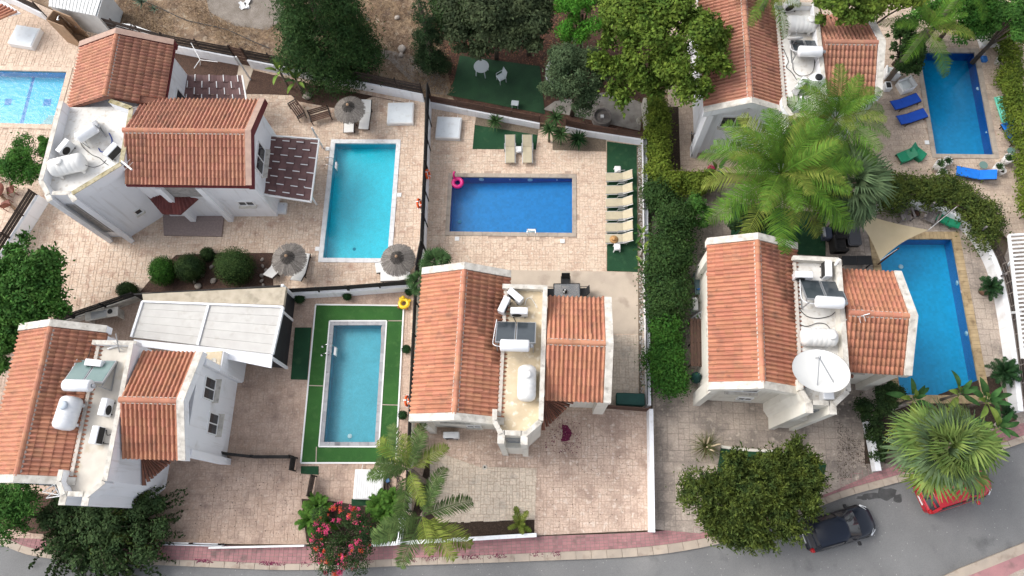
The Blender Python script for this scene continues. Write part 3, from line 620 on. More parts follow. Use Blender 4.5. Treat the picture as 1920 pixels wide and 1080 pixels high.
fence('white boundary wall at the far end of the wooded yard', PP([(1205, 200), (1212, 262)]), 1.0, .2, slats=0, name='boundary_wall', cat='wall', mw=m_cap)
fence('low kerb wall round the green verge in front of the grey courtyard', curve_pts(PP([(1352, 838), (1400, 844), (1482, 848), (1520, 856)]), 3), .14, .14, slats=0, name='garden_edging', cat='edging', mw=m_cream)
# ================================================================== HOUSES
def tile_geo():
    W, Ln = .215, .46
    prof = [(-.5, .0), (-.31, .0), (-.25, .048), (-.10, .092), (.12, .098), (.28, .060), (.36, .0), (.5, .0)]
    V = []
    for y, dz in ((0, .0), (Ln, .042)): V += [(a*W, y, b+dz) for a, b in prof]
    V += [(a*W, Ln, b+.008) for a, b in prof]
    n = len(prof)
    Fq = [(k*n+i, (k+1)*n+i, (k+1)*n+i+1, k*n+i+1) for k in (0, 1) for i in range(n-1)]
    return np.array(V), Fq
TV, TF = tile_geo()
def tile_mesh(m):
    me = bpy.data.meshes.new('roof_tile'); me.from_pydata([tuple(v) for v in TV], [], [tuple(reversed(f)) for f in TF]); me.materials.append(m); return me
_TM = {}
def ME_TILE(m): return _TM.setdefault(m.name, None) or _TM.__setitem__(m.name, tile_mesh(m)) or _TM[m.name]
def ridge_geo(m):
    b = MB(); n = 6
    for y, r in ((-.22, .15), (.22, .125)): b.v += [(r*math.cos(math.pi*k/n), y, r*math.sin(math.pi*k/n)-.02) for k in range(n+1)]
    b.f = [(k, k+1, n+2+k, n+1+k) for k in range(n)]+[tuple(range(n+1))]
    me = bpy.data.meshes.new('ridge_tile'); me.from_pydata(b.v, [], b.f); me.materials.append(m); return me
_RM = {}
def ME_RIDGE(m): return _RM.setdefault(m.name, None) or _RM.__setitem__(m.name, ridge_geo(m)) or _RM[m.name]
def flush_tiles(root, roofs, tm=None):
    """roofs: list of (roof object, matrices in roof space). The 290 nearest to the camera stay single tiles, the rest is joined."""
    tm = tm or m_tile; bpy.context.view_layer.update(); allm = []
    for roof, ms in roofs:
        for M in ms: allm.append(((roof.matrix_world @ M.to_translation()-Vector((0, 0, CH))).length, roof, M))
    allm.sort(key=lambda t: t[0])
    for _, roof, M in allm[:290]: inst('roof_tile', ME_TILE(tm), roof, M)
    for roof, _ in roofs:
        rest = [M for _, r, M in allm[290:] if r == roof]
        if not rest: continue
        H = np.c_[TV, np.ones(len(TV))]; V = np.concatenate([(H @ np.array(M).T)[:, :3] for M in rest])
        fq = np.array([tuple(reversed(f)) for f in TF]); Fa = np.concatenate([fq+len(TV)*i for i in range(len(rest))])
        o = npmesh('roof_tile', V, Fa, tm, roof); stuff(o)
def gable(root, M, L, wl, wr, zr, pitch, v0=True, v1=True, over=.0, ridge_mortar=True, clipf=None, verge_m=None, cap_m=None, vt=.3, deck_m=None, tm=None):
    """ridge along local +y from 0 to L; returns the roof object (deck) and its tile matrices"""
    verge_m = verge_m or m_white; cap_m = cap_m or m_cap
    t = math.tan(pitch); zl, zrr = zr-wl*t, zr-wr*t
    b = MB(); sec = [(-wl, zl), (0, zr), (wr, zrr), (wr, zrr-.16), (0, zr-.3), (-wl, zl-.16)]
    ys = (0, L); b.add([(x, y, z) for y in ys for x, z in sec], [(0, 1, 7, 6), (1, 2, 8, 7), (2, 3, 9, 8), (3, 4, 10, 9), (4, 5, 11, 10), (5, 0, 6, 11), (0, 5, 4, 1), (1, 4, 3, 2), (6, 7, 10, 11), (7, 8, 9, 10)])
    roof = b.build('roof', deck_m or m_tile_brown, root); roof.matrix_local = M
    ms = []; wt = .215; nc = max(1, round(L/wt)); sx = L/nc/wt
    for sgn, wd in ((-1, wl), (1, wr)):
        sl = wd/math.cos(pitch); nr = max(1, round(sl/.40)); step = sl/nr
        ey = Vector((sgn*math.cos(pitch), 0, -math.sin(pitch))); ez = Vector((sgn*math.sin(pitch), 0, math.cos(pitch))); ex = ey.cross(ez)
        for r in range(nr):
            for c in range(nc):
                y = (c+.5)*L/nc; o = Vector((0, y, zr+.004))+ey*(r*step-.03)+ez*(.006+random.uniform(-.004, .006))
                if clipf and clipf(o.x, o.y, sgn, r): continue
                q = Matrix((ex*sx, ey*(step+.05)/.46, ez)).transposed().to_4x4(); q.translation = o
                slip = random.random() < .018; ms.append(q @ Matrix.Translation((0, random.uniform(.02, .06) if slip else 0, .01 if slip else 0)) @ Matrix.Rotation(random.uniform(-.09, .09) if slip else random.uniform(-.018, .018), 4, 'Z'))
    nrt = max(1, round(L/.4))
    if ridge_mortar: MB().box(-.17, .17, .02, L-.02, zr-.06, zr+.045).build('ridge_mortar', m_mortar, roof)
    for i in range(nrt): inst('ridge_tile', ME_RIDGE(tm or m_tile), roof, Matrix.Translation((0, (i+.5)*L/nrt, zr+.075)) @ Matrix.Diagonal((1, L/nrt/.42, 1, 1)))
    for on, ya, yb in ((v0, -vt, .04), (v1, L-.04, L+vt)):
        if not on: continue
        h = .16; d = .36; s = [(-wl-.05, zl+h), (0, zr+h+.02), (wr+.05, zrr+h), (wr+.05, zrr-d), (0, zr-d), (-wl-.05, zl-d)]
        fs = [(0, 6, 7, 1), (1, 7, 8, 2), (2, 8, 9, 3), (3, 9, 10, 4), (4, 10, 11, 5), (5, 11, 6, 0), (0, 1, 4, 5), (1, 2, 3, 4), (7, 6, 11, 10), (8, 7, 10, 9)]
        MB().add([(x, y, z) for y in (ya, yb) for x, z in s], fs).build('verge', verge_m, roof)
        s2 = [(-wl-.065, zl+h+.003), (0, zr+h+.023), (wr+.065, zrr+h+.003), (wr+.065, zrr+h+.028), (0, zr+h+.05), (-wl-.065, zl+h+.028)]
        MB().add([(x, y, z) for y in (ya-.012, yb+.012) for x, z in s2], fs).build('verge_capping', cap_m, roof)
    return roof, ms
def window(par, M, wd, ht, n=2, sill=.14, fm=None, gm=None):
    """local frame: x along the wall, z up, -y outwards; wall face at y = 0"""
    fm = fm or m_plastic; b = MB(); f = .06
    for x0, x1, z0, z1 in ((-wd/2, wd/2, ht-f, ht), (-wd/2, wd/2, 0, f), (-wd/2, -wd/2+f, f, ht-f), (wd/2-f, wd/2, f, ht-f)): b.box(x0, x1, -.05, .05, z0, z1, M)
    for i in range(1, n): xx = -wd/2+wd*i/n; b.box(xx-.03, xx+.03, -.045, .04, f, ht-f, M)
    w_ = b.build('window', fm, par)
    for i in range(n): xa = -wd/2+f+i*(wd-f)/n; MB().box(xa+.004, xa+(wd-f)/n-.03, -.022, .02, f, ht-f, M).build('pane', gm or m_glass, w_)
    if sill: MB().box(-wd/2-.05, wd/2+.05, -sill, .02, -.06, -.003, M).build('sill', m_cap, w_)
    return w_
def WM(x, y, z, face):
    """window matrix: face = outward direction angle"""
    return Matrix.Translation((x, y, z)) @ Matrix.Rotation(face+math.pi/2, 4, 'Z')
def parapet(root, pts, z0, z1, t=.2, m=None, cap=None, closed=False):
    if closed: pts = pts+[pts[0]]
    for a, b in zip(pts, pts[1:]):
        MB().wallseg(a, b, t, z0, z1).build('parapet', m or m_white, root)
        MB().wallseg(a, b, t+.03, z1+.002, z1+.035).build('parapet_capping', cap or m_cap, root)
PITCH = math.atan(.46)
def villa(label, px0, rz, wall_m, roof_m, cap_m, right=True, seed=1, verge_m=None, tm=None):
    o = thing('villa', label, 'house', px0, rz)
    vm = verge_m or wall_m
    # walls
    MB().box(-1.7, 1.95, .16, 7.15, -.05, 5.05).build('wall', wall_m, o)
    MB().box(-1.98, -1.62, -.2, .5, -.05, 4.86).build('corner_pier', wall_m, o); MB().box(-1.98, -1.62, 6.85, 7.4, -.05, 4.86).build('corner_pier', wall_m, o)
    flat = [(1.8, .1), (1.8, -.22), (2.18, -.8), (3.32, -.8), (4.05, -.1), (4.05, 6.6), (1.8, 6.6)]
    MB().prism(flat, -.05, 5.2).build('bay_wall', wall_m, o)
    MB().prism([(1.82, .1), (1.82, -.2), (2.2, -.78), (3.3, -.78), (4.03, -.08), (4.03, 6.58), (1.82, 6.58)], 5.203, 5.32).build('flat_roof', roof_m, o)
    parapet(o, [(1.86, .35), (1.86, -.2), (2.2, -.78)], 5.2, 5.95, .2, wall_m, cap_m)
    parapet(o, [(2.34, -.72), (3.16, -.72)], 5.21, 5.9, .2, wall_m, cap_m)
    parapet(o, [(3.3, -.8), (4.02, -.12)], 5.2, 5.95, .2, wall_m, cap_m); parapet(o, [(4.04, -.1), (4.04, 6.5)], 5.2, 5.95, .2, wall_m, cap_m)
    parapet(o, [(4.14, 6.55), (1.9, 6.55)], 5.2, 5.7, .2, wall_m, cap_m)
    for x0, x1 in ((2.06, 2.36), (3.14, 3.44)):
        MB().box(x0, x1, -1.22, -.62, -.05, 5.9).build('fin', wall_m, o); MB().box(x0-.015, x1+.015, -1.235, -.6, 5.902, 5.935).build('fin_capping', cap_m, o)
    MB().box(2.362, 3.138, -1.1, -.79, -.05, 3.0).build('bay_sill', wall_m, o)
    window(o, WM(2.75, -.82, 3.15, -math.pi/2), .76, 1.5, 1, 0, m_grey, mat('grey pane', (.22, .24, .26), None, rough=.2))
    # right wing
    MB().box(4.05, 7.15, 1.55, 5.72, -.05, 5.0).build('wall', wall_m, o)
    for y0, y1 in ((1.22, 1.54), (5.73, 6.05)): MB().box(6.85, 7.42, y0, y1, -.05, 4.85).build('corner_pier', wall_m, o)
    window(o, WM(7.17, 4.75, 2.9, 0), 1.15, 1.25, 2, .3); window(o, WM(7.17, 3.1, 1.9, 0), 1.1, 1.15, 2, .3)
    window(o, WM(-.2, .14, 3.2, -math.pi/2), 1.6, 1.1, 2, .2); window(o, WM(.5, .14, .9, -math.pi/2), .8, .7, 2, .14)
    window(o, WM(5.6, 1.53, 3.1, -math.pi/2), .9, .9, 2, .14); window(o, WM(-1.72, 3.6, 3.0, math.pi), 1.2, 1.1, 2, .14)
    # roofs
    r1, m1 = gable(o, Matrix.Identity(4), 7.2, 2.22, 2.22, 6.22, PITCH, verge_m=vm, cap_m=cap_m, tm=tm, clipf=lambda x, y, s, r: s > 0 and x > 2.0 and y < 6.45)
    M2 = Matrix.Translation((4.2, 3.64, 0)) @ Matrix.Rotation(-math.pi/2, 4, 'Z')
    r2, m2 = gable(o, M2, 2.86, 2.6, 2.6, 6.25, PITCH*.96, v0=False, verge_m=vm, cap_m=cap_m, tm=tm)
    flush_tiles(o, [(r1, m1), (r2, m2)], tm)
    MB().box(1.96, 2.14, .1, 6.42, 5.3, 5.43).build('roof_flashing', m_mortar, o)
    # fan shaped porch canopy in the inner corner
    cn = MB(); rib = []
    can = thing_part('canopy', o); n = 11
    for i in range(n):
        a0 = -math.pi/2+(math.pi/2)*i/n; a1 = -math.pi/2+(math.pi/2)*(i+1)/n; am = (a0+a1)/2
        rr = 1.42/max(math.cos(am+math.pi/4), .75)*.86; ax0, ay0 = 4.08, 1.5
        s = lambda r, a, z: (ax0+r*math.cos(a), ay0+r*math.sin(a), z)
        q = MB(); q.add([s(.1, a0, 3.2), s(.1, a1, 3.2), s(rr, a1-.01, 2.62), s(rr, am, 2.72), s(rr, a0+.01, 2.62), s(.1, am, 3.26), s(rr, a1-.01, 2.56), s(rr, a0+.01, 2.56)], [(5, 3, 4, 0), (5, 1, 2, 3), (4, 3, 2, 6, 7), (0, 4, 7), (1, 6, 2)])
        q.build('canopy_tile', m_tile_brown, can)
    pr_ = [(ax0+r*math.cos(a), ay0+r*math.sin(a)) for a, r in ((-math.pi/2, 1.35), (-math.pi/4, 1.2), (0, 1.35))]
    MB().prism([(ax0, ay0)]+pr_, 2.42, 2.54).build('canopy_soffit', wall_m, can)
    return o
def thing_part(name, par):
    o = bpy.data.objects.new(name, None); C.objects.link(o); o.parent = par; o.empty_display_size = .1; return o
HC = villa('white and cream villa with cream roof terrace between the two terracotta gables, behind forecourt', (-3.79, 5.25), R_(-2.6), m_cream, m_roofc, m_cap, tm=m_tile_o)
HD = villa('cream villa with the giant white satellite dish on its flat roof', (10.61, 6.65), R_(-3.9), m_cream, m_roofw, m_cap, tm=m_tile_r)
HB = villa('white villa at the left edge joined to the long white roofed shed', (-24.10, 2.49), R_(-1.7), m_white, m_roofg, m_cap)
HT = villa('white villa at the top partly hidden by feathery palms and trees', (11.57, 21.84), R_(-2.3), m_white, m_roofw, m_cap, tm=m_tile_p)

# --- the villa with the diamond shaped bay (upper left)
HA = thing('villa', 'white villa with maroon fascias, dark red porch canopy and pointed bay', 'house', (-22, 18.3, 0)); ox, oy = -22, 18.3
LA = lambda pts: [(x-ox, y-oy) for x, y in pts]
MB().prism(LA([(-22.05, 18.25), (-15.5, 18.2), (-15.45, 22.75), (-22.05, 22.75)]), -.05, 5.0).build('wall', m_white, HA)
MB().prism(LA([(-25.7, 22.4), (-21.1, 22.76), (-21.1, 26.6), (-25.7, 26.6)]), -.05, 5.0).build('wall', m_white, HA)
fa = [(-26.1, 22.7), (-26.3, 17.75), (-25.55, 16.98), (-24.35, 16.98), (-22.06, 18.66), (-22.06, 22.7)]
MB().prism(LA(fa), -.05, 5.2).build('bay_wall', m_white, HA)
MB().prism(LA([(-26.06, 22.66), (-26.26, 17.77), (-25.53, 17.0), (-24.37, 17.0), (-22.1, 18.7), (-22.1, 22.66)]), 5.203, 5.32).build('flat_roof', m_roofw, HA)
parapet(HA, LA([(-26.05, 22.65), (-26.24, 17.8), (-25.68, 17.0)]), 5.2, 5.95, .22, m_white, m_cap)
parapet(HA, LA([(-25.5, 17.08), (-24.55, 17.08)]), 5.2, 5.9, .2, m_white, m_cap)
parapet(HA, LA([(-24.38, 17.02), (-22.05, 18.72)]), 5.2, 5.95, .22, m_white, m_moss)
parapet(HA, LA([(-22.0, 18.8), (-22.0, 22.1), (-23.3, 22.6)]), 5.2, 6.0, .22, m_white, m_moss)
for a, b in (((-25.78, 17.05), (-25.5, 16.62)), ((-24.5, 17.0), (-24.16, 16.6))):
    MB().wallseg(*LA([a, b]), .26, -.05, 5.92).build('fin', m_white, HA); MB().wallseg(*LA([a, b]), .28, 5.922, 5.95).build('fin_capping', m_cap, HA)
window(HA, WM(-24.98-ox, 16.96-oy, .9, -math.pi/2), .9, 3.9, 2, 0, m_grey, mat('grey shutter', (.30, .29, .28), (.2, .2, .2), 6))
gd = math.atan2(-2.29, 1.68)  # bay side wall faces lower right
window(HA, WM(-23.15-ox+.006, 17.86-oy-.008, 1.5, math.atan2(-.806, .591)), .45, .5, 1, .14)
rA, mA = gable(HA, Matrix.Translation((-22.02-ox, 20.55-oy, 0)) @ Matrix.Rotation(-math.pi/2-.03, 4, 'Z'), 6.75, 2.62, 2.62, 6.28, PITCH*.93, v0=False, verge_m=m_maroon, cap_m=mat('pink grey capping', (.40, .28, .22), (.32, .22, .18), 4), vt=.26)
rA2, mA2 = gable(HA, Matrix.Translation((-23.42-ox, 22.72-oy, 0)), 4.0, 2.72, 2.72, 6.28, PITCH*.9, v0=False, verge_m=m_maroon, cap_m=MATS['pink grey capping'], vt=.3,
                 clipf=lambda x, y, s, r: s > 0 and y < .35 and x > 1.5)
flush_tiles(HA, [(rA, mA), (rA2, mA2)], m_tile_p)
for s in (-1, 1): MB().box(s*2.63-.03 if s > 0 else -2.68, s*2.63+.05 if s > 0 else -2.6, 0, 6.99, 4.93, 5.1).build('fascia', m_maroon, rA)
MB().box(2.70, 2.76, 0.5, 4.28, 4.96, 5.14).build('fascia', m_maroon, rA2)
window(HA, WM(-16.7-ox, 18.19-oy, 1.7, -math.pi/2), .95, .55, 2, .2)
window(HA, WM(-15.46-ox, 20.1-oy, 3.2, 0), 1.7, 1.1, 2, .3); window(HA, WM(-21.07-ox, 24.6-oy, 2.4, 0), .9, 1.1, 1, .2)
for xx in (-20.6, -18.35): MB().box(xx-.16-ox, xx+.16-ox, 17.86-oy, 18.24-oy, -.05, 4.6).build('porch_pier', m_white, HA)
MB().box(-20.43-ox, -18.5-ox, 18.1-oy, 18.22-oy, 3.1, 4.3).build('porch_panel', mat('grey stone panel', (.36, .34, .32), (.25, .24, .23), 6, .9), HA)
# porch canopy: three tiled facets
can = thing_part('canopy', HA)
def facet(a, b, c, d, n):
    """tile strips between top edge a-b and bottom edge c-d (world)"""
    A, B, Cc, Dd = [Vector(p)-Vector((ox, oy, 0)) for p in (a, b, c, d)]
    for i in range(n):
        t0, t1, tm = i/n, (i+1)/n, (i+.5)/n; up = Vector((0, 0, .09))
        p = [A.lerp(B, t0), A.lerp(B, t1), Cc.lerp(Dd, t1), Cc.lerp(Dd, t0), A.lerp(B, tm)+up, Cc.lerp(Dd, tm)+up]
        MB().add(p+[p[2]-up, p[3]-up], [(0, 4, 5, 3), (4, 1, 2, 5), (3, 5, 2, 6, 7), (0, 3, 7), (1, 6, 2)]).build('canopy_tile', m_tile_red, can)
cz, ct = 2.55, 3.25
cp = lambda x, y, z: P3(x, y, z)
facet(cp(300, 352, ct), cp(330, 352, ct), cp(304, 401, cz), cp(338, 402, cz), 5)
facet(cp(288, 356, ct-.2), cp(300, 352, ct), cp(272, 363, cz), cp(304, 401, cz), 6)
facet(cp(330, 352, ct), cp(350, 358, ct-.2), cp(338, 402, cz), cp(380, 365, cz), 6)
MB().prism(LA(PP([(290, 362), (352, 362), (372, 368), (338, 400), (306, 399), (280, 365)], 2.4)), 2.3, 2.42).build('canopy_soffit', m_white, can)

# --- long white roofed shed beside the left villa
SH = thing('shed', 'long shed with white panel roof and dark boarded open side', 'shed', P3(400, 620)[:2]); sx0, sy0 = P(400, 620)
SL = lambda px, z: [(x-sx0, y-sy0) for x, y in PP(px, z)]
zt = 2.7
tl, tr, br, bl = SL([(268, 566), (531, 576), (511, 664), (247, 632)], zt)
rows = 5
for i in range(rows):
    for j, (u0, u1) in enumerate(((0, .47), (.48, 1))):
        def pt(u, v): return tuple((1-v)*((1-u)*np.array(tl)+u*np.array(tr))+v*((1-u)*np.array(bl)+u*np.array(br)))
        v0, v1 = i/rows+.002, (i+1)/rows-.002
        MB().prism([pt(u0+.004, v0), pt(u1-.004, v0), pt(u1-.004, v1), pt(u0+.004, v1)], zt-.06, zt+.012+random.uniform(0, .004)).build('roof_panel', mat('off white roof panel', (.52, .51, .48), (.46, .445, .42), 1.5, .6, vary=.02, dirt=(.40, .375, .34), dscale=2., dlo=.58, dhi=.8), SH)
MB().prism([tuple(np.array(q)) for q in (tl, tr, br, bl)], zt-.16, zt-.062).build('roof_deck', m_cap, SH)
for a, b in ((tl, bl), (tr, br), (pt(.475, 0), pt(.475, 1))): MB().wallseg(a, b, .12, zt-.1, zt+.1).build('roof_trim', m_white, SH)
MB().wallseg(tl, tr, .1, zt-.1, zt+.13).build('roof_trim', m_white, SH)
MB().prism(SL([(250, 636), (511, 662), (508, 690), (420, 672), (300, 654), (252, 648)], zt-.08), zt-.2, zt-.09).build('fascia_board', m_white, SH)
MB().prism(SL([(266, 551), (536, 538), (531, 572), (268, 563)], zt), zt-.3, zt-.02).build('parapet_band', mat('stained beige ledge', (.48, .42, .33), (.38, .33, .25), 2.2, .95, dirt=(.27, .24, .18), dscale=2), SH)
g_tr, g_br, g_bl, g_tl = SL([(553, 560), (537, 690), (300, 660), (290, 575)], 0)
for (a, b) in ((g_tr, g_br),):
    for k in range(12):
        z0 = .02+k*.2; MB().wallseg(a, b, .06, z0, z0+.188).build('wall_board', mat('charcoal boards', (.030, .030, .033), (.022, .022, .024), 5, .7, vary=.2), SH)
MB().wallseg(g_tl, g_tr, .1, 0, 2.4).build('back_wall', m_dark, SH)
for p in ((556, 561), (548, 601), (538, 690)):
    q = SL([p], 0)[0]; MB().cbox(q[0], q[1], 1.28, .14, .14, 2.6).build('post', m_white, SH)
MB().wallseg(g_br, (g_br[0]-1.9, g_br[1]+.2), .06, 0.02, 2.4).build('wall_board', MATS['charcoal boards'], SH)
# small block between shed and villa with a floor drain
BK = thing('utility_block', 'small cream topped block with round drain between villa and shed', 'block', P(405, 690)); bx0, by0 = P(405, 690)
q = [(x-bx0, y-by0) for x, y in PP([(388, 660), (420, 658), (414, 694), (388, 698)], 3.2)]
MB().prism(q, 0, 3.2).build('block', m_white, BK); MB().prism([(x*.96, y*.96) for x, y in q], 3.202, 3.23).build('top', m_roofc, BK)
MB().lathe([(.16, 3.23), (.16, 3.26), (.1, 3.262), (.06, 3.24)], 14, Matrix.Translation((q[0][0]*.5+q[2][0]*.5, q[0][1]*.5+q[2][1]*.5, 0))).build('drain', m_cap, BK)

# --- pergolas
def woven_pergola(label, quad_px, z, nr, ncol, legs_px, slope=0.0, rail_m=None):
    """maroon sheet strips woven through white rafters"""
    c0 = P(*quad_px[0], z); root = thing('pergola', label, 'pergola', c0); Q = [np.array(P(*p, z))-np.array(c0) for p in quad_px]   # TL TR BR BL
    pt = lambda u, v: (1-v)*((1-u)*Q[0]+u*Q[1])+v*((1-u)*Q[3]+u*Q[2])
    sm = mat('maroon strip', (.165, .088, .082), (.12, .068, .066), 2, .7, vary=.22)
    for i in range(ncol):                 # strips run along v, alternately over and under each rafter
        u0, u1 = i/ncol-.006, (i+1)/ncol+.006; n = nr*2; vs_ = []
        for k in range(n+1):
            v = k/n; zz = z+(.025 if (k+2*i) % 4 in (0, 1) else -.025)
            a, b = pt(u0, v), pt(u1, v); vs_ += [(a[0], a[1], zz), (b[0], b[1], zz)]
        MB().add(vs_, [(2*k, 2*k+1, 2*k+3, 2*k+2) for k in range(n)]).build('strip', sm, root)
    for k in range(nr):
        v = (k+.5)/nr; b = MB()
        A, B = pt(-.02, v), pt(1.02, v); b.bar((*A, z-.11), (*B, z-.11), .05, .05); b.build('rafter', rail_m or m_plastic, root)
        for i in range(ncol):
            if (i+k) % 2 == 0:
                A, B = pt(i/ncol+.0, v), pt((i+1)/ncol-.0, v); MB().bar((*A, z+.062), (*B, z+.062), .05, .02).build('lath', m_plastic, root)
    for u0, v0, u1, v1 in ((1.01, -.02, 1.01, 1.02), (-.02, -.02, 1.02, -.02), (-.02, 1.02, 1.02, 1.02)):
        MB().bar((*pt(u0, v0), z-.02), (*pt(u1, v1), z-.02), .08, .1).build('beam', m_plastic, root)
    for p in legs_px:
        a = np.array(P(*p, 0))-np.array(c0); MB().cbox(a[0], a[1], z/2, .08, .08, z).build('leg', m_plastic, root)
    return root
woven_pergola('woven maroon pergola with white laths beside the turquoise pool', [(505, 256), (597, 263), (582, 376), (490, 362)], 2.5, 8, 7, [(606, 278), (594, 384)])
woven_pergola('woven maroon pergola with white laths between two roofs of the left villa', [(452, 142), (460, 190), (342, 190), (347, 140)], 2.5, 8, 4, [(470, 150)])
# white slatted pergola at the right edge
wp = thing('pergola', 'white slatted pergola roof cut by the right edge of the picture', 'pergola', P(1905, 560, 2.6)); o0 = np.array(P(1905, 560, 2.6))
WQ = [np.array(P(*p, 2.6))-o0 for p in ((1892, 441), (1990, 436), (2030, 660), (1918, 672))]
wpt = lambda u, v: tuple((1-v)*((1-u)*WQ[0]+u*WQ[1])+v*((1-u)*WQ[3]+u*WQ[2]))
for i in range(30): MB().bar((*wpt(0, i/29), 2.66), (*wpt(1, i/29), 2.66), .1, .03).build('slat', m_plastic, wp)
for a, b in (((0, 0), (0, 1)), ((1, 0), (1, 1)), ((0, 0), (1, 0)), ((.33, 0), (.33, 1)), ((.66, 0), (.66, 1))): MB().bar((*wpt(*a), 2.58), (*wpt(*b), 2.58), .12, .14).build('beam', m_plastic, wp)
for p in ((1879, 512), (1889, 587)):
    a = np.array(P(*p, 0))-o0; b = np.array(P(p[0]+24, p[1]-32 if p[1] < 550 else p[1]-2, 2.5))-o0
    MB().bar((a[0], a[1], 0), (b[0], b[1], 2.5), .1).build('leg', m_plastic, wp)
# ================================================================== ROOF EQUIPMENT
ZR = 5.325
def W(px, py, z=0): return (*P(px, py, z), z)
m_panel = mat('collector glass', (.030, .038, .045), (.045, .055, .062), 1.5, .12, spec=.6)
m_panelg = mat('greenish collector glass', (.12, .19, .18), (.16, .23, .21), 1.5, .12, spec=.6)
def solar(label, loc, rz, w_=1.95, l_=1.25, gm=None, tank=True, tank_l=1.35, rise=.8):
    """collectors face local +y (low edge there), tank at the high edge"""
    o = thing('solar_water_heater', label, 'solar heater', loc, rz); ang = math.atan2(rise, l_)
    M = Matrix.Translation((0, 0, .25+rise)) @ Matrix.Rotation(-ang, 4, 'X'); sl = math.hypot(rise, l_)
    for s in (-1, 1):
        x0, x1 = (-w_/2, -.02) if s < 0 else (.02, w_/2)
        p = MB().box(x0, x1, .02, sl, -.09, 0, M).build('collector', m_grey, o)
        MB().box(x0+.05, x1-.05, .07, sl-.05, .002, .012, M).build('collector_glass', gm or m_panel, p)
    if tank:
        T = Matrix.Translation((0, -.22, .55+rise)) @ Matrix.Rotation(R_(90), 4, 'Y'); r = .29; h = tank_l/2
        MB().lathe([(r*.6, -h-.03), (r*.93, -h), (r, -h+.05), (r, h-.05), (r*.93, h), (r*.6, h+.03)], 20, T).build('tank', m_steelw, o, True)
        MB().lathe([(.1, h+.03), (.1, h+.2), (.02, h+.22)], 10, T).build('valve', m_grey, o, True)
    f = MB()
    for x in (-w_/2+.1, w_/2-.1):
        f.bar((x, -.2, 0), (x, -.2, .3+rise), .05); f.bar((x, -.2, .02), (x, l_, .02), .05); f.bar((x, l_, 0), (x, l_, .2), .05); f.bar((x, l_*.9, .1), (x, -.2, rise+.1), .04)
    f.build('stand', m_grey, o)
    MB().tube(curve_pts([(-w_/2, sl*.9, .3), (-w_/2-.1, .3, .6), (-w_/2-.05, -.1, .9), (-.5, -.2, .9)], 4), .025, 5).build('pipe', m_steelw, o)
    return o
solar('two dark solar panels with white tank on the cream flat roof', W(967, 652, ZR), R_(-2))
solar('two dark solar panels behind the water tank on the dish roof', W(1536, 574, ZR), R_(-4), tank_l=1.25)
solar('two greenish solar panels with white tank on the left villa roof', W(178, 724, ZR), R_(-2), gm=m_panelg, tank_l=1.3)
solar('solar panel with silver tank set diagonally on the pointed bay roof', W(180, 262, ZR), R_(38), 1.3, .9, mat('pale collector', (.36, .38, .4), None, rough=.2), tank_l=1.1, rise=.5)
solar('grey solar panel with white tank on the palm shaded villa roof', W(1506, 112, ZR), R_(-3), 1.5, 1.1, tank_l=1.2, rise=.5)
def water_tank(label, loc, rz, L=1.75, r=.45, lid=.35, lid_m=None, m=None):
    """horizontal moulded tank with flat feet, ribs and a round lid"""
    o = thing('water_tank', label, 'water tank', loc, rz); T = Matrix.Translation((0, 0, r+.04)) @ Matrix.Rotation(R_(90), 4, 'Y'); h = L/2
    pr = [(.02, -h), (r*.62, -h+.03), (r*.9, -h+.12), (r, -h+.26)]
    n = 5
    for i in range(n): y = -h+.3+(L-.6)*i/n; d = (L-.6)/n; pr += [(r, y), (r, y+d*.7), (r*.982, y+d*.8), (r*.982, y+d*.92)]
    pr += [(r, h-.26), (r*.9, h-.12), (r*.62, h-.03), (.02, h)]
    MB().lathe(pr, 22, T).build('body', m or m_tank, o, True)
    b = MB()
    for x in (-h+.35, h-.35): b.bbox(x, 0, .14, .16, r*1.7, .28, .03)
    b.build('feet', m or m_tank, o)
    MB().lathe([(.2, r*1.8), (.22, 2*r+.06), (.21, 2*r+.1), (.14, 2*r+.13), (.05, 2*r+.14)], 18, Matrix.Translation((lid, 0, 0))).build('lid', lid_m or m_tank, o, True)
    return o
water_tank('white tank standing lengthwise on the cream flat roof', W(988, 722, ZR), R_(88), lid=.35)
water_tank('white ribbed tank lying beside the giant satellite dish', W(1528, 637, ZR), R_(-3), lid=.5)
water_tank('large white tank with round lid at the top villa', W(1496, 56, ZR), R_(-3), lid=.45)
water_tank('bulky white tank with grey lid on the left villa roof', W(140, 778, ZR), R_(82), 1.65, .52, .3, mat('grey lid', (.42, .47, .52), None, rough=.4), m_steelw)
water_tank('white tank with round lid on the pointed bay roof', W(138, 318, ZR), R_(14), 1.9, .5, -.2)
o = thing('water_tank', 'round white upright tank with black lid near the feathery palms', 'water tank', W(1524, 163, ZR))
MB().lathe([(.42, 0), (.44, .1), (.44, .6), (.38, .78), (.22, .9)], 20).build('body', m_steelw, o, True); MB().lathe([(.2, .9), (.2, .95), (.12, .97)], 16).build('lid', m_black, o, True)
def ac(label, loc, rz, w_=.85, d=.34, h=.6):
    o = thing('air_conditioner', label, 'air conditioner', loc, rz)
    MB().bbox(0, 0, h/2+.06, w_, d, h, .03).build('casing', m_steelw, o)
    M = Matrix.Translation((-.12, -d/2, h/2+.06)) @ Matrix.Rotation(R_(90), 4, 'X')
    MB().lathe([(.24, 0), (.24, .012), (.2, .02), (.06, .016)], 18, M).build('fan_grille', m_dark, o)
    MB().box(-w_/2+.04, w_/2-.04, d/2, d/2+.008, .1, h).build('back_coil', m_dark, o)
    b = MB()
    for x in (-.28, .28): b.cbox(x, 0, .03, .06, d+.08, .06)
    b.build('feet', m_black, o); return o
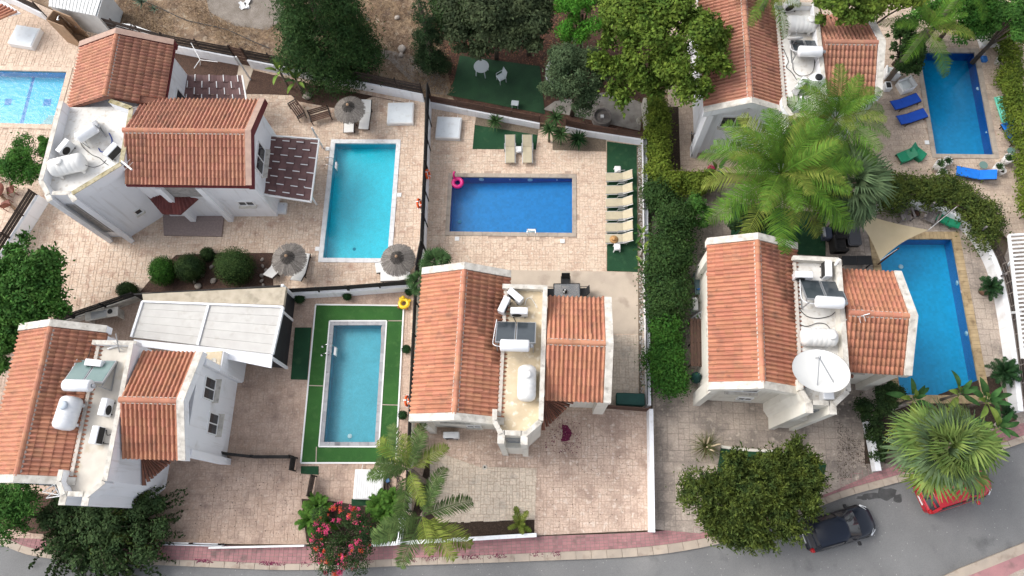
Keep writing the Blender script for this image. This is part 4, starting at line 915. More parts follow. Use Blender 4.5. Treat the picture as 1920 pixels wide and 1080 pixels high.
ac('air conditioner nearest the top parapet of the cream flat roof, set diagonally', W(967, 560, ZR), R_(-42)); ac('air conditioner standing against the tiles on the cream flat roof', W(946, 577, ZR), R_(66)); ac('squarely set air conditioner above the dark solar panels on the cream roof', W(974, 589, ZR), R_(-2))
ac('air conditioner left of the pair above the panels on the dish roof', W(1500, 522, ZR), R_(-3)); ac('air conditioner right of the pair above the panels on the dish roof', W(1545, 511, ZR), R_(84))
ac('air conditioner above the greenish solar panels', W(188, 685, ZR), R_(174)); ac('upright narrow air conditioner right of the bulky tank', W(206, 766, ZR), R_(84)); ac('lowest air conditioner on the left villa roof with looped cable', W(190, 818, ZR), R_(266))
ac('air conditioner with dark coil beside the mossy parapet', W(218, 290, ZR), R_(-125)); ac('small dark backed air conditioner behind the tank on the pointed bay roof', W(130, 283, ZR), R_(60))
ac('air conditioner by the black lidded tank', W(1496, 168, ZR), R_(52)); ac('air conditioner half hidden under the feathery palm fronds', W(1494, 205, ZR), R_(60)); ac('air conditioner at the top edge of the picture', W(1479, 18, ZR), R_(10))
ac('white air conditioner on the ground in front of the middle villa', W(848, 818, .02), R_(0))
def cable(label, px, z=ZR+.03, r=.018, m=None, name='cable'):
    pts = curve_pts([(*P(x, y, z), z+random.uniform(0, .04)) for x, y in px], 5); o = MB().tube(pts, r, 5).build(name, m or m_black, None, True); return tag(o, label, 'cable')
cable('black cable coil in the top corner of the cream flat roof', [(936, 540), (942, 536), (950, 545), (954, 560), (946, 566), (938, 560), (937, 548), (946, 541), (952, 552)])
cable('white pipe curving past the parapet of the cream flat roof', [(984, 572), (988, 560), (996, 560), (1003, 570), (1007, 577)], m=m_plastic)
cable('thin black cable running down to the dark solar panels', [(962, 594), (966, 602), (972, 612), (976, 624)])
cable('thick cable lying along the tile edge of the cream roof', [(940, 588), (940, 600), (936, 612), (938, 624)], r=.03)
cable('black cable bundle along the tiles of the dish roof', [(1484, 488), (1483, 505), (1479, 520), (1481, 540), (1486, 560), (1495, 578)], r=.03)
cable('cable loop beneath the solar panels of the dish roof', [(1487, 540), (1492, 566), (1508, 590), (1530, 597), (1555, 593), (1566, 585)])
cable('cable snaking to the ribbed tank on the dish roof', [(1485, 590), (1495, 605), (1512, 612), (1532, 606), (1548, 608), (1556, 616)])
cable('black cable loop beside the lowest air conditioner on the left roof', [(184, 830), (196, 832), (210, 832), (215, 824), (212, 815), (202, 816), (200, 808)])
cable('wide black cable loop at the top tiles of the left villa', [(172, 640), (150, 642), (141, 660), (142, 690), (155, 690), (166, 668), (172, 648)], z=ZR+.25)
cable('black cable from the panels to the air conditioner on the left villa', [(144, 700), (150, 690), (165, 688), (174, 686)])
cable('blue and black cable tangle on the pointed bay roof', [(205, 250), (210, 262), (208, 275), (200, 284), (190, 285), (185, 278)], m=mat('blue cable', (.02, .05, .25)), r=.03)
cable('thin cable looped over the pointed bay roof', [(150, 262), (156, 276), (172, 290), (186, 296), (196, 305), (204, 310)])
cable('black cable draped over the tank on the pointed bay roof', [(140, 304), (155, 308), (175, 314), (192, 308), (200, 300)], z=ZR+.5)
cable('long cable loop on the palm shaded villa roof', [(1486, 118), (1488, 132), (1498, 142), (1512, 142), (1524, 134), (1528, 112)])
cable('short cable tangle left of the grey panel on the palm shaded villa', [(1468, 92), (1474, 104), (1478, 116), (1474, 126), (1484, 136), (1494, 150)])
def mast(label, a, b, r=.03, m=None, n=0, name='antenna'):
    o = thing(name, label, name, a); A = Vector((0, 0, 0)); B = Vector(b)-Vector(a)
    MB().tube([A, B], r, 6).build('mast', m or m_grey, o)
    side = B.cross(Vector((0, 0, 1))).normalized()
    for i in range(n):
        p = A.lerp(B, .35+.6*i/max(1, n)); l = .35-.02*i; MB().tube([p-side*l, p+side*l], .012, 4).build('element', m or m_grey, o)
    return o
mast('grey antenna pole lying across the lower tiled wing of the dish villa', W(1585, 600, 5.95), W(1631, 588, 6.5), n=3)
mast('white pipe lying on the top corner of the left villa roof', W(202, 654, ZR+.05), W(234, 644, ZR+.15), .05, m_plastic, name='pipe')
mast('tall aerial with two white tips above the left villa', W(224, 660, ZR), W(217, 626, 6.6), n=2, m=m_grey)
mast('white vent pipe at the parapet corner of the dish roof', W(1566, 497, 5.9), W(1574, 486, 6.3), .06, m_plastic, name='vent_pipe')
mast('white aerial leaning over the tiles of the pointed bay villa', W(228, 302, 6.0), W(247, 318, 6.4), .05, m_plastic, n=2)
# giant dish
dl = W(1520, 716, ZR); DS = thing('satellite_dish', 'giant white satellite dish on the flat roof of the cream villa', 'satellite dish', dl)
Dm = Matrix.Translation((0, .05, 1.15)) @ Matrix.Rotation(R_(-4), 4, 'Y') @ Matrix.Rotation(R_(-26), 4, 'X'); rd = 1.26
m_dish = mat('dish white', (.60, .60, .58), (.56, .56, .54), 1., .5)
MB().lathe([(.02, 0)]+[(rd*k/8, .42*(k/8)**2) for k in range(1, 9)]+[(rd*1.01, .43), (rd*.98, .40)]+[(rd*k/8, .42*(k/8)**2-.03) for k in range(7, 0, -1)], 40, Dm).build('reflector', m_dish, DS, True)
ap = Dm @ Vector((-.1, .35, .95))
for q in ((-.25, -.62, .1), (.52, -.5, .1), (.0, .9, .22)): MB().tube([Dm @ Vector(q), ap], .03, 5).build('strut', m_grey, DS)
MB().lathe([(.05, -.08), (.07, .06), (.04, .1)], 10, Matrix.Translation(ap)).build('receiver', m_grey, DS, True)
f = MB(); f.tube([(0, 0, 0), (0, .05, 1.1)], .09, 10); f.tube([(-.6, -.5, 0), (0, 0, .7)], .035, 6); f.tube([(.6, -.5, 0), (0, 0, .7)], .035, 6); f.build('stand', m_grey, DS)
MB().bbox(.55, -.75, .3, .5, .4, .6, .03).build('control_box', m_steelw, DS)
sdh = thing('satellite_dish', 'small white satellite dish beside the grey solar panel', 'satellite dish', W(1482, 92, ZR))
Dm = Matrix.Translation((0, 0, .8)) @ Matrix.Rotation(R_(-62), 4, 'X'); MB().lathe([(.02, 0), (.15, .01), (.3, .05), (.42, .1), (.43, .09), (.3, .03), (.02, -.02)], 24, Dm).build('reflector', m_dish, sdh, True)
f = MB(); f.tube([(0, 0, 0), (0, 0, .8)], .03, 6); f.tube([Dm @ Vector((0, -.3, .05)), Dm @ Vector((0, -.1, .5))], .015, 5); f.build('stand', m_grey, sdh)
# triangular white bracket at the left villa front
o = tag(MB().tube([W(110, 928, 5.2), W(80, 922, 4.6), W(102, 908, 4.9), W(112, 930, 4.9)], .03, 5).tube([W(112, 930, 5.1), W(87, 934, 4.6), W(104, 918, 4.9)], .03, 5).build('wall_bracket', m_plastic), 'white triangular bracket at the front eaves of the left villa', 'bracket')

# ================================================================== GARDEN FURNITURE
def lounger(label, loc, rz, fab, fr, back=32, L=1.9, wd=.62, h=.32, thick=.05, arms=False, group=None, name='sun_lounger'):
    """local +y points to the head"""
    o = thing(name, label, 'sun lounger', loc, rz, group); hinge = L*.12; bl = L/2-hinge; a = R_(back)
    MB().bbox(0, (-L/2+hinge)/2, h, wd, L/2+hinge-.01, thick, .015).build('seat', fab, o)
    M = Matrix.Translation((0, hinge, h)) @ Matrix.Rotation(a, 4, 'X'); b = MB(); b.box(-wd/2, wd/2, .01, bl*1.12, -thick/2, thick/2, M); b.build('backrest', fab, o)
    f = MB()
    for s in (-1, 1):
        x = s*(wd/2+.02); f.bar((x, -L/2, h-.05), (x, hinge+.3, h-.05), .045)
        f.bar(M @ Vector((x, 0, -.04)), M @ Vector((x, bl*1.12, -.04)), .04)
    f.build('frame', fr, o)
    for sx in (-1, 1):
        for y in (-L/2+.15, hinge+.25): MB().bar((sx*wd/2, y, 0), (sx*wd/2, y, h-.05), .045).build('leg', fr, o)
    if arms:
        for sx in (-1, 1): MB().tube([(sx*(wd/2+.05), -.12, h), (sx*(wd/2+.06), -.05, h+.2), (sx*(wd/2+.06), .35, h+.24)], .025, 6).build('armrest', m_grey, o)
    return o
m_beige = mat('beige mesh fabric', (.46, .40, .28), (.40, .35, .25), 4, .9, fine=.06)
m_frame = mat('light metal frame', (.55, .55, .54), None, rough=.4, metal=.5)
for i, (x, lab) in enumerate(((957, 'left of the two beige loungers above the deep blue pool'), (989, 'right of the two beige loungers above the deep blue pool'))): lounger(lab, W(x, 286, .03), R_(0), m_beige, m_frame, 35, L=1.75, wd=.56, arms=True, group='beige loungers by the deep blue pool')
ordn = ['topmost', 'second from top', 'third from top', 'fourth from top', 'fifth from top', 'lowest']
for i, y in enumerate((336, 360, 384, 408, 430, 451)):
    lounger(ordn[i]+' of the six beige loungers on the side lawn'+(', with a straw hat on it' if i == 5 else ''), W(1160, y, .04), R_(-90), m_beige, m_frame, 38, L=1.62, wd=.52, arms=True, group='beige loungers by the deep blue pool')
m_wcush = mat('white cushion', (.74, .73, .70), (.68, .67, .64), 3, .9); gw = 'white loungers under straw umbrellas'
lounger('white lounger under the left part of the upper straw umbrella', W(657, 228), R_(2), m_wcush, m_darkwood, 25, group=gw); lounger('white lounger right of the upper straw umbrella', W(687, 222), R_(-4), m_wcush, m_darkwood, 20, group=gw)
lounger('white lounger left below the straw umbrella by the boulders', W(522, 502), R_(158), m_wcush, m_darkwood, 32, L=1.75, group=gw); lounger('white lounger right below the straw umbrella by the boulders', W(568, 506), R_(172), m_wcush, m_darkwood, 32, group=gw)
lounger('white lounger mostly hidden under the straw umbrella at the pool corner', W(736, 500), R_(-78), m_wcush, m_darkwood, 25, group=gw); lounger('white lounger lying crosswise against the black fence', W(743, 520), R_(-88), m_wcush, m_darkwood, 20, L=1.75, group=gw)
m_blue = mat('royal blue cushion', (.012, .075, .42), (.010, .06, .35), 3, .85); m_lblue = mat('bright blue cushion', (.012, .17, .62), (.010, .14, .55), 3, .85); gb = 'blue loungers round the mosaic pool'
lounger('upper of the two dark blue loungers left of the mosaic pool', W(1693, 197), R_(112), m_blue, m_darkwood, 18, thick=.08, group=gb); lounger('lower of the two dark blue loungers left of the mosaic pool', W(1705, 225), R_(110), m_blue, m_darkwood, 18, thick=.08, group=gb)
lounger('bright blue lounger below the air mattress by the hedge', W(1894, 260), R_(196), m_lblue, m_darkwood, 28, thick=.08, group=gb); lounger('bright blue lounger below the bottom end of the mosaic pool', W(1822, 331), R_(-104), m_lblue, m_darkwood, 28, thick=.08, L=2.1, group=gb)
def side_table(label, loc, rz=0):
    o = thing('side_table', label, 'side table', loc, rz, 'small white side tables')
    MB().bbox(0, 0, .40, .38, .38, .05, .04).build('table_top', m_plastic, o)
    for sx in (-1, 1):
        for sy in (-1, 1): MB().bar((sx*.13, sy*.13, .38), (sx*.18, sy*.18, 0), .06).build('leg', m_plastic, o)
    MB().box(-.15, .15, -.15, .15, .14, .17).build('shelf', m_plastic, o)
side_table('small white table between the two beige loungers', W(973, 285, .03)); side_table('small white table above the row of six beige loungers', W(1157, 322, .04)); side_table('small white table below the row of six beige loungers', W(1156, 467, .04))
# straw hat
hat = thing('straw_hat', 'straw hat left on the lowest beige lounger', 'hat', W(1151, 449, .40)); mh = mat('straw', (.45, .26, .11), (.36, .2, .08), 12, .9)
MB().lathe([(.24, .0), (.25, .015), (.12, .03)], 20).build('brim', mh, hat, True); MB().lathe([(.115, .03), (.11, .12), (.08, .16), (.02, .165)], 16).build('crown', mh, hat, True); MB().lathe([(.119, .032), (.118, .06)], 16, capb=False, capt=False).build('band', m_dark, hat)
# thatched umbrellas
m_straw = mat('grey brushwood', (.24, .215, .19), (.16, .145, .13), 10, .95, vary=.35); m_strawd = mat('dark brushwood', (.085, .075, .068), (.05, .045, .04), 12, 1., vary=.35)
def parasol(label, loc, rad=.98, seed=1):
    o = thing('straw_umbrella', label, 'umbrella', loc, 0, 'grey straw umbrellas'); R = np.random.default_rng(seed); top, drop = 2.35, .5
    MB().tube([(0, 0, 0), (0, 0, top)], .04, 8).build('pole', m_brownwood, o)
    def straw(n, r0, r1, z0, z1, m, name):
        a = R.uniform(0, 2*math.pi, n); ra = r0*R.uniform(.2, 1.2, n); rb = r1*R.uniform(.82, 1.04, n); wd = R.uniform(.006, .016, n); da = R.normal(0, .05, n); zj = R.normal(0, .018, n)
        f = lambda r: z0+(z1-z0)*np.clip((r-r0)/(r1-r0), -.2, 1.2)
        p0 = np.c_[ra*np.cos(a), ra*np.sin(a), f(ra)+zj]; p1 = np.c_[rb*np.cos(a+da), rb*np.sin(a+da), f(rb)+zj]; t = np.c_[-np.sin(a), np.cos(a), 0*a]*wd[:, None]
        V = np.stack([p0-t*.5, p0+t*.5, p1+t, p1-t], 1).reshape(-1, 3); npmesh(name, V, np.arange(4*n).reshape(-1, 4), m, o)
    straw(1500, .1, rad, top-.02, top-drop, m_straw, 'thatch'); straw(420, .02, rad*.42, top+.1, top-.16, m_strawd, 'thatch_cap')
    MB().lathe([(.06, top-.02), (.09, top+.1), (.07, top+.17), (.02, top+.2)], 12).build('finial', m_tan, o, True)
    for i in range(8): a = i*math.pi/4; MB().tube([(0, 0, top-.08), (rad*.95*math.cos(a), rad*.95*math.sin(a), top-drop-.03)], .014, 4).build('rib', m_brownwood, o)
    return o
parasol('straw umbrella under the big pine beside the white hot tub cover', W(669, 236), .95, 1); parasol('straw umbrella beside the round clipped shrubs and boulders', W(561, 507), 1.0, 2); parasol('straw umbrella at the lower right corner of the turquoise pool', W(757, 508), .98, 3)
# pump room covers
m_cover = mat('pale blue white cover', (.68, .72, .74), (.62, .66, .68), 2, .5, dirt=(.55, .57, .57), dscale=3)
def cover(label, loc, rz, sx, sy, h=.3, ribs=0, m=None):
    o = thing('pump_cover', label, 'cover', loc, rz); MB().bbox(0, 0, h/2, sx, sy, h, .03).build('base', m_plastic, o)
    if ribs:
        for i in range(ribs): MB().bbox(-sx/2+.07+(sx-.14)*(i+.5)/ribs, 0, h+.012, (sx-.14)/ribs*.8, sy-.12, .03, .008).build('rib', m_plastic, o)
    else: MB().bbox(0, 0, h+.012, sx-.14, sy-.14, .03, .012).build('lid', m or m_cover, o)
    for s in (-1, 1): MB().tube([(s*sx*.3, sy/2, h*.5), (s*sx*.3, sy/2+.28, .05)], .02, 5).build('hinge_bar', m_plastic, o)
    return o
cover('square white pump cover near the upper straw umbrella', W(752, 216), R_(0), 1.65, 1.5); cover('square white pump cover inside the corner of the sand terrace', W(842, 244), R_(-4), 1.55, 1.5, .35)
cover('tilted white pump cover beside the tan shower cabin', W(52, 74), R_(-12), 1.75, 1.5, .4); cover('stained white pump cover at the far corner of the mosaic pool', W(1855, 72), R_(4), 1.6, 1.4, .3, m=mat('stained cover', (.66, .66, .63), (.60, .54, .36), 1.6, .6))
cover('white ribbed pump cover below the pool with the green lawn', W(694, 909), R_(-1), 1.55, 1.55, .45, 12)
# inflatables
m_pinkp = mat('pink vinyl', (.72, .02, .22), (.62, .015, .18), 6, .3, spec=.6); m_yel = mat('yellow vinyl', (.80, .52, .01), None, rough=.3, spec=.6); m_turq = mat('turquoise vinyl', (.10, .58, .42), (.2, .66, .5), 8, .3, spec=.6)
def torus(par, r, t, z, m, name, n=24, k=10):
    b = MB(); vs_ = [((r+t*math.cos(2*math.pi*j/k))*math.cos(2*math.pi*i/n), (r+t*math.cos(2*math.pi*j/k))*math.sin(2*math.pi*i/n), z+t*math.sin(2*math.pi*j/k)) for i in range(n) for j in range(k)]
    b.add(vs_, [(i*k+j, ((i+1) % n)*k+j, ((i+1) % n)*k+(j+1) % k, i*k+(j+1) % k) for i in range(n) for j in range(k)]); return b.build(name, m, par, True)
fl = thing('swim_ring', 'pink flamingo swim ring floating in the corner of the deep blue pool', 'swim ring', W(858, 343, .0)); torus(fl, .27, .12, .02, m_pinkp, 'ring')
MB().tube(curve_pts([(-.16, .22, .08), (-.2, .30, .3), (-.2, .36, .48), (-.17, .46, .52), (-.14, .54, .46)], 4), [.07]*8+[.06]*6+[.035]*3, 8).build('neck', m_pinkp, fl, True); MB().lathe([(.02, 0), (.05, .03), (.03, .1), (.01, .12)], 8, Matrix.Translation((-.13, .56, .44)) @ Matrix.Rotation(R_(100), 4, 'X')).build('beak', m_dark, fl, True)
dk = thing('swim_ring', 'yellow animal shaped swim ring beside the black fence corner', 'swim ring', W(758, 570, .1)); torus(dk, .24, .11, .12, m_yel, 'ring')
for a, l in ((.5, 1), (2.2, 1), (3.8, .8), (5.2, .8)): MB().lathe([(.02, -.06), (.09, -.03), (.09, .03), (.02, .06)], 10, Matrix.Translation((.36*math.cos(a), .36*math.sin(a), .12))).build('limb', m_yel if l == 1 else mat('brown vinyl', (.25, .1, .04)), dk, True)
MB().lathe([(.01, -.1), (.1, -.05), (.12, 0), (.1, .06), (.01, .1)], 12, Matrix.Translation((-.05, .33, .2))).build('head', m_yel, dk, True)
am = thing('air_mattress', 'turquoise air mattress lying along the hedge beside the mosaic pool', 'air mattress', W(1882, 206), R_(4))
for i in range(4): MB().tube([(-.24+i*.16, -.85, .1), (-.24+i*.16, .5, .1)], .085, 8).build('chamber', m_turq, am, True)
MB().tube([(-.28, .7, .14), (.28, .7, .14)], .16, 10).build('pillow', m_turq, am, True); MB().tube([(-.34, -.92, .1), (.34, -.92, .1)], .07, 8).build('rim', m_turq, am, True)
for s in (-1, 1): MB().tube([(s*.36, -.9, .1), (s*.36, .85, .1)], .07, 8).build('rim', m_turq, am, True)
m_or = mat('orange plastic', (.72, .10, .02), None, rough=.5)
for x, y, l in ((802, 327, 'orange life ring on the white wall at the deep blue pool'), (786, 382, 'orange life ring on the dark screen beside the turquoise pool'), (764, 752, 'orange life ring on the dark screen beside the green pool lawn')):
    lr = thing('life_ring', l, 'life ring', W(x, y, 1.3)); lr.rotation_euler = (0, R_(75), 0); torus(lr, .26, .07, 0, m_or, 'ring')
    for k in range(4):
        a = k*math.pi/2; MB().cbox(.26*math.cos(a), .26*math.sin(a), 0, .16, .05, .16, a).build('band', m_plastic, lr)
# benches
def bench(label, loc, rz, L=1.5):
    o = thing('bench', label, 'bench', loc, rz)
    for i in range(4): MB().cbox(0, -.2+i*.12, .43, L, .09, .03).build('slat', m_brownwood, o)
    for i in range(3): MB().cbox(0, .27+.03*i, .56+i*.13, L, .025, .09, rx=R_(-12)).build('back_slat', m_brownwood, o)
    for s in (-1, 1):
        x = s*(L/2-.06); b = MB(); b.bar((x, -.24, 0), (x, -.24, .62), .05); b.bar((x, .25, 0), (x, .33, .9), .05); b.bar((x, -.26, .62), (x, .3, .62), .06, .04); b.bar((x, -.24, .4), (x, .27, .4), .05); b.build('end_frame', m_dark, o)
bench('brown slatted bench at the edge of the mulch bed, turned to the pool corner', W(560, 213), R_(-55), 1.3); bench('wide dark bench beside the upper straw umbrella', W(604, 224), R_(18), 1.35)
# dining set under the roof edge
m_bt = mat('black mesh fabric', (.02, .021, .023), None, rough=.7)
def chair(label, loc, rz, fab, fr, group=None, wd=.48, name='patio_chair', arms=True):
    o = thing(name, label, 'chair', loc, rz, group)
    MB().bbox(0, 0, .44, wd, .46, .04, .02).build('seat', fab, o)
    MB().cbox(0, .27, .72, wd, .03, .58, rx=R_(-14)).build('backrest', fab, o)
    for sx in (-1, 1):
        for y in (-.2, .22): MB().bar((sx*wd/2, y, 0), (sx*wd/2, y, .44), .035).build('leg', fr, o)
        if arms: MB().tube([(sx*(wd/2+.02), -.2, .44), (sx*(wd/2+.02), -.2, .64), (sx*(wd/2+.02), .26, .68)], .02, 5).build('armrest', fr, o)
    return o
gc = 'black chairs at the glass table'
chair('black chair at the far side of the glass table', W(1060, 533), 0, m_bt, m_black, gc); chair('black chair at the left end of the glass table', W(1032, 553), R_(90), m_bt, m_black, gc); chair('black chair at the right end of the glass table', W(1092, 552), R_(-90), m_bt, m_black, gc)
gt = thing('glass_table', 'black framed glass table beside the roof edge of the middle villa', 'table', W(1062, 553))
MB().box(-.72, .72, -.42, .42, .715, .73).build('glass_top', mat('table glass', (.20, .21, .22), None, rough=.05, alpha=.55, spec=.7), gt)
f = MB()
for a, b in (((-.74, -.44), (.74, -.44)), ((.74, -.44), (.74, .44)), ((.74, .44), (-.74, .44)), ((-.74, .44), (-.74, -.44))): f.bar((*a, .71), (*b, .71), .05, .04)
f.build('rim', m_black, gt)
for sx in (-1, 1):
    for sy in (-1, 1): MB().bar((sx*.7, sy*.4, 0), (sx*.7, sy*.4, .7), .045).build('leg', m_black, gt)
vz = thing('ornament', 'black and white ornament in the middle of the glass table', 'ornament', W(1059, 547, .735)); MB().lathe([(.06, 0), (.12, .03), (.14, .08), (.1, .09)], 14).build('bowl', m_black, vz, True)
for i in range(5): MB().lathe([(.01, .06), (.045, .09), (.045, .13), (.01, .16)], 8, Matrix.Translation((.07*math.cos(i*1.3), .07*math.sin(i*1.3), 0))).build('ball', m_plastic if i % 2 else m_dark, vz, True)
# wooded yard table and chairs
tb = thing('round_table', 'round pale table with slatted top on the shaded turf', 'table', W(904, 137)); mt = mat('pale grey plastic', (.40, .44, .46), None, rough=.5)
for i, (r0, r1) in enumerate(((.03, .13), (.15, .27), (.29, .40), (.42, .48))): MB().lathe([(r0, .72), (r1, .72), (r1, .745), (r0, .745)], 28, capb=False, capt=False).build('top_ring', mt, tb)
MB().lathe([(.40, .69), (.47, .70), (.47, .715), (.0, .715)], 24).build('top_frame', mt, tb)
for i in range(4): a = i*math.pi/2+.5; MB().bar((.36*math.cos(a), .36*math.sin(a), .7), (.44*math.cos(a), .44*math.sin(a), 0), .05).build('leg', mt, tb)
chair('pale plastic armchair beside the round table on shaded turf', W(940, 152), R_(-60), mt, mt); st_ = thing('stool', 'small pale stool on the turf behind the brown fence', 'stool', W(966, 200), R_(-8))
MB().bbox(0, 0, .42, .46, .36, .05, .02).build('seat', mt, st_)
for sx in (-1, 1):
    for sy in (-1, 1): MB().bar((sx*.18, sy*.13, 0), (sx*.18, sy*.13, .42), .04).build('leg', mt, st_)
# red table with chairs on the far left terrace
rt = thing('round_table', 'round red brown table with chairs at the left edge', 'table', W(5, 366)); mrt = mat('red brown wood', (.22, .07, .045), (.15, .05, .035), 5, .6)
MB().lathe([(.02, .70), (.55, .70), (.57, .72), (.56, .745), (.1, .75)], 28).build('table_top', mrt, rt, True); MB().tube([(0, 0, 0), (0, 0, .7)], .05, 8).build('leg', mrt, rt); MB().lathe([(.1, .75), (.12, .8), (.06, .82)], 12).build('umbrella_socket', m_blue, rt, True)
for i, (x, y, a) in enumerate(((28, 362, -70), (20, 388, -150), (2, 338, 20))): chair(['red brown folding chair right of the round red table', 'red brown folding chair below the round red table', 'red brown folding chair above the round red table'][i], W(x, y), R_(a), mrt, mrt, 'folding chairs at the red table', arms=False)
bm = tag(MB().tube([W(-10, 355, .3), W(28, 392, .3)], .09, 8).build('rolled_mat', m_tan), 'rolled tan mat leaning by the red table', 'mat')
# rattan lounge set in the courtyard
m_rat = mat('black rattan', (.018, .017, .017), (.028, .026, .025), 14, .8, fine=.3)
def sofa(label, loc, rz, wd=.9):
    o = thing('rattan_armchair', label, 'armchair', loc, rz, 'black rattan seats'); MB().bbox(0, -.05, .2, wd, .8, .36, .03).build('base', m_rat, o); MB().bbox(0, -.08, .44, wd-.3, .62, .12, .04).build('cushion', m_dark, o)
    MB().bbox(0, .34, .45, wd, .14, .8, .03).build('backrest', m_rat, o)
    for s in (-1, 1): MB().bbox(s*(wd/2-.07), -.12, .33, .14, .78, .58, .03).build('armrest', m_rat, o)
sofa('upper black rattan armchair under the edge of the fan palm', W(1567, 437), R_(90)); sofa('lower black rattan armchair beside the black coffee table', W(1567, 463), R_(90))
ct_ = thing('coffee_table', 'black glass topped coffee table near the shade sail', 'table', W(1596, 446)); MB().bbox(0, 0, .2, .72, 1.2, .38, .06).build('base', m_rat, ct_); MB().bbox(0, 0, .405, .78, 1.26, .03, .08).build('top', m_glass, ct_)
gr = thing('grill', 'dark barbecue grill with grey lid beside the rattan armchairs', 'grill', W(1543, 445)); MB().bbox(0, 0, .55, .5, .7, .5, .05).build('body', mat('dark blue grey', (.05, .06, .09), None, rough=.4), gr); MB().tube([(-.25, -.3, .85), (-.25, .3, .85)], .1, 8).build('lid', m_grey, gr, True)
for sx in (-1, 1):
    for sy in (-1, 1): MB().bar((sx*.2, sy*.3, 0), (sx*.2, sy*.3, .4), .04).build('leg', m_black, gr)
bt = thing('bench_table', 'long black bench table above the right wing of the dish villa', 'table', W(1598, 496)); 
for i in (-1, 1): MB().bbox(i*.42, 0, .7, .82, .55, .04, .01).build('table_top', m_bt, bt)
for sx in (-1, 1):
    for sy in (-1, 1): MB().bar((sx*.75, sy*.22, 0), (sx*.75, sy*.22, .7), .05).build('leg', m_black, bt)
# deck chairs in the pool corner
m_gwood = mat('weathered grey wood', (.20, .18, .175), (.14, .125, .12), 6, .9, vary=.2)
def deck(label, loc, rz):
    o = thing('deck_chair', label, 'deck chair', loc, rz, 'grey deck chairs')
    for i in range(6): MB().cbox(-.25+i*.1, -.12, .34, .085, .6, .02, rx=R_(8)).build('seat_slat', m_gwood, o)
    for i in range(6): MB().cbox(-.25+i*.1, .42, .62, .085, .78, .02, rx=R_(48)).build('back_slat', m_gwood, o)
    for s in (-1, 1):
        MB().cbox(s*.36, -.05, .58, .12, .75, .025).build('armrest', m_gwood, o); MB().bar((s*.34, -.38, 0), (s*.34, -.38, .57), .06).build('leg', m_gwood, o); MB().bar((s*.34, .35, 0), (s*.34, .3, .57), .06).build('leg', m_gwood, o)
deck('grey slatted deck chair beside the small wire basket', W(1692, 405), R_(8)); deck('grey slatted deck chair next to the green lounger', W(1741, 408), R_(-30))
m_grn = mat('green plastic', (.012, .22, .11), (.010, .18, .09), 3, .4)
lounger('green plastic lounger in the curve of the white wall', W(1768, 415), R_(-122), m_grn, m_grn, 20, L=1.5, wd=.55, group='green plastic seats'); 
def pl_chair(label, loc, rz):
    o = thing('plastic_chair', label, 'chair', loc, rz, 'green plastic seats'); MB().bbox(0, -.12, .3, .62, .6, .05, .03).build('seat', m_grn, o); MB().cbox(0, .35, .42, .62, .55, .04, rx=R_(40)).build('backrest', m_grn, o)
    for s in (-1, 1): MB().cbox(s*.31, 0, .16, .05, .75, .30, rx=R_(8)).build('side', m_grn, o)
pl_chair('left of the two green plastic recliners by the mosaic pool', W(1693, 297), R_(-70)); pl_chair('right of the two green plastic recliners by the mosaic pool', W(1718, 292), R_(50))
bk = thing('basket', 'small dark wire basket between the grey deck chairs', 'basket', W(1714, 404)); torus(bk, .2, .03, .3, m_dark, 'rim', 16, 6); MB().lathe([(.12, 0), (.17, .15), (.2, .3)], 14, capt=False).build('body', m_brownwood, bk)
# shade sail
m_sail = mat('sand sail cloth', (.55, .45, .29), (.50, .41, .26), 1.2, .9, transl=.2)
SA = thing('shade_sail', 'sand coloured triangular shade sail over the sky blue pool', 'shade sail', W(1660, 440, 2.6)); so = Vector(W(1660, 440, 2.6))
c1, c2, c3 = [Vector(p)-so for p in (W(1592, 392, 3.3), W(1741, 431, 2.5), W(1650, 488, 2.5))]
b = MB(); n = 12; idx = {}
for i in range(n+1):
    for j in range(n+1-i):
        k = n-i-j; u, v, w3 = i/n, j/n, k/n; p = c1*u+c2*v+c3*w3; g = (c1+c2+c3)/3
        e = 4*(u*v*(1-w3)**2+v*w3*(1-u)**2+w3*u*(1-v)**2); inner = min(1, 27*u*v*w3)
        p = p+(g-p)*(.16*e*(1-inner*.9))-Vector((0, 0, .25*inner)); idx[i, j] = len(b.v); b.v.append(tuple(p))
for i in range(n):
    for j in range(n-i):
        b.f.append((idx[i, j], idx[i+1, j], idx[i, j+1]))
        if i+j < n-1: b.f.append((idx[i+1, j], idx[i+1, j+1], idx[i, j+1]))
b.build('cloth', m_sail, SA, True)
for p, q in ((c1, (1588, 400)), (c2, (1752, 420)), (c3, (1646, 496))):
    g = Vector(W(*q, 0))-so; MB().tube([g, Vector((g.x, g.y, p.z+.1))], .045, 8).build('pole', m_brownwood, SA); MB().tube([Vector((g.x, g.y, p.z)), p], .012, 4).build('rope', m_plastic, SA)
for x0, y0, x1, y1, l in ((1820, 447, 1850, 425, 'upper weathered wooden pole across the curved white wall'), (1871, 521, 1887, 513, 'lower weathered wooden pole across the dark rails'), (1737, 394, 1752, 380, 'thin wooden pole at the top of the curved white wall')):
    tag(MB().tube([W(x0, y0, 0), W(x1, y1, 1.9)], .06, 8).build('wooden_pole', m_gwood), l, 'pole')
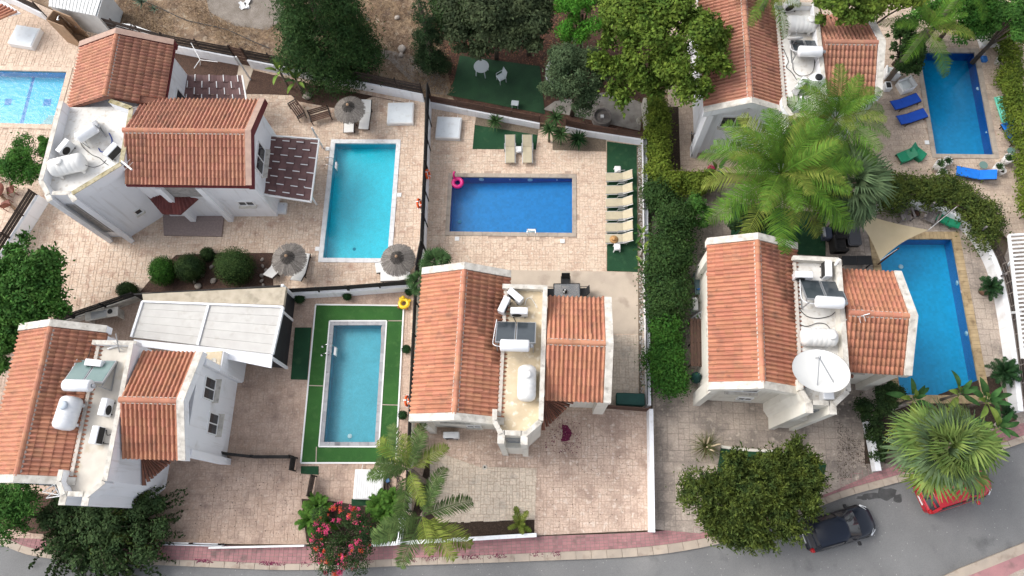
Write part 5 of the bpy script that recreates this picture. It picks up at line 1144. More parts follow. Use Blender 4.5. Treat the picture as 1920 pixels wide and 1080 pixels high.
# white armchairs and pots by the mosaic pool
def armchair(label, loc, rz):
    o = thing('plastic_armchair', label, 'armchair', loc, rz, 'white plastic armchairs'); MB().bbox(0, 0, .2, .8, .75, .36, .05).build('base', m_plastic, o); MB().bbox(0, .36, .45, .8, .1, .62, .03).build('backrest', m_plastic, o); MB().bbox(0, -.03, .41, .56, .6, .06, .03).build('cushion', mat('pale grey cushion', (.60, .64, .63), None), o)
    for s in (-1, 1): MB().bbox(s*.37, 0, .32, .1, .72, .52, .03).build('armrest', m_plastic, o)
armchair('white armchair in the open left of the mosaic pool', W(1693, 166), R_(-70)); armchair('white armchair tucked against the right gable of the top villa', W(1668, 142), R_(170))
m_pot = mat('pale planter', (.66, .63, .60), (.58, .55, .52), 3, .7)
def pot(label, loc, r=.26, h=.75, name='planter'):
    o = thing(name, label, 'planter', loc); MB().lathe([(r*.62, 0), (r*.8, h*.4), (r, h), (r*.86, h), (r*.8, h-.08)], 20, capt=True).build('pot', m_pot, o, True); MB().lathe([(r*.78, h-.1), (r*.3, h-.06)], 16).build('soil', m_soil, o); return o
POTS = [(1752, 318, .30, .8, 'tall white planter at the bottom left corner of the mosaic pool'), (1757, 332, .26, .7, 'shorter white planter in front of the pool corner planter'), (1770, 308, .28, .5, 'dark edged planter with spiky plant at the pool corner'), (1862, 322, .28, .7, 'white planter left in the group at the hedge corner'), (1880, 306, .30, .7, 'white planter right in the group at the hedge corner'), (1872, 327, .2, .5, 'smallest white planter in the group at the hedge corner'), (1868, 120, .25, .5, 'white planter by the hedge, lower of the far pair'), (1872, 96, .25, .5, 'white planter by the hedge, upper of the far pair')]
for x, y, r, h, l in POTS: pot(l, W(x, y), r, h)
for x, y, l in ((1836, 316, 'round green side table beside the bright blue lounger'), (1888, 290, 'round green side table near the hedge corner planters')):
    o = thing('side_table', l, 'side table', W(x, y), 0, 'round green tables'); MB().lathe([(.05, .44), (.24, .44), (.25, .46), (.05, .465)], 22).build('table_top', mat('grey green plastic', (.12, .2, .18), None, rough=.5), o)
    for i in range(3): a = i*2.1; MB().bar((.15*math.cos(a), .15*math.sin(a), .44), (.22*math.cos(a), .22*math.sin(a), 0), .03).build('leg', m_grey, o)
o = thing('pool_float', 'small blue pool cleaner lying on the coping of the mosaic pool', 'pool cleaner', W(1844, 112)); MB().bbox(0, 0, .1, .36, .44, .18, .06).build('body', mat('blue plastic', (.02, .14, .42), None, rough=.4), o); MB().tube([(-.1, .2, .15), (0, .3, .3), (.1, .2, .15)], .02, 5).build('handle', m_grey, o)
tag(MB().tube([W(1874, 92, .6), W(1898, 80, 1.2)], .025, 5).build('pool_net_pole', mat('pale blue pole', (.35, .5, .6))), 'pale blue pole sticking out of the hedge by the pool', 'pole')
mp = thing('plastic_crate', 'white crate with black inside below the right gable of the top villa', 'crate', W(1661, 166)); MB().bbox(0, 0, .2, .38, .5, .4, .02).build('sides', m_plastic, mp); MB().box(-.14, .14, -.19, .19, .402, .41).build('inside', m_dark, mp)
# courtyard side passage objects
up = thing('closed_umbrella', 'closed dark green umbrella lying by the cream villa wall', 'umbrella', W(1302, 712)); MB().lathe([(.02, 0), (.3, .35), (.33, .6), (.2, 1.0), (.03, 1.5)], 8).build('cloth', mat('bottle green cloth', (.012, .05, .045), None), up); MB().tube([(0, 0, 0), (0, 0, 1.7)], .02, 6).build('pole', m_grey, up)
dg = thing('storage_rack', 'long dark timber rack against the left wall of the cream villa', 'rack', W(1300, 650), R_(-3.5)); 
for i in range(4): MB().box(-.36+i*.18, -.2+i*.18, -1.35, 1.35, 1.0, 1.04).build('board', m_brownwood, dg)
for y in (-1.2, 0, 1.2): MB().box(-.36, .5, y-.03, y+.03, .93, .998).build('bracket', m_dark, dg); MB().box(-.32, -.26, y-.03, y+.03, 0, .93).build('leg', m_dark, dg)
ld = thing('step_ladder', 'grey metal ladder leaning on the left wall of the cream villa', 'ladder', W(1301, 602)); A, B = Vector((-.2, -.25, .7)), Vector((.75, .25, 1.5))
sd_ = Vector((-.2, .38, 0))*.55
for s in (-1, 1): MB().bar(A+sd_*s, B+sd_*s, .05).build('rail', m_grey, ld)
for i in range(7): p = A.lerp(B, (i+.5)/7); MB().bar(p-sd_, p+sd_, .06, .02).build('rung', m_grey, ld)
for s in (-1, 1): MB().bar((A+sd_*s), (A.x+sd_.x*s, A.y+sd_.y*s, 0), .04).build('leg', m_grey, ld)
tk = thing('work_table', 'cluttered glass topped table in the passage beside the hedge', 'table', W(1306, 540)); MB().bbox(0, 0, .75, .55, 1.3, .04, .02).build('table_top', mat('pale teal glass', (.09, .14, .15), None, rough=.1), tk); MB().tube([(-.2, -.35, .82), (.25, -.28, .84)], .03, 6).build('blue_tool', m_lblue, tk)
for sx in (-1, 1):
    for sy in (-1, 1): MB().bar((sx*.24, sy*.6, 0), (sx*.24, sy*.6, .75), .04).build('leg', m_grey, tk)
wb = thing('cabinet', 'white cabinet standing in the passage above the ladder', 'cabinet', W(1298, 578)); MB().bbox(0, 0, .45, .3, .75, .9, .02).build('body', m_plastic, wb); MB().box(-.152, -.148, -.02, .02, .3, .6).build('handle', m_grey, wb)
lb = tag(MB().bbox(*P(1311, 393, .8), .8, .18, .18, .22, .02, R_(10)).build('lamp_box', mat('cream lamp', (.7, .62, .42), None)), 'small cream lantern on a post in the hedge shade', 'lantern')
# green deck box, tub, boxes
gb_ = thing('storage_box', 'dark green storage box against the brown boarded fence', 'storage box', W(1180, 752), R_(-2)); mg = mat('dark green lid', (.012, .075, .06), (.01, .06, .05), 3, .5); MB().bbox(0, 0, .25, 1.5, .62, .5, .04).build('box', mg, gb_); MB().bbox(0, .01, .53, 1.56, .68, .08, .05).build('lid', mg, gb_)
tb_ = thing('shower_tray', 'white square tray on the ground at the pergola corner', 'tray', W(529, 392), R_(-2)); MB().bbox(0, 0, .1, .62, .72, .2, .03).build('base', m_steelw, tb_); MB().bbox(0, .02, .205, .5, .56, .02, .06).build('basin', mat('pale tray', (.66, .68, .72), None, rough=.3), tb_); MB().lathe([(.03, .215), (.03, .225)], 10, Matrix.Translation((.15, .2, 0))).build('drain', m_grey, tb_)
# tan shower cabin
sc = thing('shower_cabin', 'tall tan boarded outdoor shower cabin open at the top', 'shower', W(150, 78), R_(-24)); hh = 2.3
for k in range(11):
    z0 = k*hh/11
    for a, b in (((-.75, -.35), (.6, -.35)), ((.6, .45), (-.75, .45)), ((-.75, .45), (-.75, -.35))): MB().wallseg(a, b, .05, z0, z0+hh/11-.01).build('board', m_tan, sc)
MB().tube(curve_pts([(-.3, .4, 1.0), (-.3, .38, 2.0), (-.3, .2, 2.15), (-.3, .05, 2.1)], 4), .02, 6).build('shower_pipe', m_chrome, sc); MB().lathe([(.1, 2.04), (.11, 2.07), (.03, 2.1)], 14, Matrix.Translation((-.3, .05, 0))).build('shower_head', m_chrome, sc, True); MB().bbox(.2, .4, 1.1, .12, .08, .25, .02).build('tap', m_chrome, sc); MB().bbox(-.1, .05, .04, 1.2, .7, .06, .02).build('tray', m_tan, sc)
# corrugated sheds behind
def ribshed(label, px, z, h0, n, m):
    q = PP(px, z); c0 = q[0]; o = thing('garden_shed', label, 'shed', c0); Q = [np.array(p)-np.array(c0) for p in q]
    pt = lambda u, v: tuple((1-v)*((1-u)*Q[0]+u*Q[1])+v*((1-u)*Q[3]+u*Q[2]))
    MB().prism([pt(0, 0), pt(1, 0), pt(1, 1), pt(0, 1)], 0, z-.05).build('walls', m, o)
    for i in range(n): MB().prism([pt((i+.08)/n, -.04), pt((i+.92)/n, -.04), pt((i+.92)/n, 1.04), pt((i+.08)/n, 1.04)], z-.048, z+.02).build('roof_rib', m, o)
    MB().prism([pt(-.02, -.03), pt(1.02, -.03), pt(1.02, 1.03), pt(-.02, 1.03)], z-.12, z-.05).build('roof_sheet', m, o); return o
m_corr = mat('pale corrugated sheet', (.58, .59, .58), (.52, .53, .52), 2, .5, dirt=(.42, .42, .41), dscale=1.5)
ribshed('pale corrugated metal shed behind the tan shower cabin', [(95, -30), (196, -22), (180, 28), (92, 10)], 2.3, 0, 14, m_corr)
ribshed('low white metal box behind the upper roof of the left villa, left one', [(216, 44), (247, 46), (243, 62), (214, 58)], 1.2, 0, 1, m_plastic); ribshed('low white metal box behind the upper roof of the left villa, right one', [(248, 47), (290, 62), (284, 76), (245, 64)], 1.2, 0, 1, m_plastic)
o = thing('tiled_canopy', 'small tiled lean to roof at the top left corner', 'lean-to', W(0, 14, 2.2)); co = Vector(W(0, 14, 2.2))
MB().prism([tuple(np.array(p)-np.array(co[:2])) for p in PP([(-40, -10), (8, 2), (36, 22), (-40, 40)], 2.2)], 2.0-2.2, 2.1-2.2).build('deck', m_white, o)
for i in range(7): t0 = Vector(W(-8+i*6.5, 2+i*3.2, 2.3))-co; t1 = Vector(W(-44+i*6, 26+i*2, 2.1))-co; MB().tube([t0, t1], .085, 7).build('canopy_tile', m_tile, o)
# sink bench behind the left villa
sk = thing('outdoor_sink', 'steel sink bench in the dark gap behind the left villa', 'sink', W(205, 596), R_(10)); MB().bbox(0, 0, .8, 1.9, .55, .06, .02).build('counter', m_cap, sk); MB().bbox(-.15, 0, .81, .95, .45, .05, .03).build('basin', m_grey, sk); MB().lathe([(.14, .83), (.15, .86), (.04, .86)], 12, Matrix.Translation((.5, .05, 0))).build('pot', m_black, sk)
for x in (-.85, .85): MB().box(x-.05, x+.05, -.25, .25, 0, .77).build('support', m_cap, sk)
hd = thing('garden_hose', 'coiled dark hose with blue gun beside the ribbed pump cover', 'hose', W(738, 905, .03)); a = [(.45*math.cos(t*.7)*(1-.02*t)+.1*math.sin(t), .5*math.sin(t*.7)+.15*math.cos(t*1.7), .03+.002*t) for t in range(34)]
MB().tube(curve_pts(a, 3), .025, 5).build('hose', mat('brown hose', (.05, .04, .035)), hd, True); MB().bbox(-.3, .1, .12, .22, .2, .14, .03, .5).build('spray_gun', mat('dusty blue', (.10, .2, .38)), hd)
wl = thing('well', 'round stone well in the shaded back yard', 'well', W(1128, 225)); ms = mat('dull stone', (.22, .2, .18), (.15, .13, .12), 4, .95)
MB().lathe([(.62, 0), (.6, .5), (.5, .52), (.48, .3)], 20).build('rim', ms, wl); MB().lathe([(.48, .32), (.2, .36)], 18).build('cover', ms, wl); MB().cbox(0, 0, .42, .2, .2, .1).build('hatch', m_plastic, wl)
ds = thing('stone_disc', 'pale round stone leaning at the wall of the back yard', 'stone', W(1198, 228)); MB().lathe([(.04, 0), (.24, 0), (.25, .06), (.04, .07)], 18, Matrix.Rotation(R_(40), 4, 'Y')).build('disc', m_cap, ds)
wc = thing('water_cistern', 'white rounded cistern half hidden by the grey green tree', 'cistern', W(1045, 150)); MB().lathe([(.7, 0), (.75, .2), (.75, 1.2), (.6, 1.5), (.2, 1.62)], 24).build('body', m_plastic, wc, True); MB().lathe([(.2, 1.6), (.2, 1.68), (.05, 1.7)], 14).build('lid', m_plastic, wc)
# rocks
def rock(label, loc, s, m=None, seed=0, group=None):
    R = random.Random(seed); b = MB(); n = 9
    b.lathe([(s*.7, 0), (s*R.uniform(.9, 1.1), s*.25), (s*R.uniform(.7, .9), s*.55), (s*.25, s*R.uniform(.65, .8))], n, Matrix.Rotation(R.uniform(0, 6), 4, 'Z') @ Matrix.Diagonal((1, R.uniform(.65, .95), 1, 1)), jit=.14); o = b.build('rock', m or mat('pale rock', (.38, .33, .28), (.28, .25, .22), 4, .95, bump=.5), None, True); o.location = loc; return tag(o, label, 'rock', group)
for i, (x, y, s, l) in enumerate(((754, 93, .3, 'large pale rock beside the gravel track'), (752, 104, .2, 'smaller pale rock touching the large one by the track'), (577, 181, .3, 'pale rock in the mulch bed below the banana plant'), (401, 527, .22, 'boulder between the two biggest round shrubs'), (397, 501, .18, 'boulder right of the dark round shrub'), (372, 537, .22, 'pale boulder at the lower edge of the mulch border'), (365, 528, .14, 'small boulder at the foot of the dark round shrub'), (380, 517, .14, 'grey boulder close to the dark round shrub'), (492, 487, .14, 'top stone of the column of stones beside the straw umbrella'), (493, 499, .14, 'second stone of the column beside the straw umbrella'), (499, 507, .13, 'third stone of the column beside the straw umbrella'), (491, 517, .15, 'fourth stone of the column beside the straw umbrella'), (491, 527, .15, 'fifth stone of the column beside the straw umbrella'), (494, 535, .13, 'lowest stone of the column beside the straw umbrella'), (402, 527, .12, 'small stone leaning on the boulder between the shrubs'), (745, 34, .2, 'pale stone in the dry field right of the pine'), (690, 37, .15, 'small pale stone in the dry field close to the pine'))):
    rock(l, W(x, y, .03 if y > 130 else -.03), s, seed=i)
tp = thing('torn_tarp', 'torn white tarpaulin lying in the dry field', 'tarp', W(459, 8))
b = MB(); R = random.Random(5)
for i in range(5):
    for j in range(5): b.v.append(((i-2)*.16+R.uniform(-.08, .08), (j-2)*.2+R.uniform(-.08, .08), R.uniform(0, .18)))
b.f = [(i*5+j, i*5+j+5, i*5+j+6, i*5+j+1) for i in range(4) for j in range(4) if R.random() > .15]; b.build('sheet', m_plastic, tp)
tag(MB().tube(curve_pts([(*P(x, y, .02), .02) for x, y in ((255, -5), (300, 15), (345, 36), (372, 43), (420, 54), (450, 66), (480, 80), (505, 90))], 4), .03, 5).build('irrigation_pipe', m_black), 'black irrigation pipe running across the dry field', 'pipe')
cl = thing('clothes_line', 'white rotary clothes line frame over the mulch bed', 'clothes line', W(376, 122)); 
for q in ((358, 80), (408, 116), (364, 128)): MB().tube([Vector(W(375, 112, 1.5))-Vector(W(376, 122)), Vector(W(*q, 1.5))-Vector(W(376, 122))], .025, 5).build('arm', m_plastic, cl)
MB().tube([(0, 0, 0), Vector(W(375, 112, 1.5))-Vector(W(376, 122))], .03, 6).build('mast', m_plastic, cl)
for x, y, l in ((600, 877, 'round floor drain at the forecourt parking bay'),): pass
fd = thing('floor_drain', 'small round drain at the corner of the pale parking bay', 'drain', W(909, 876, .02)); MB().lathe([(.13, 0), (.13, .02), (.06, .022)], 16).build('rim', m_cap, fd); MB().lathe([(.05, .02), (.05, .026)], 12).build('grate', m_dark, fd)
bic = thing('bicycle', 'dark bicycle leaning on the left wall of the top villa', 'bicycle', W(1295, 275), R_(86))
for x in (-.5, .5):
    wh = torus(bic, .31, .025, 0, m_black, 'wheel', 20, 6); wh.matrix_local = Matrix.Translation((x, 0, .34)) @ Matrix.Rotation(R_(80), 4, 'X')
f = MB(); f.tube([(-.5, 0, .34), (-.1, 0, .3), (.36, 0, .75), (-.2, 0, .8), (-.1, 0, .3)], .02, 5); f.tube([(-.5, 0, .34), (-.2, 0, .8), (-.2, 0, .92)], .018, 5); f.tube([(.5, 0, .34), (.36, 0, .75), (.34, 0, .98)], .02, 5); f.build('frame', m_dark, bic); MB().tube([(.34, -.28, 1.0), (.34, .28, 1.0)], .015, 5).build('handlebar', m_grey, bic); MB().bbox(-.2, 0, .95, .26, .14, .06, .03).build('saddle', m_black, bic)

# ================================================================== CARS
def car(label, loc, rz, paint, L=3.85, wd=1.68, roof_m=None, hatch=True):
    o = thing('parked_car', label, 'car', loc, rz); h = L/2; w2 = wd/2
    # body shell: stations from tail (-h) to nose (+h): x, half width at sill, belt half width, sill z, belt z
    st = [(-h, .70, .66, .42, .78), (-h+.06, .86, .82, .30, .92), (-h+.3, .97, .93, .22, 1.0), (-h+.9, 1., .95, .2, .98), (0, 1., .96, .2, .93), (h-1.25, 1., .95, .2, .90), (h-.75, .99, .92, .2, .84), (h-.35, .93, .84, .24, .74), (h-.1, .78, .68, .32, .62), (h, .55, .48, .40, .54)]
    b = MB(); sec = []
    for x, a, c, z0, z1 in st:
        zm = z0+(z1-z0)*.55; sec.append([(x, -w2*a*.93, z0), (x, -w2*a, zm), (x, -w2*c, z1), (x, -w2*c*.55, z1+.035), (x, 0, z1+.05), (x, w2*c*.55, z1+.035), (x, w2*c, z1), (x, w2*a, zm), (x, w2*a*.93, z0)])
    n = 9; b.v = [v for s in sec for v in s]
    b.f = [(i*n+k, i*n+k+1, (i+1)*n+k+1, (i+1)*n+k) for i in range(len(sec)-1) for k in range(n-1)]+[tuple(range(n)), tuple(reversed(range((len(sec)-1)*n, len(sec)*n)))]
    body = b.build('body', paint, o, True)
    md = body.modifiers.new('sub', 'SUBSURF'); md.levels = 1; md.render_levels = 2
    # greenhouse: base outline on the belt, smaller roof outline
    zb, zt_ = .95, 1.46; xr0, xr1 = -h+.12, h-1.0; tr0, tr1 = -h+.42, h-1.72
    def ring(x0, x1, hw0, hw1, z): return [(x0, -hw0, z), (x0+.35*(x1-x0), -hw0*1.03, z), (x1-.3, -hw1*1.02, z), (x1, -hw1*.8, z), (x1+.06, 0, z), (x1, hw1*.8, z), (x1-.3, hw1*1.02, z), (x0+.35*(x1-x0), hw0*1.03, z), (x0, hw0, z), (x0-.05, 0, z)]
    lo = ring(xr0, xr1, w2*.88, w2*.88, zb); hi = ring(tr0, tr1, w2*.70, w2*.72, zt_-.04); m_ = 10
    MB().add(lo+hi, [(k, (k+1) % m_, m_+(k+1) % m_, m_+k) for k in range(m_)]).build('cabin_glass', m_glass, o, True)
    top = [(x*.97+.0, y*.97, zt_) for x, y, z in hi]; cen = [(x*.6, y*.5, zt_+.035) for x, y, z in hi]
    rf = MB().add([(x, y*1.02, z-.005) for x, y, z in hi]+top+cen, [(k, (k+1) % m_, m_+(k+1) % m_, m_+k) for k in range(m_)]+[(m_+k, m_+(k+1) % m_, 2*m_+(k+1) % m_, 2*m_+k) for k in range(m_)]+[tuple(range(2*m_, 3*m_))]).build('roof', roof_m or paint, o, True)
    for s in (-1, 1):   # pillars
        for a, c, t in (((xr1-.02, s*w2*.74), (tr1, s*w2*.62), .07), ((xr0+.02, s*w2*.84), (tr0+.02, s*w2*.66), .14), ((-.12, s*w2*.91), (-.15, s*w2*.74), .07)):
            MB().bar((*a, zb-.02), (*c, zt_-.02), t, .05).build('pillar', paint, o)
        MB().tube([(tr0+.05, s*w2*.72, zt_), (tr1-.35, s*w2*.74, zt_)], .018, 5).build('roof_rail', m_black, o)
        MB().bbox(h-1.28, s*(w2+.1), .98, .14, .2, .14, .03).build('mirror', m_black if roof_m else paint, o)
        MB().add([(h-.50, s*w2*.90, .72), (h-.16, s*w2*.62, .63), (h-.08, s*w2*.70, .56), (h-.38, s*w2*.96, .62), (h-.48, s*w2*.86, .795), (h-.2, s*w2*.55, .69)], [(0, 1, 2, 3), (4, 5, 1, 0)]).build('headlight', mat('headlight', (.75, .78, .8), None, rough=.1, spec=.8), o)
        MB().bbox(-h+.12, s*w2*.76, .9, .2, .22, .26, .04).build('tail_light', mat('tail light red', (.35, .01, .012), None, rough=.2), o)
        for x in (-h+.68, h-.72):
            M = Matrix.Translation((x, s*(w2-.1), .3)) @ Matrix.Rotation(R_(90), 4, 'X'); wv = MB().lathe([(.2, -.1), (.3, -.09), (.31, 0), (.3, .09), (.2, .1)], 18, M).build('wheel', m_black, o, True); MB().lathe([(.18, -.102), (.19, .102), (.05, .104)], 14, M).build('rim', m_grey, wv)
    MB().bar((-h+.28, -w2*.6, 1.26), (-h+.28, w2*.6, 1.26), .1, .03).build('spoiler', paint, o)
    MB().bbox(-h-.0, 0, .62, .03, .5, .12, .005).build('number_plate', m_plastic, o)
    for y in (-.3, .15): MB().bar((h-1.02, y, 1.0), (h-1.22, y+.42, 1.06), .02).build('wiper', m_black, o)
    return o
m_carb = mat('dark blue black paint', (.006, .009, .017), None, rough=.3, spec=.4, coat=.25); m_carr = mat('red paint', (.42, .006, .016), None, rough=.3, spec=.5, coat=.5)
m_roofk = mat('dark blue roof', (.006, .010, .021), None, rough=.4, coat=.1)
a0, a1 = P(1510, 1004, 0), P(1638, 966, 0); car('black hatchback parked on the road below the dark green tree', (*P(1571, 990, .4), -.13), math.atan2(a1[1]-a0[1], a1[0]-a0[0]), m_carb, 3.75, 1.66, m_roofk)
a0, a1 = P(1730, 945, 0), P(1850, 905, 0); car('red hatchback parked partly under the big fan palm', (*P(1788, 917, .4), -.13), math.atan2(a1[1]-a0[1], a1[0]-a0[0]), m_carr, 3.85, 1.66)
# ================================================================== VEGETATION
def fol(name, c, c2, scale=1.0, transl=.12, vary=.32, rough=.75): return mat(name, tuple(v*.72 for v in c), c2, max(scale*1.9, 1.4), rough, vary=vary, hvary=.012, transl=transl, spec=.12)
f_pine = fol('pine needles', (.024, .060, .018), (.045, .090, .024), .7)
f_cyp = fol('cypress', (.020, .045, .018), (.036, .066, .024), 1.2)
f_olive = fol('grey green leaves', (.045, .080, .036), (.075, .11, .05), .8)
f_dolive = fol('dim olive leaves', (.036, .055, .026), (.06, .08, .035), .7)
f_light = fol('light green leaves', (.062, .120, .018), (.135, .195, .028), .7)
f_fern = fol('bright fern green', (.055, .19, .018), (.08, .24, .025), .8)
f_hedge = fol('yellowish hedge', (.095, .150, .020), (.15, .20, .026), .6)
f_hedged = fol('dark hedge', (.026, .062, .018), (.045, .09, .022), .7)
f_hedgem = fol('fresh hedge', (.035, .115, .018), (.055, .15, .022), .7)
f_mid = fol('mid green leaves', (.035, .105, .020), (.065, .16, .028), .8)
f_dark = fol('dark shrub leaves', (.022, .050, .018), (.040, .072, .020), .8)
f_darkl = fol('dark bush with light tips', (.040, .072, .020), (.10, .130, .024), 1.1)
f_top = fol('clipped box green', (.035, .075, .020), (.055, .095, .025), 2.0)
f_topb = fol('bright clipped green', (.035, .115, .014), (.05, .14, .02), 2.0)
f_palm = fol('palm fronds', (.062, .150, .016), (.10, .195, .024), .8)
f_palmy = fol('yellowing palm fronds', (.11, .165, .022), (.17, .20, .04), .9)
f_palmd = fol('grey green fan palm', (.075, .125, .055), (.11, .16, .075), .9)
f_palmg = fol('fresh fan palm', (.10, .175, .040), (.17, .23, .06), .8)
f_sago = fol('dark sago green', (.016, .052, .018), (.026, .068, .022), 1.5)
f_yuc = fol('yucca green', (.035, .085, .025), (.06, .115, .04), 1.5)
f_ban = fol('banana leaf', (.12, .20, .03), (.16, .23, .05), 1.2)
f_band = fol('dark banana leaf', (.03, .09, .025), (.06, .14, .04), 1.2)
f_pink = fol('pink flowers', (.75, .06, .17), (.68, .10, .22), 2., .2, .3); f_red = fol('coral flowers', (.75, .08, .045), (.62, .12, .055), 2., .2, .3)
f_dry = fol('dry brown leaves', (.16, .10, .05), (.10, .06, .035), 2., .15)
m_bark = mat('bark', (.13, .10, .075), (.08, .06, .045), 6, .95, bump=.6, bscale=14)
m_pbark = mat('palm trunk', (.20, .165, .13), (.13, .105, .085), 5, .95, bump=.6, bscale=12)
def leaves(C_, Rr, n, ll, lw, R, up=.45, spread=.75, shell=.35, flat=1.0, low=-.35, droop=0.0, stray=.14):
    """leaf quads on the outside of spheres: C_ centres (k,3), Rr radii (k,); returns V, F"""
    k = len(C_); p = Rr**2; idx = R.choice(k, n, p=p/p.sum()); d = R.normal(size=(n, 3)); d /= np.linalg.norm(d, axis=1)[:, None]
    bad = d[:, 2] < low; d[bad, 2] *= -1; r = Rr[idx]*(1-shell*R.random(n)**1.5)*R.uniform(.82, 1.2, n); st_ = R.random(n) < stray; r[st_] *= R.uniform(1.15, 1.7, st_.sum())
    c = C_[idx]+d*r[:, None]*np.array([1, 1, flat])
    nn = d*spread+R.normal(size=(n, 3))*.45+np.array([0, 0, up]); nn /= np.linalg.norm(nn, axis=1)[:, None]
    t = np.cross(nn, R.normal(size=(n, 3))); t /= np.linalg.norm(t, axis=1)[:, None]
    t[:, 2] -= droop; t /= np.linalg.norm(t, axis=1)[:, None]; b = np.cross(nn, t); b /= np.linalg.norm(b, axis=1)[:, None]
    L = ll*R.uniform(.65, 1.3, n)[:, None]/2; Wd = lw*R.uniform(.7, 1.25, n)[:, None]/2
    V = np.stack([c-t*L, c+b*Wd-t*L*.1, c+t*L, c-b*Wd-t*L*.1], 1).reshape(-1, 3); return V, np.arange(4*n).reshape(-1, 4)
def shoots(Cc, n, L, per, ll, lw, R, cen, up=.7, droop=.25):
    """leafy shoots growing outwards from the clump centres"""
    idx = R.integers(0, len(Cc), n); b0 = Cc[idx]+R.normal(size=(n, 3))*.12; d = b0-cen; d /= np.linalg.norm(d, axis=1)[:, None]+1e-6
    d = d*.9+R.normal(size=(n, 3))*.45+np.array([0, 0, up]); d /= np.linalg.norm(d, axis=1)[:, None]; Ln = L*R.uniform(.5, 1.25, n)
    t = np.tile(np.linspace(.1, 1, per), (n, 1))+R.normal(0, .03, (n, per)); p = b0[:, None]+d[:, None]*(Ln[:, None]*t)[..., None]; p[..., 2] -= droop*Ln[:, None]*t**2; p = p.reshape(-1, 3)
    k = len(p); dd = np.repeat(d, per, 0); tt = dd*.6+R.normal(size=(k, 3))*.6; tt /= np.linalg.norm(tt, axis=1)[:, None]; b = np.cross(tt, R.normal(size=(k, 3))); b /= np.linalg.norm(b, axis=1)[:, None]
    s = R.uniform(.7, 1.25, k)[:, None]*np.repeat(np.ones(n), per)[:, None]; V = np.stack([p, p+tt*ll*.5*s+b*lw*.5*s, p+tt*ll*s, p+tt*ll*.5*s-b*lw*.5*s], 1).reshape(-1, 3); return V, np.arange(4*k).reshape(-1, 4)
def tree(label, px, py, zc, rx, ry, rz, m, n=9000, ll=.17, lw=.09, nc=40, cr=.3, seed=1, name='tree', trunk=.16, group=None, base=0.0, droop=0.0, up=.45, flat=.8, cat='tree', topbias=.0, trunk_px=None, core=.45, shoot=None):
    """px, py: photo position of the crown centre at height zc; rx, ry, rz: crown half sizes in metres"""
    R = np.random.default_rng(seed); x, y = P(px, py, zc); o = thing(name, label, cat, (x, y, base), 0, group)
    an = R.uniform(0, 2*math.pi, nc); rr = np.sqrt(R.random(nc))*.9; ph = R.uniform(0, 6.28, 3); wob = 1+.13*np.sin(3*an+ph[0])+.09*np.sin(5*an+ph[1])+.07*np.sin(8*an+ph[2])
    bump = .16*np.sin(an*2+rr*7+ph[0])+.12*np.sin(an*3-rr*11+ph[1]); zz = np.sqrt(1-rr**2)*R.uniform(.62, 1.0, nc)+bump*(1-rr*.5)-.55*(R.random(nc) < .22)*R.random(nc)
    Cc = np.c_[rr*wob*np.cos(an)*rx, rr*wob*np.sin(an)*ry, zz*rz]+np.array([0, 0, zc-base-.25*rz]); mr = min(rx, ry)
    Rr = cr*mr*np.exp(R.normal(0, .35, nc))
    V, Fq = leaves(Cc, Rr, n, ll, lw, R, up=up, flat=flat, droop=droop)
    if shoot:
        V2, F2 = shoots(Cc, shoot[0], shoot[1], shoot[2], ll, lw, R, np.array([0, 0, zc-base-rz*.6])); Fq = np.concatenate([Fq, F2+len(V)]); V = np.concatenate([V, V2])
    npmesh('crown', V, Fq, m, o)
    tb = MB(); h = zc-base
    tb.tube([(0, 0, 0), (.03*h, .02*h, h*.5), (0, 0, h)], [trunk, trunk*.8, trunk*.5], 8); tb.build('trunk', m_bark, o, True)
    lb = MB()
    for i in range(min(9, nc)): c = Cc[i]; lb.tube([(0, 0, h*.45), (c[0]*.5, c[1]*.5, h*.45+(c[2]-h*.45)*.6), tuple(c)], [trunk*.5, trunk*.3, .02], 5)
    lb.build('limbs', m_bark, o, True); return o
# wooded upper strip
def cone_tree(label, px, py, zc, r, h, m, n, ll, lw, seed, lean=(0, 0), cat='tree', name='pine_tree', layers=9, per=9, clr=.33, ex=.75):
    """tall conifer: px, py is the photo position of its foot"""
    R = np.random.default_rng(seed); x, y = P(px, py, 0); o = thing(name, label, cat, (x, y, 0)); cs, rs = [], []
    for i in range(layers):
        t = i/(layers-1); z = zc+t*(h-zc); rr = r*(1-t)**ex*(.85 if i == 0 else 1)+.12
        for k in range(max(2, round(per*(1-t*.75)))): a = R.uniform(0, 6.28); q = rr*R.uniform(.55, .95); cs.append((q*math.cos(a)+lean[0]*t, q*math.sin(a)+lean[1]*t, z+R.uniform(-.3, .3))); rs.append(max(.16, clr*rr)*R.uniform(.75, 1.25))
    V, Fq = leaves(np.array(cs), np.array(rs), n, ll, lw, R, up=.25); npmesh('crown', V, Fq, m, o)
    MB().tube([(0, 0, 0), (lean[0]*.5, lean[1]*.5, h*.5), (lean[0], lean[1], h*.95)], [.22, .15, .04], 8).build('trunk', m_bark, o, True); return o
cone_tree('big dark pine leaning over the fence and straw umbrella', 634, 124, .8, 2.85, 11.2, f_pine, 48000, .24, .06, 3, layers=13, per=17, clr=.32, ex=.5)
cone_tree('slim dark cypress beside the shaded turf', 814, 128, .4, .78, 7.4, f_cyp, 15000, .13, .05, 4, name='cypress_tree', layers=14, per=5, clr=.6)
tree('dim olive coloured tree at the top, left of the leaf littered path', 925, 42, 3.6, 3.3, 2.5, 2.2, f_dolive, 24000, .24, .12, 110, .19, 5)
tree('dim dark tree behind the cypress at the top edge', 862, 20, 3.6, 1.7, 2.2, 1.8, f_dark, 9000, .22, .1, 50, .24, 6)
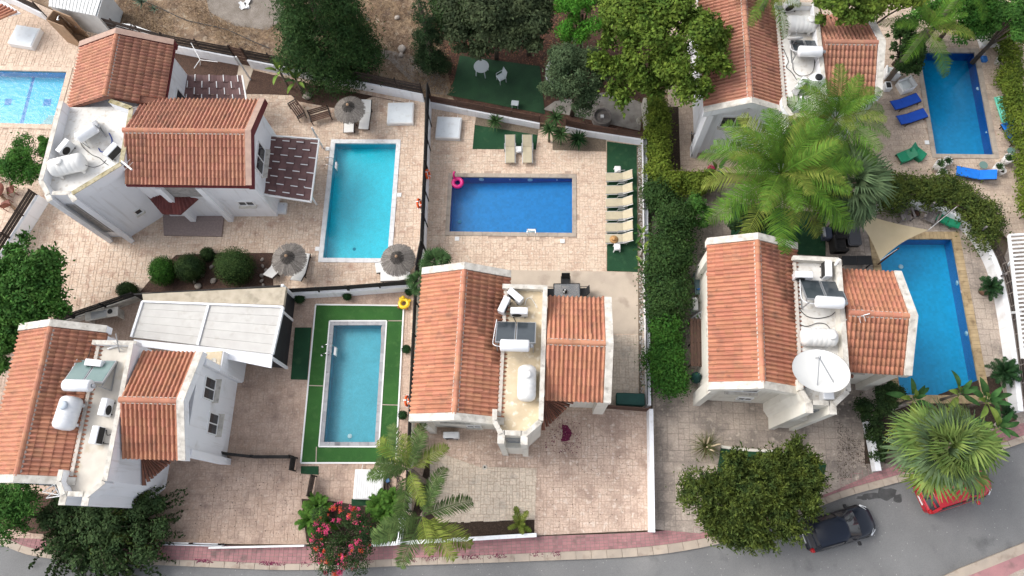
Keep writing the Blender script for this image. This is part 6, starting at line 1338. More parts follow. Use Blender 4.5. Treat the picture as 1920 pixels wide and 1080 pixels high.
tree('dim olive tree at the top edge beside the bright feathery tree', 990, 30, 3.8, 1.5, 2.6, 1.8, f_dolive, 10000, .24, .12, 60, .24, 7)
tree('bright fern green feathery tree at the top edge', 1092, 28, 4.0, 1.5, 2.2, 1.5, f_fern, 15000, .22, .05, 60, .24, 8, droop=.5)
tree('large light green tree left of the top villa roof', 1245, 92, 5.8, 3.7, 3.4, 2.8, f_light, 20000, .24, .13, 120, .13, 9, shoot=(1500, .55, 12), core=.45)
tree('light green tree overlapping the tiles at the top edge', 1205, 18, 6.2, 2.6, 2.2, 1.8, f_light, 16000, .22, .12, 90, .18, 19)
tree('round grey green tree behind the brown boarded fence', 1078, 150, 3.8, 2.1, 2.0, 1.7, f_olive, 19000, .16, .07, 110, .18, 10)
tree('light green tree above the right wing of the top villa', 1590, 5, 7.0, 1.9, 1.3, 1.5, f_light, 12000, .22, .12, 80, .2, 11)
tree('small light green tree at the top edge over the wing', 1660, -8, 6.6, 1.5, 1.2, 1.2, f_hedge, 5000, .25, .13, 24, .3, 12)
tree('dense green bush wall above the mosaic pool', 1795, 32, 2.2, 2.7, 1.6, 1.4, f_hedgem, 18000, .18, .09, 90, .22, 13)
tree('dark green bush between top villa wing and mosaic pool', 1698, 92, 1.6, 1.0, 2.0, 1.2, f_hedged, 10000, .18, .09, 60, .25, 14)
tree('dark tree at the top right corner beside the hedge', 1895, 40, 4.0, .9, 1.6, 1.4, f_mid, 7000, .2, .08, 26, .3, 15)
tree('broad leafy tree at the left edge above the left villa', 60, 558, 4.0, 2.85, 3.1, 2.1, f_mid, 20000, .2, .11, 130, .16, 16, shoot=(1000, .5, 12))
tree('leafy green tree at the left edge beside the tiled roof', 2, 640, 4.0, 1.6, 2.0, 1.6, f_mid, 12000, .2, .11, 60, .22, 17)
tree('rounded green bush behind the pointed bay', 50, 308, 1.6, 1.25, 1.35, 1.2, f_hedgem, 9000, .15, .07, 34, .3, 18, name='bush', cat='bush')
tree('small green bush touching the pointed bay parapet', 88, 275, 1.8, .5, .7, .7, f_hedgem, 2500, .15, .07, 12, .4, 28, name='bush', cat='bush')
tree('bright green bush at the lower left edge', 18, 965, 2.2, 1.4, 1.6, 1.4, f_mid, 9000, .17, .07, 34, .3, 20, name='bush', cat='bush')
# big dark trees at the street
tree('broad dark tree overhanging the street and the black car', 1392, 942, 2.6, 2.75, 2.0, 1.5, f_darkl, 26000, .19, .07, 150, .16, 21, shoot=(2000, .7, 18), name='street_tree', topbias=.1)
tree('dark leafy shrub right part beside the grey courtyard', 1478, 900, 2.6, 1.45, 1.75, 1.4, f_darkl, 12000, .19, .07, 70, .19, 22, shoot=(900, .7, 18), name='bush', cat='bush')
tree('dark shrub at the end of the courtyard pool beside banana plants', 1668, 745, 1.2, .75, .8, .8, f_dark, 4500, .14, .06, 20, .35, 23, name='bush', cat='bush')
tree('thin dark shrub spilling over the brick edging', 1632, 775, .9, .7, .6, .7, f_dark, 2500, .14, .06, 18, .3, 24, name='bush', cat='bush')
tree('leafy dark bush under the feathery palms', 1400, 420, 2.0, 1.0, 1.0, 1.0, f_dark, 4500, .2, .09, 18, .35, 25, name='bush', cat='bush')
tree('green bush beside the lantern at the hedge', 1302, 400, 1.5, .8, .8, .9, f_mid, 4500, .2, .06, 18, .35, 26, name='bush', cat='bush')
# clipped round shrubs
def ball(label, px, py, r, m, n=4500, seed=0, zf=.9, ll=.07, lw=.05, name='clipped_shrub', group='clipped round shrubs', cat='shrub', yr=1.0):
    R = np.random.default_rng(seed); zc = r*zf; x, y = P(px, py, zc); o = thing(name, label, cat, (x, y, 0), 0, group)
    V, Fq = leaves(np.array([[0, 0, zc]]), np.array([r]), n, ll, lw, R, up=.1, shell=.12, spread=1.0, low=-.7, stray=0.0); V[:, 1] *= yr; npmesh('foliage', V, Fq, m, o)
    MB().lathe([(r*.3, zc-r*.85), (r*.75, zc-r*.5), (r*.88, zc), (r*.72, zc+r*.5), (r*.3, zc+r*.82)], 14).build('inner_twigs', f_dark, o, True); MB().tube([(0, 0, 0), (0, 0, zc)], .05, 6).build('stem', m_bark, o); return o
ball('bright green egg shaped shrub, leftmost over the mulch border', 305, 508, .72, f_topb, 5500, 1, 1.0, yr=1.15); ball('dark round shrub beside the bright green one', 357, 502, .80, f_dark, 5500, 2)
ball('small dark round shrub behind the two bigger ones', 389, 477, .40, f_dark, 2200, 3); ball('biggest round clipped shrub beside the straw umbrella', 440, 500, 1.05, f_top, 9000, 4); ball('small round shrub alone near the black fence', 239, 545, .58, f_dark, 3500, 5, .8, yr=.8)
gt_ = 'small green topiary balls'
for x, y, r, l in ((651, 555, .26, 'topiary ball in the middle below the black slatted fence'), (562, 560, .3, 'topiary bush at the shed corner'), (767, 546, .24, 'topiary ball behind the yellow swim ring'), (762, 655, .24, 'topiary ball beside the dark screen, middle of the lawn edge'), (755, 778, .24, 'topiary ball beside the dark screen near the leaning palm')): ball(l, x, y, r, f_sago, 900, int(x), 1.2, .06, .045, 'topiary_ball', gt_)
# hedges
def hedge(label, pts, wd, h, m, n, seed, ll=.15, lw=.08, step=.55, zc=None, name='hedge', jit=.25, group=None):
    R = np.random.default_rng(seed); w3 = [np.array(P(x, y, h*.8)) for x, y in pts]; o0 = w3[0]; o = thing(name, label, 'hedge', (o0[0], o0[1], 0), 0, group); cs, rs = [], []
    for p in resample([tuple(q) for q in w3], step):
        for k in range(3):
            cs.append((p[0]-o0[0]+R.uniform(-.5, .5)*wd*.6, p[1]-o0[1]+R.uniform(-.5, .5)*wd*.6, R.uniform(.35, 1)*(h-.3*wd))); rs.append(wd*.42*R.uniform(1-jit, 1+jit))
    V, Fq = leaves(np.array(cs), np.array(rs), n, ll, lw, R, up=.35, low=-.2); npmesh('foliage', V, Fq, m, o)
    b = MB()
    for p in resample([tuple(q) for q in w3], 1.2): b.tube([(p[0]-o0[0], p[1]-o0[1], 0), (p[0]-o0[0], p[1]-o0[1], h*.7)], .04, 5)
    b.build('stems', m_bark, o); return o
hedge('narrow yellowish hedge beside the upper white wall', [(1234, 192), (1234, 260), (1238, 330)], 1.3, 1.8, f_hedge, 13000, 1)
hedge('yellow green hedge running across toward the feathery palms', [(1245, 338), (1285, 342), (1330, 342)], 1.3, 1.8, f_hedge, 10000, 2)
hedge('short brownish hedge stretch beside the side lawn wall', [(1240, 350), (1244, 392)], 1.6, 1.8, f_hedged, 7000, 3)
hedge('tall dark green hedge between side lawn wall and cream villa', [(1256, 405), (1258, 460), (1260, 520), (1258, 568)], 2.2, 2.6, f_hedged, 26000, 4, step=.6)
hedge('fresh green hedge below the tall dark one', [(1252, 608), (1252, 660), (1256, 722)], 1.7, 1.9, f_hedgem, 17000, 5)
hedge('dense hedge curving round the top of the sky blue pool', [(1668, 358), (1720, 352), (1775, 356), (1822, 375), (1850, 402), (1866, 440)], 1.75, 1.7, f_darkl, 26000, 6)
hedge('bright yellow green hedge along the right edge', [(1893, 20), (1900, 110), (1906, 180), (1915, 240)], 1.2, 1.6, f_hedge, 14000, 7)
hedge('bright hedge strip at the right edge below the lounger', [(1925, 255), (1930, 330), (1936, 400)], 1.0, 1.5, f_hedge, 6000, 8)
hedge('trailing dark creeper on the white wall piers', [(1640, 800), (1648, 840), (1652, 872)], .8, .8, f_dark, 2200, 9, ll=.12)
# ---------------------------------------------------------------- palms
def frond_mesh(name, L, m, n=40, ll=.55, droop=1.0, seed=0, lw=.035, vee=.5, stiff=False):
    """feather frond along +x from the origin, curving down; z up"""
    R = np.random.default_rng(seed); V, Fq = [], []
    def rach(t): return np.array([L*(t-.12*droop*t**3), 0, L*(.22*t-.42*droop*t**2.2)])
    for i in range(n):
        t = .14+.86*i/(n-1); p = rach(t); tg = rach(min(1, t+.02))-rach(t-.02); tg /= np.linalg.norm(tg); le = ll*(math.sin(math.pi*min(.97, (t*.86+.10)))**.6)*R.uniform(.85, 1.12)
        for s in (-1, 1):
            d = tg*R.uniform(.45, .65)+np.array([0, s, 0])*.85+np.array([0, 0, vee*R.uniform(.2, .7)]); d /= np.linalg.norm(d); q1 = p+d*le*.55; d2 = d+np.array([0, 0, -.85*droop*R.uniform(.5, 1.4) if not stiff else -.1])+R.normal(size=3)*.16; d2 /= np.linalg.norm(d2); q2 = q1+d2*le*.5
            wv = tg*lw*.5; o = len(V); V += [p-wv*.6, p+wv*.6, q1+wv, q1-wv, q2+wv*.15, q2-wv*.15]; Fq += [(o, o+1, o+2, o+3), (o+3, o+2, o+4, o+5)]
    ts = np.linspace(0, 1, 9); o = len(V)
    for t in ts: p = rach(t); w_ = .035*(1-t*.85); V += [p+np.array([0, -w_, .01]), p+np.array([0, w_, .01])]
    Fq += [(o+2*i, o+2*i+1, o+2*i+3, o+2*i+2) for i in range(8)]
    return npmesh(name, V, Fq, False) if False else _npm(name, V, Fq, m)
def _npm(name, V, Fq, m):
    me = npmesh(name, np.array(V), np.array(Fq), False); me.materials.append(m); return me
def fan_mesh(name, m, seed=0, pet=.9, r=.95, n=30, ang=200, lw=.075, droop=.35):
    R = np.random.default_rng(seed); V, Fq = [], []
    c = np.array([pet, 0, pet*.18])
    for i in range(n):
        a = R_(-ang/2+ang*i/(n-1))+R.normal()*.02; le = r*(.78+.22*math.cos(a*.55))*R.uniform(.92, 1.06); d = np.array([math.cos(a), math.sin(a), .12*math.cos(a*2)]); t = np.array([-math.sin(a), math.cos(a), 0]); f = .012*(1 if i % 2 else -1)
        p1 = c+d*le*.62+np.array([0, 0, f-.03]); p2 = c+d*le+np.array([0, 0, -droop*le*R.uniform(.4, 1.2)])+t*R.normal()*.04; w1 = le*.62*math.tan(R_(ang/(n-1))/2)*.92; o = len(V)
        V += [c+t*.01, c-t*.01, p1-t*w1, p1+t*w1, p2-t*.008, p2+t*.008]; Fq += [(o, o+1, o+2, o+3), (o+3, o+2, o+4, o+5)]
    o = len(V); V += [np.array([0, -.025, 0]), np.array([0, .025, 0]), c+np.array([0, .015, .01]), c+np.array([0, -.015, .01])]; Fq += [(o, o+1, o+2, o+3)]
    return _npm(name, V, Fq, m)
def palm(label, px, py, z, meshes, n, seed, lean=(0, 0), elev=(-10, 70), trunk=.2, name='palm_tree', azs=None, sc=(.85, 1.1), base_z=0.0, cat='palm', dead=None, part='frond', group=None, roll=.35):
    R = random.Random(seed); x, y = P(px, py, z); o = thing(name, label, cat, (x-lean[0], y-lean[1], base_z), 0, group); h = z-base_z
    if trunk: MB().tube([(0, 0, 0), (lean[0]*.35, lean[1]*.35, h*.45), (lean[0]*.8, lean[1]*.8, h*.85), (lean[0], lean[1], h+.05)], [trunk*1.15, trunk*.95, trunk*.95, trunk*.8], 10).build('trunk', m_pbark, o, True)
    for i in range(n):
        az = (i*2.39996+R.uniform(-.25, .25)) if azs is None else R_(azs[i % len(azs)]+R.uniform(-6, 6)); t = i/max(1, n-1); el = R_(elev[1]+(elev[0]-elev[1])*t+R.uniform(-6, 6)); s = R.uniform(*sc)*(1-.25*(1-t)**2)
        M = Matrix.Translation((lean[0], lean[1], h)) @ Matrix.Rotation(az, 4, 'Z') @ Matrix.Rotation(-el, 4, 'Y') @ Matrix.Rotation(R.uniform(-roll, roll), 4, 'X') @ Matrix.Scale(s, 4)
        inst(part, meshes[i % len(meshes)] if dead is None or t < .85 else dead, o, M)
    return o
QF = [frond_mesh('frond', 4.3, f_palm, 40, .95, .85, 1, .062, .25), frond_mesh('frond', 4.4, f_palm, 40, .95, 1.1, 2, .062, .2), frond_mesh('frond', 4.0, f_palmy, 38, .9, 1.0, 3, .062, .2)]
palm('left of the feathery palms in front of the top villa', 1464, 326, 6.0, QF, 48, 5, elev=(-16, 58), trunk=.17, sc=(.92, 1.15))
palm('right of the feathery palms, hiding the corner of the top villa', 1566, 224, 6.4, QF, 26, 6, elev=(-12, 60), trunk=.17, sc=(.68, .85))
palm('feathery palm between villa wing and bush at the top', 1738, 55, 5.0, QF, 12, 7, elev=(-10, 60), trunk=.16, sc=(.6, .75))
palm('feathery palm at the top edge over the roof', 1440, -10, 7.0, QF, 11, 8, elev=(-10, 60), trunk=.16, sc=(.5, .65))
palm('feathery palm at the top edge above the bush wall', 1812, -25, 5.5, QF, 12, 18, elev=(-10, 60), trunk=.16, sc=(.55, .7))
FF = [fan_mesh('fan_leaf', f_palmd, 1, 1.1, 1.2, 24, 210), fan_mesh('fan_leaf', f_palmd, 2, 1.3, 1.15, 24, 210, droop=.5)]
palm('grey green fan palm beside the feathery palms', 1588, 345, 5.0, FF, 46, 9, elev=(-35, 75), trunk=.2, sc=(.95, 1.2), part='fan_leaf', name='fan_palm')
FG = [fan_mesh('fan_leaf', f_palmg, 3, 1.2, 1.3, 24, 210), fan_mesh('fan_leaf', f_palmg, 4, 1.3, 1.25, 24, 210, droop=.5), fan_mesh('fan_leaf', f_palmd, 5, 1.15, 1.25, 24, 210)]
palm('big round fan palm above the red car', 1763, 838, 5.6, FG, 46, 10, elev=(-32, 76), trunk=.24, sc=(.8, 1.2), roll=.8, part='fan_leaf', name='fan_palm', dead=fan_mesh('fan_leaf', f_palmy, 6, 1.15, 1.05, 30, droop=.8))
CF = [frond_mesh('frond', 2.9, fol('coconut fronds', (.055, .10, .028), (.10, .15, .045), .9), 38, .68, .7, 11, .06), frond_mesh('frond', 2.9, f_palmy, 38, .68, .85, 12, .06), frond_mesh('frond', 2.8, MATS['coconut fronds'], 38, .66, 1.0, 13, .06)]
palm('leaning palm at the street with sparse fronds, lower crown', 792, 968, 4.4, CF, 10, 11, lean=(.25, -.5), elev=(-20, 45), trunk=.14, azs=[195, 290, 60, 215, 305, 75, 250, 330, 20], sc=(.95, 1.1))
palm('leaning palm at the street with sparse fronds, upper crown', 768, 880, 4.6, CF, 12, 12, lean=(-.1, .3), elev=(-15, 45), trunk=.14, azs=[170, 100, 60, 195, 300, 80, 120, 25, 265, 185, 140], sc=(.8, 1.0))
SF = [frond_mesh('frond', .85, f_sago, 30, .2, .6, 21, .028, stiff=True), frond_mesh('frond', .8, f_sago, 30, .2, .85, 22, .028, stiff=True)]
for x, y, n, s, l in ((1857, 538, 30, (.85, 1.0), 'sago palm on the curved white wall opposite the pergola'), (1882, 698, 32, (1.05, 1.25), 'largest sago palm on the white wall beside the sky blue pool'), (1888, 776, 22, (.6, .75), 'small sago palm at the end of the white wall')): palm(l, x, y, .9, SF, n, x, elev=(-5, 70), trunk=.16, sc=s, name='sago_palm', group='sago palms')
tpot = thing('planter', 'brown round pot beside the sago palm opposite the pergola', 'planter', W(1842, 548)); MB().lathe([(.2, 0), (.26, .25), (.24, .4), (.2, .38)], 16).build('pot', mat('brown pot', (.16, .09, .06)), tpot, True)
PF = [fan_mesh('fan_leaf', f_yuc, 31, .5, .5, 20), fan_mesh('fan_leaf', f_yuc, 32, .55, .5, 20, droop=.6)]
palm('bushy small fan palm behind the middle villa roof', 816, 492, 2.3, PF, 30, 31, elev=(-20, 75), trunk=.12, part='fan_leaf', name='fan_palm'); palm('small fan palm squeezed between fence and middle villa roof', 786, 528, 2.2, PF, 16, 32, elev=(-20, 70), trunk=.1, part='fan_leaf', name='fan_palm', sc=(.7, .9))
# yuccas
def sword_mesh(L, w_, m, seed=0, bend=.15):
    V = [(0, -w_*.4, 0), (0, w_*.4, 0), (L*.45, w_/2, L*.03), (L*.45, -w_/2, L*.03), (L, 0, -L*bend), (L, 0, -L*bend)]; return _npm('leaf', V, [(0, 1, 2, 3), (3, 2, 4, 5)], m)
YL = [sword_mesh(.68, .085, f_yuc), sword_mesh(.7, .08, f_yuc, bend=.3)]
for x, y, z, n, s, l in ((929, 228, .5, 60, (.9, 1.1), 'spiky yucca rosette in the upper gravel bed'), (1042, 222, 1.7, 60, (.9, 1.1), 'highest yucca head of the clump by the boarded fence'), (1030, 244, 1.4, 60, (.9, 1.1), 'left yucca head of the clump by the boarded fence'), (1052, 252, 1.2, 60, (.9, 1.1), 'right yucca head of the clump by the boarded fence'), (1083, 262, .6, 70, (1.1, 1.3), 'dark round yucca in the corner gravel bed')): palm(l, x, y, z, YL if x != 1083 else [sword_mesh(.62, .08, f_sago), sword_mesh(.62, .08, f_sago, bend=.3)], n, x, elev=(-15, 80), trunk=.07, sc=s, part='leaf', name='yucca', cat='yucca')
# banana like plants
def paddle_mesh(L, w_, m, seed=0):
    R = np.random.default_rng(seed); V, Fq = [], []; n = 9
    for i in range(n):
        t = i/(n-1); x = L*(.25+.75*t); z = L*(.35*t-.5*t*t); ww = w_*math.sin(math.pi*min(.99, .08+.92*t))**.6*(1-.1*R.random())
        V += [(x, -ww/2, z+.06*w_), (x, 0, z-.03), (x, ww/2, z+.06*w_)]
    for i in range(n-1): o = 3*i; Fq += [(o, o+1, o+4, o+3), (o+1, o+2, o+5, o+4)]
    o = len(V); V += [(0, -.03, 0), (0, .03, 0), (L*.27, .02, 0), (L*.27, -.02, 0)]; Fq += [(o, o+1, o+2, o+3)]; return _npm('leaf', V, Fq, m)
BL = [paddle_mesh(1.15, .34, f_ban, 1), paddle_mesh(1.0, .32, f_band, 2), paddle_mesh(1.1, .3, f_ban, 3)]; BD = [paddle_mesh(1.3, .36, f_band, 4), paddle_mesh(1.2, .34, f_ban, 5), paddle_mesh(1.15, .3, f_band, 6)]
for x, y, z, ms, n, s, l in ((525, 135, 1.8, [BL[0], BL[2]], 9, (.8, 1.05), 'yellow green banana plant at the edge of the pine shade'), (556, 152, 1.5, [BL[1], BL[0]], 8, (.7, .9), 'darker banana plant half under the big pine'), (1850, 752, 1.9, BD, 12, (.9, 1.15), 'big leaved banana plant right of the fan palm'), (1800, 738, 2.0, BD, 9, (.8, 1.0), 'banana plant with pale leaf at the end of the sky blue pool'), (1712, 748, 2.0, BD, 10, (.8, 1.05), 'banana plant spreading over the pool corner near the cream villa'), (1868, 800, 1.6, BD, 10, (.9, 1.1), 'banana plant hanging over the pink pavement'), (1848, 842, 1.3, BD, 9, (.8, 1.0), 'low banana plant between fan palm and street'), (1202, 440, 1.1, BL, 8, (.55, .7), 'strelitzia clump on the white wall below the loungers'), (1206, 470, 1.0, BL, 7, (.5, .65), 'strelitzia clump on the white wall at the lawn end'), (1204, 500, .9, BL, 7, (.5, .65), 'strelitzia at the lower end of the side lawn'), (1212, 545, .9, BL, 4, (.5, .6), 'single strelitzia stalks over the pebble strip'), (1345, 320, 1.3, BD, 6, (.6, .8), 'big leaved plant at the hedge corner under palms')): palm(l, x, y, z, ms, n, x+y, elev=(0, 75), trunk=.07, sc=s, part='leaf', name='banana_plant', cat='banana plant')
# agave, ferns, pampas, spiky pots
AL = [sword_mesh(.75, .12, fol('agave grey', (.10, .15, .10), (.15, .20, .14), 2.), bend=-.05)]
palm('grey agave at the top edge of the dry field', 266, 5, .4, AL, 26, 41, elev=(5, 80), trunk=0, part='leaf', name='agave', cat='agave'); palm('smaller pale agave right of the grey one in the dry field', 290, 18, .3, AL, 16, 42, elev=(5, 75), trunk=0, sc=(.5, .7), part='leaf', name='agave', cat='agave')
FN = [frond_mesh('frond', .95, fol('fern green', (.05, .13, .018), (.09, .19, .03), 1.5), 26, .22, 1.1, 31, .05)]
for x, y, l in ((597, 948, 'fern clump beside the slatted gate'), (582, 975, 'fern clump left of the flowering bush'), (603, 990, 'fern clump behind the flowering bush'), (712, 945, 'fern clump below the ribbed pump cover'), (738, 940, 'fern clump against the wall near the leaning palm'), (722, 962, 'fern clump between flowers and white wall'), (1700, 700, 'fern at the pool end')):
    if y != 700: palm(l, x, y, .35, FN, 26, x+y, elev=(0, 75), trunk=0, sc=(.7, 1.1), name='fern', cat='fern')
palm('young palm sprouting in the dark front bed', 974, 982, .3, [frond_mesh('frond', .9, f_palmy, 24, .25, 1.0, 33, .04)], 7, 51, elev=(10, 70), trunk=0, name='young_palm')
PG = [sword_mesh(.95, .022, fol('pampas green', (.12, .17, .05), (.20, .21, .09), 2.), bend=.45), sword_mesh(.9, .02, f_dry, bend=.5), sword_mesh(1.0, .022, MATS['pampas green'], bend=.6)]
pg = palm('pampas grass tuft at the corner of the green verge', 1323, 838, .25, PG, 240, 61, elev=(5, 85), trunk=0, part='blade', name='pampas_grass', cat='grass tuft', sc=(.75, 1.15))
R = random.Random(3)
for i in range(7): a = R.uniform(0, 6.28); r = R.uniform(.1, .5); MB().tube([(r*.5*math.cos(a), r*.5*math.sin(a), .5), (r*math.cos(a), r*math.sin(a), 1.0), (r*1.3*math.cos(a), r*1.3*math.sin(a), 1.25)], [.01, .05, .02], 6).build('plume', mat('cream plume', (.55, .45, .30), (.42, .34, .22), 8), pg)
for i, (x, y, r, h, l) in enumerate(POTS):
    if i == 5: continue
    p_ = P(x, y, 0); q = palm(['leafy plant in the tall white planter', 'leafy plant in the shorter white planter', 'spiky plant in the dark edged planter', 'leafy plant in the left hedge corner planter', 'leafy plant in the right hedge corner planter', '', 'small plant in the lower far planter', 'small plant in the upper far planter'][i], x, y, h+.02, [sword_mesh(.4, .06, f_yuc if i != 2 else f_sago, bend=.3)], 34, 70+i, elev=(0, 80), trunk=0, part='leaf', name='potted_plant', cat='potted plant', sc=(.7, 1.1), base_z=h); q.location = (p_[0], p_[1], h-.06)
# arching feathery bush lower left
def sprays(o, n, Ls, m, seed, ll=.12, lw=.07, per=46, zlift=1.6, droop=1.0, az=(0, 6.28)):
    R = np.random.default_rng(seed); V, Fq, st = [], [], MB()
    for i in range(n):
        a = R.uniform(*az); L = R.uniform(*Ls); z0 = zlift*R.uniform(.5, 1.0); up = R.uniform(.3, .8)
        def pos(t): return np.array([L*t*math.cos(a+.25*t), L*t*math.sin(a+.25*t), z0+up*L*t*.6-droop*.55*L*t*t])
        st.tube([pos(t) for t in np.linspace(0, 1, 6)], [.02, .018, .014, .01, .008, .005], 4)
        for k in range(per):
            t = .12+.88*k/per; p = pos(t)+R.normal(size=3)*.045; d = R.normal(size=3); d[2] = abs(d[2])*.4; d /= np.linalg.norm(d); tt = np.cross(d, R.normal(size=3)); tt /= np.linalg.norm(tt); b = np.cross(d, tt); s = R.uniform(.7, 1.2); q = len(V)
            V += [p-tt*ll*s/2, p+b*lw*s/2, p+tt*ll*s/2, p-b*lw*s/2]; Fq.append((q, q+1, q+2, q+3))
    npmesh('foliage', np.array(V), np.array(Fq), m, o); st.build('branches', m_bark, o)
fb = thing('arching_bush', 'dark arching feathery bush in front of the left villa', 'bush', P(190, 985, 1.6)); R = np.random.default_rng(77); a_ = R.uniform(0, 6.28, 60); r_ = np.sqrt(R.random(60))*2.6; V, Fq = leaves(np.c_[r_*np.cos(a_)*1.25, r_*np.sin(a_)*.8, 1.9-.25*r_+R.uniform(-.3, .2, 60)], R.uniform(.3, .55, 60), 15000, .19, .10, R, droop=.3); npmesh('foliage', V, Fq, fol('arching bush leaves', (.036, .070, .026), (.060, .100, .034), 1.), fb); sprays(fb, 230, (1.2, 4.3), MATS['arching bush leaves'], 1, .21, .13, per=105, zlift=1.7); sprays(fb, 70, (1.0, 3.6), f_darkl, 2, .2, .12, per=90, zlift=1.9)
MB().tube([(0, 0, 0), (0, 0, 1.7)], .12, 8).build('trunk', m_bark, fb)
bv = thing('bougainvillea', 'bougainvillea with pink and coral flowers spilling over the front wall', 'bougainvillea', P(640, 1005, 1.3))
R = np.random.default_rng(5); cs = np.c_[R.uniform(-1.3, 1.3, 26), R.uniform(-1.5, 1.2, 26), R.uniform(.6, 1.5, 26)]; V, Fq = leaves(cs, R.uniform(.3, .5, 26), 6500, .11, .06, R); npmesh('foliage', V, Fq, f_dark, bv)
def blossoms(n, m, seed, sp=1.7):
    R = np.random.default_rng(seed); a = R.uniform(0, 6.28, n); r = sp*R.uniform(.25, 1.0, n)**.6; c = np.c_[r*np.cos(a), r*np.sin(a)*1.1-.1, 1.75-.55*(r/sp)**2+R.uniform(-.25, .15, n)]; keep = ~((np.abs(c[:, 0]-.3) < .5) & (np.abs(c[:, 1]) < .45)); c = c[keep]
    V, Fq = leaves(c, R.uniform(.07, .2, len(c)), 28*len(c), .075, .06, R, shell=.8); npmesh('flowers', V, Fq, m, bv)
blossoms(58, f_pink, 1, 1.65); blossoms(26, f_red, 2, 1.65); sprays(bv, 26, (.9, 2.1), f_dark, 6, .1, .06, 34, 1.1)
MB().tube([(0, 0, 0), (.05, 0, 1.0)], .08, 7).build('trunk', m_bark, bv)
pk = thing('flowering_shrub', 'small shrub with one pink flower head at the hedge corner', 'shrub', P(1333, 317, .7)); V, Fq = leaves(np.array([[0, 0, .7]]), np.array([.22]), 260, .08, .06, R); npmesh('flowers', V, Fq, f_pink, pk); V, Fq = leaves(np.array([[.1, -.1, .45]]), np.array([.3]), 400, .12, .06, R); npmesh('foliage', V, Fq, f_dark, pk)
# ---------------------------------------------------------------- loose stuff: dry grass, petals, fallen leaves, pebbles
def scatter(name, label, cat, poly, n, ll, lw, m, seed, z=.02, upright=0.0, excl=(), clump=None):
    R = np.random.default_rng(seed); xs = [p[0] for p in poly]; ys = [p[1] for p in poly]; pts = []
    while len(pts) < n:
        x, y = R.uniform(min(xs), max(xs)), R.uniform(min(ys), max(ys))
        if clump is not None and math.sin(x*clump)+math.sin(y*clump*1.3+1)+math.sin((x+y)*clump*2.1) < R.uniform(-1.2, 1.5): continue
        if inpoly(x, y, poly) and not any(inpoly(x, y, e) for e in excl): pts.append((x, y, z))
    c = np.array(pts); k = len(c); a = R.uniform(0, 6.28, k); t = np.c_[np.cos(a), np.sin(a), R.uniform(.2, 1, k)*upright]; t /= np.linalg.norm(t, axis=1)[:, None]; b = np.c_[-np.sin(a), np.cos(a), R.normal(0, .12, k)]
    L = (ll*R.uniform(.5, 1.4, k))[:, None]; Wd = (lw*R.uniform(.6, 1.3, k))[:, None]/2
    V = np.stack([c-b*Wd, c+b*Wd, c+t*L+b*Wd*.3, c+t*L-b*Wd*.3], 1).reshape(-1, 3); return stuff(npmesh(name, V, np.arange(4*k).reshape(-1, 4), m), label, cat)
trk = PP([(375, -60), (392, 22), (440, 48), (500, 56), (540, 30), (500, -60)])
fview = PP([(210, 36), (225, -10), (845, -10), (840, 120), (850, 176), (797, 176), (610, 142), (450, 112), (320, 84)])
m_hay = mat('dry straw', (.36, .26, .15), (.22, .14, .08), 3, .9, vary=.3); m_hayd = mat('brown dry weeds', (.14, .085, .05), (.09, .06, .04), 3, .9, vary=.3)
scatter('dry_grass', 'straw coloured dry grass covering the field', 'dry grass', fview, 9000, .22, .02, m_hay, 1, -.03, .9, [trk], .9); scatter('dry_weeds', 'brown dry weeds covering the field', 'dry weeds', fview, 7000, .25, .025, m_hayd, 2, -.03, .9, [trk], .6)
scatter('fallen_leaves', 'brown fallen leaves under the trees', 'fallen leaves', PP([(830, 20), (1060, 0), (1060, 140), (1012, 122), (862, 100), (845, 170)]), 2500, .12, .06, mat('brown leaf', (.20, .09, .05), (.11, .055, .035), 4, .9, vary=.4), 3, 0)
m_pet = mat('purple petals', (.11, .012, .045), (.16, .025, .06), 5, .9, vary=.4)
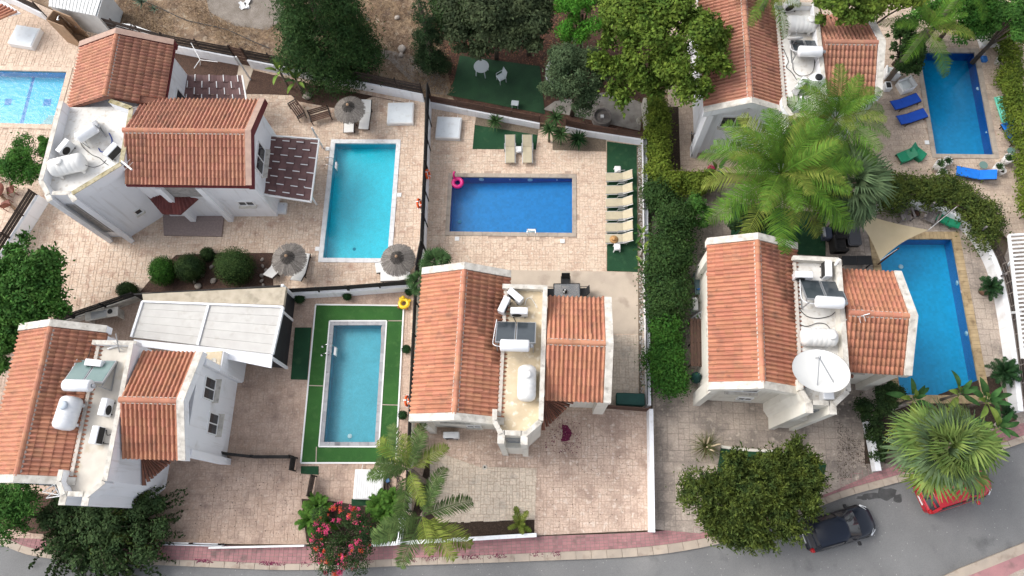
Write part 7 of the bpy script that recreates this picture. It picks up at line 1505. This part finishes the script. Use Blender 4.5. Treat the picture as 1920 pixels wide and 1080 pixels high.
scatter('fallen_petals', 'purple patch of fallen petals on the forecourt', 'petals', PP([(1054, 797), (1064, 798), (1072, 812), (1066, 826), (1052, 828), (1056, 812)]), 900, .05, .05, m_pet, 4, .03); scatter('fallen_petals', 'thin scatter of purple petals around the big patch', 'petals', PP([(1035, 780), (1095, 795), (1085, 850), (1020, 850)]), 130, .06, .05, m_pet, 5, .03)
scatter('fallen_petals', 'red brown petals along the kerb below the front walls', 'petals', PP([(300, 1046), (560, 1055), (770, 1045), (1050, 1034), (1050, 1042), (770, 1053), (560, 1062), (300, 1052)]), 900, .05, .04, m_pet, 6, .012, 0, (), 1.7)
m_deb = mat('dry debris', (.09, .065, .05), (.05, .04, .03), 4, .95, vary=.4)
scatter('plant_debris', 'dark dry debris on the grey courtyard paving by the piers', 'debris', PP([(1570, 790), (1620, 780), (1640, 880), (1570, 905)]), 420, .09, .03, m_deb, 7, .025, 0, (), 1.3); scatter('plant_debris', 'dark dry debris on the brownish driveway', 'debris', PP([(430, 870), (570, 870), (570, 1010), (330, 1010)]), 160, .06, .04, m_deb, 8, .025); scatter('plant_debris', 'dark dry debris scattered on the forecourt', 'debris', PP([(1010, 800), (1205, 800), (1205, 985), (1010, 990)]), 140, .06, .03, m_deb, 9, .025); scatter('road_litter', 'small pale flecks scattered on the asphalt', 'litter', PP([(320, 1066), (1240, 1045), (1700, 920), (1900, 860), (1900, 1000), (1700, 1080), (320, 1080)]), 160, .05, .03, mat('pale flecks', (.4, .39, .37)), 10, -.125); scatter('plant_debris', 'dark dry debris on the terrace beside the mosaic pool', 'debris', PP([(1660, 240), (1740, 230), (1760, 300), (1660, 320)]), 140, .06, .03, m_deb, 12, .025)
R = np.random.default_rng(8); q = []
while len(q) < 900:
    t = R.random(); x0 = np.array(P(1196, 275))*(1-t)+np.array(P(1200, 742))*t; q.append((x0[0]+R.uniform(0, .28), x0[1], .05))
V, Fq = leaves(np.array(q), np.full(len(q), .01), 900, .10, .08, R, up=2.5); V[:, 2] = np.abs(V[:, 2])+.02; stuff(npmesh('pebbles', V, Fq, mat('white pebbles', (.55, .53, .5), (.25, .23, .21), 12, .9, vary=.35)), 'white pebbles along the foot of the side wall', 'pebbles')
V, Fq = leaves(np.array([[*P(x, y, .05), .05] for x, y in R.uniform((330, 100), (640, 176), (10, 2))]), np.full(10, .01), 10, .1, .1, R)
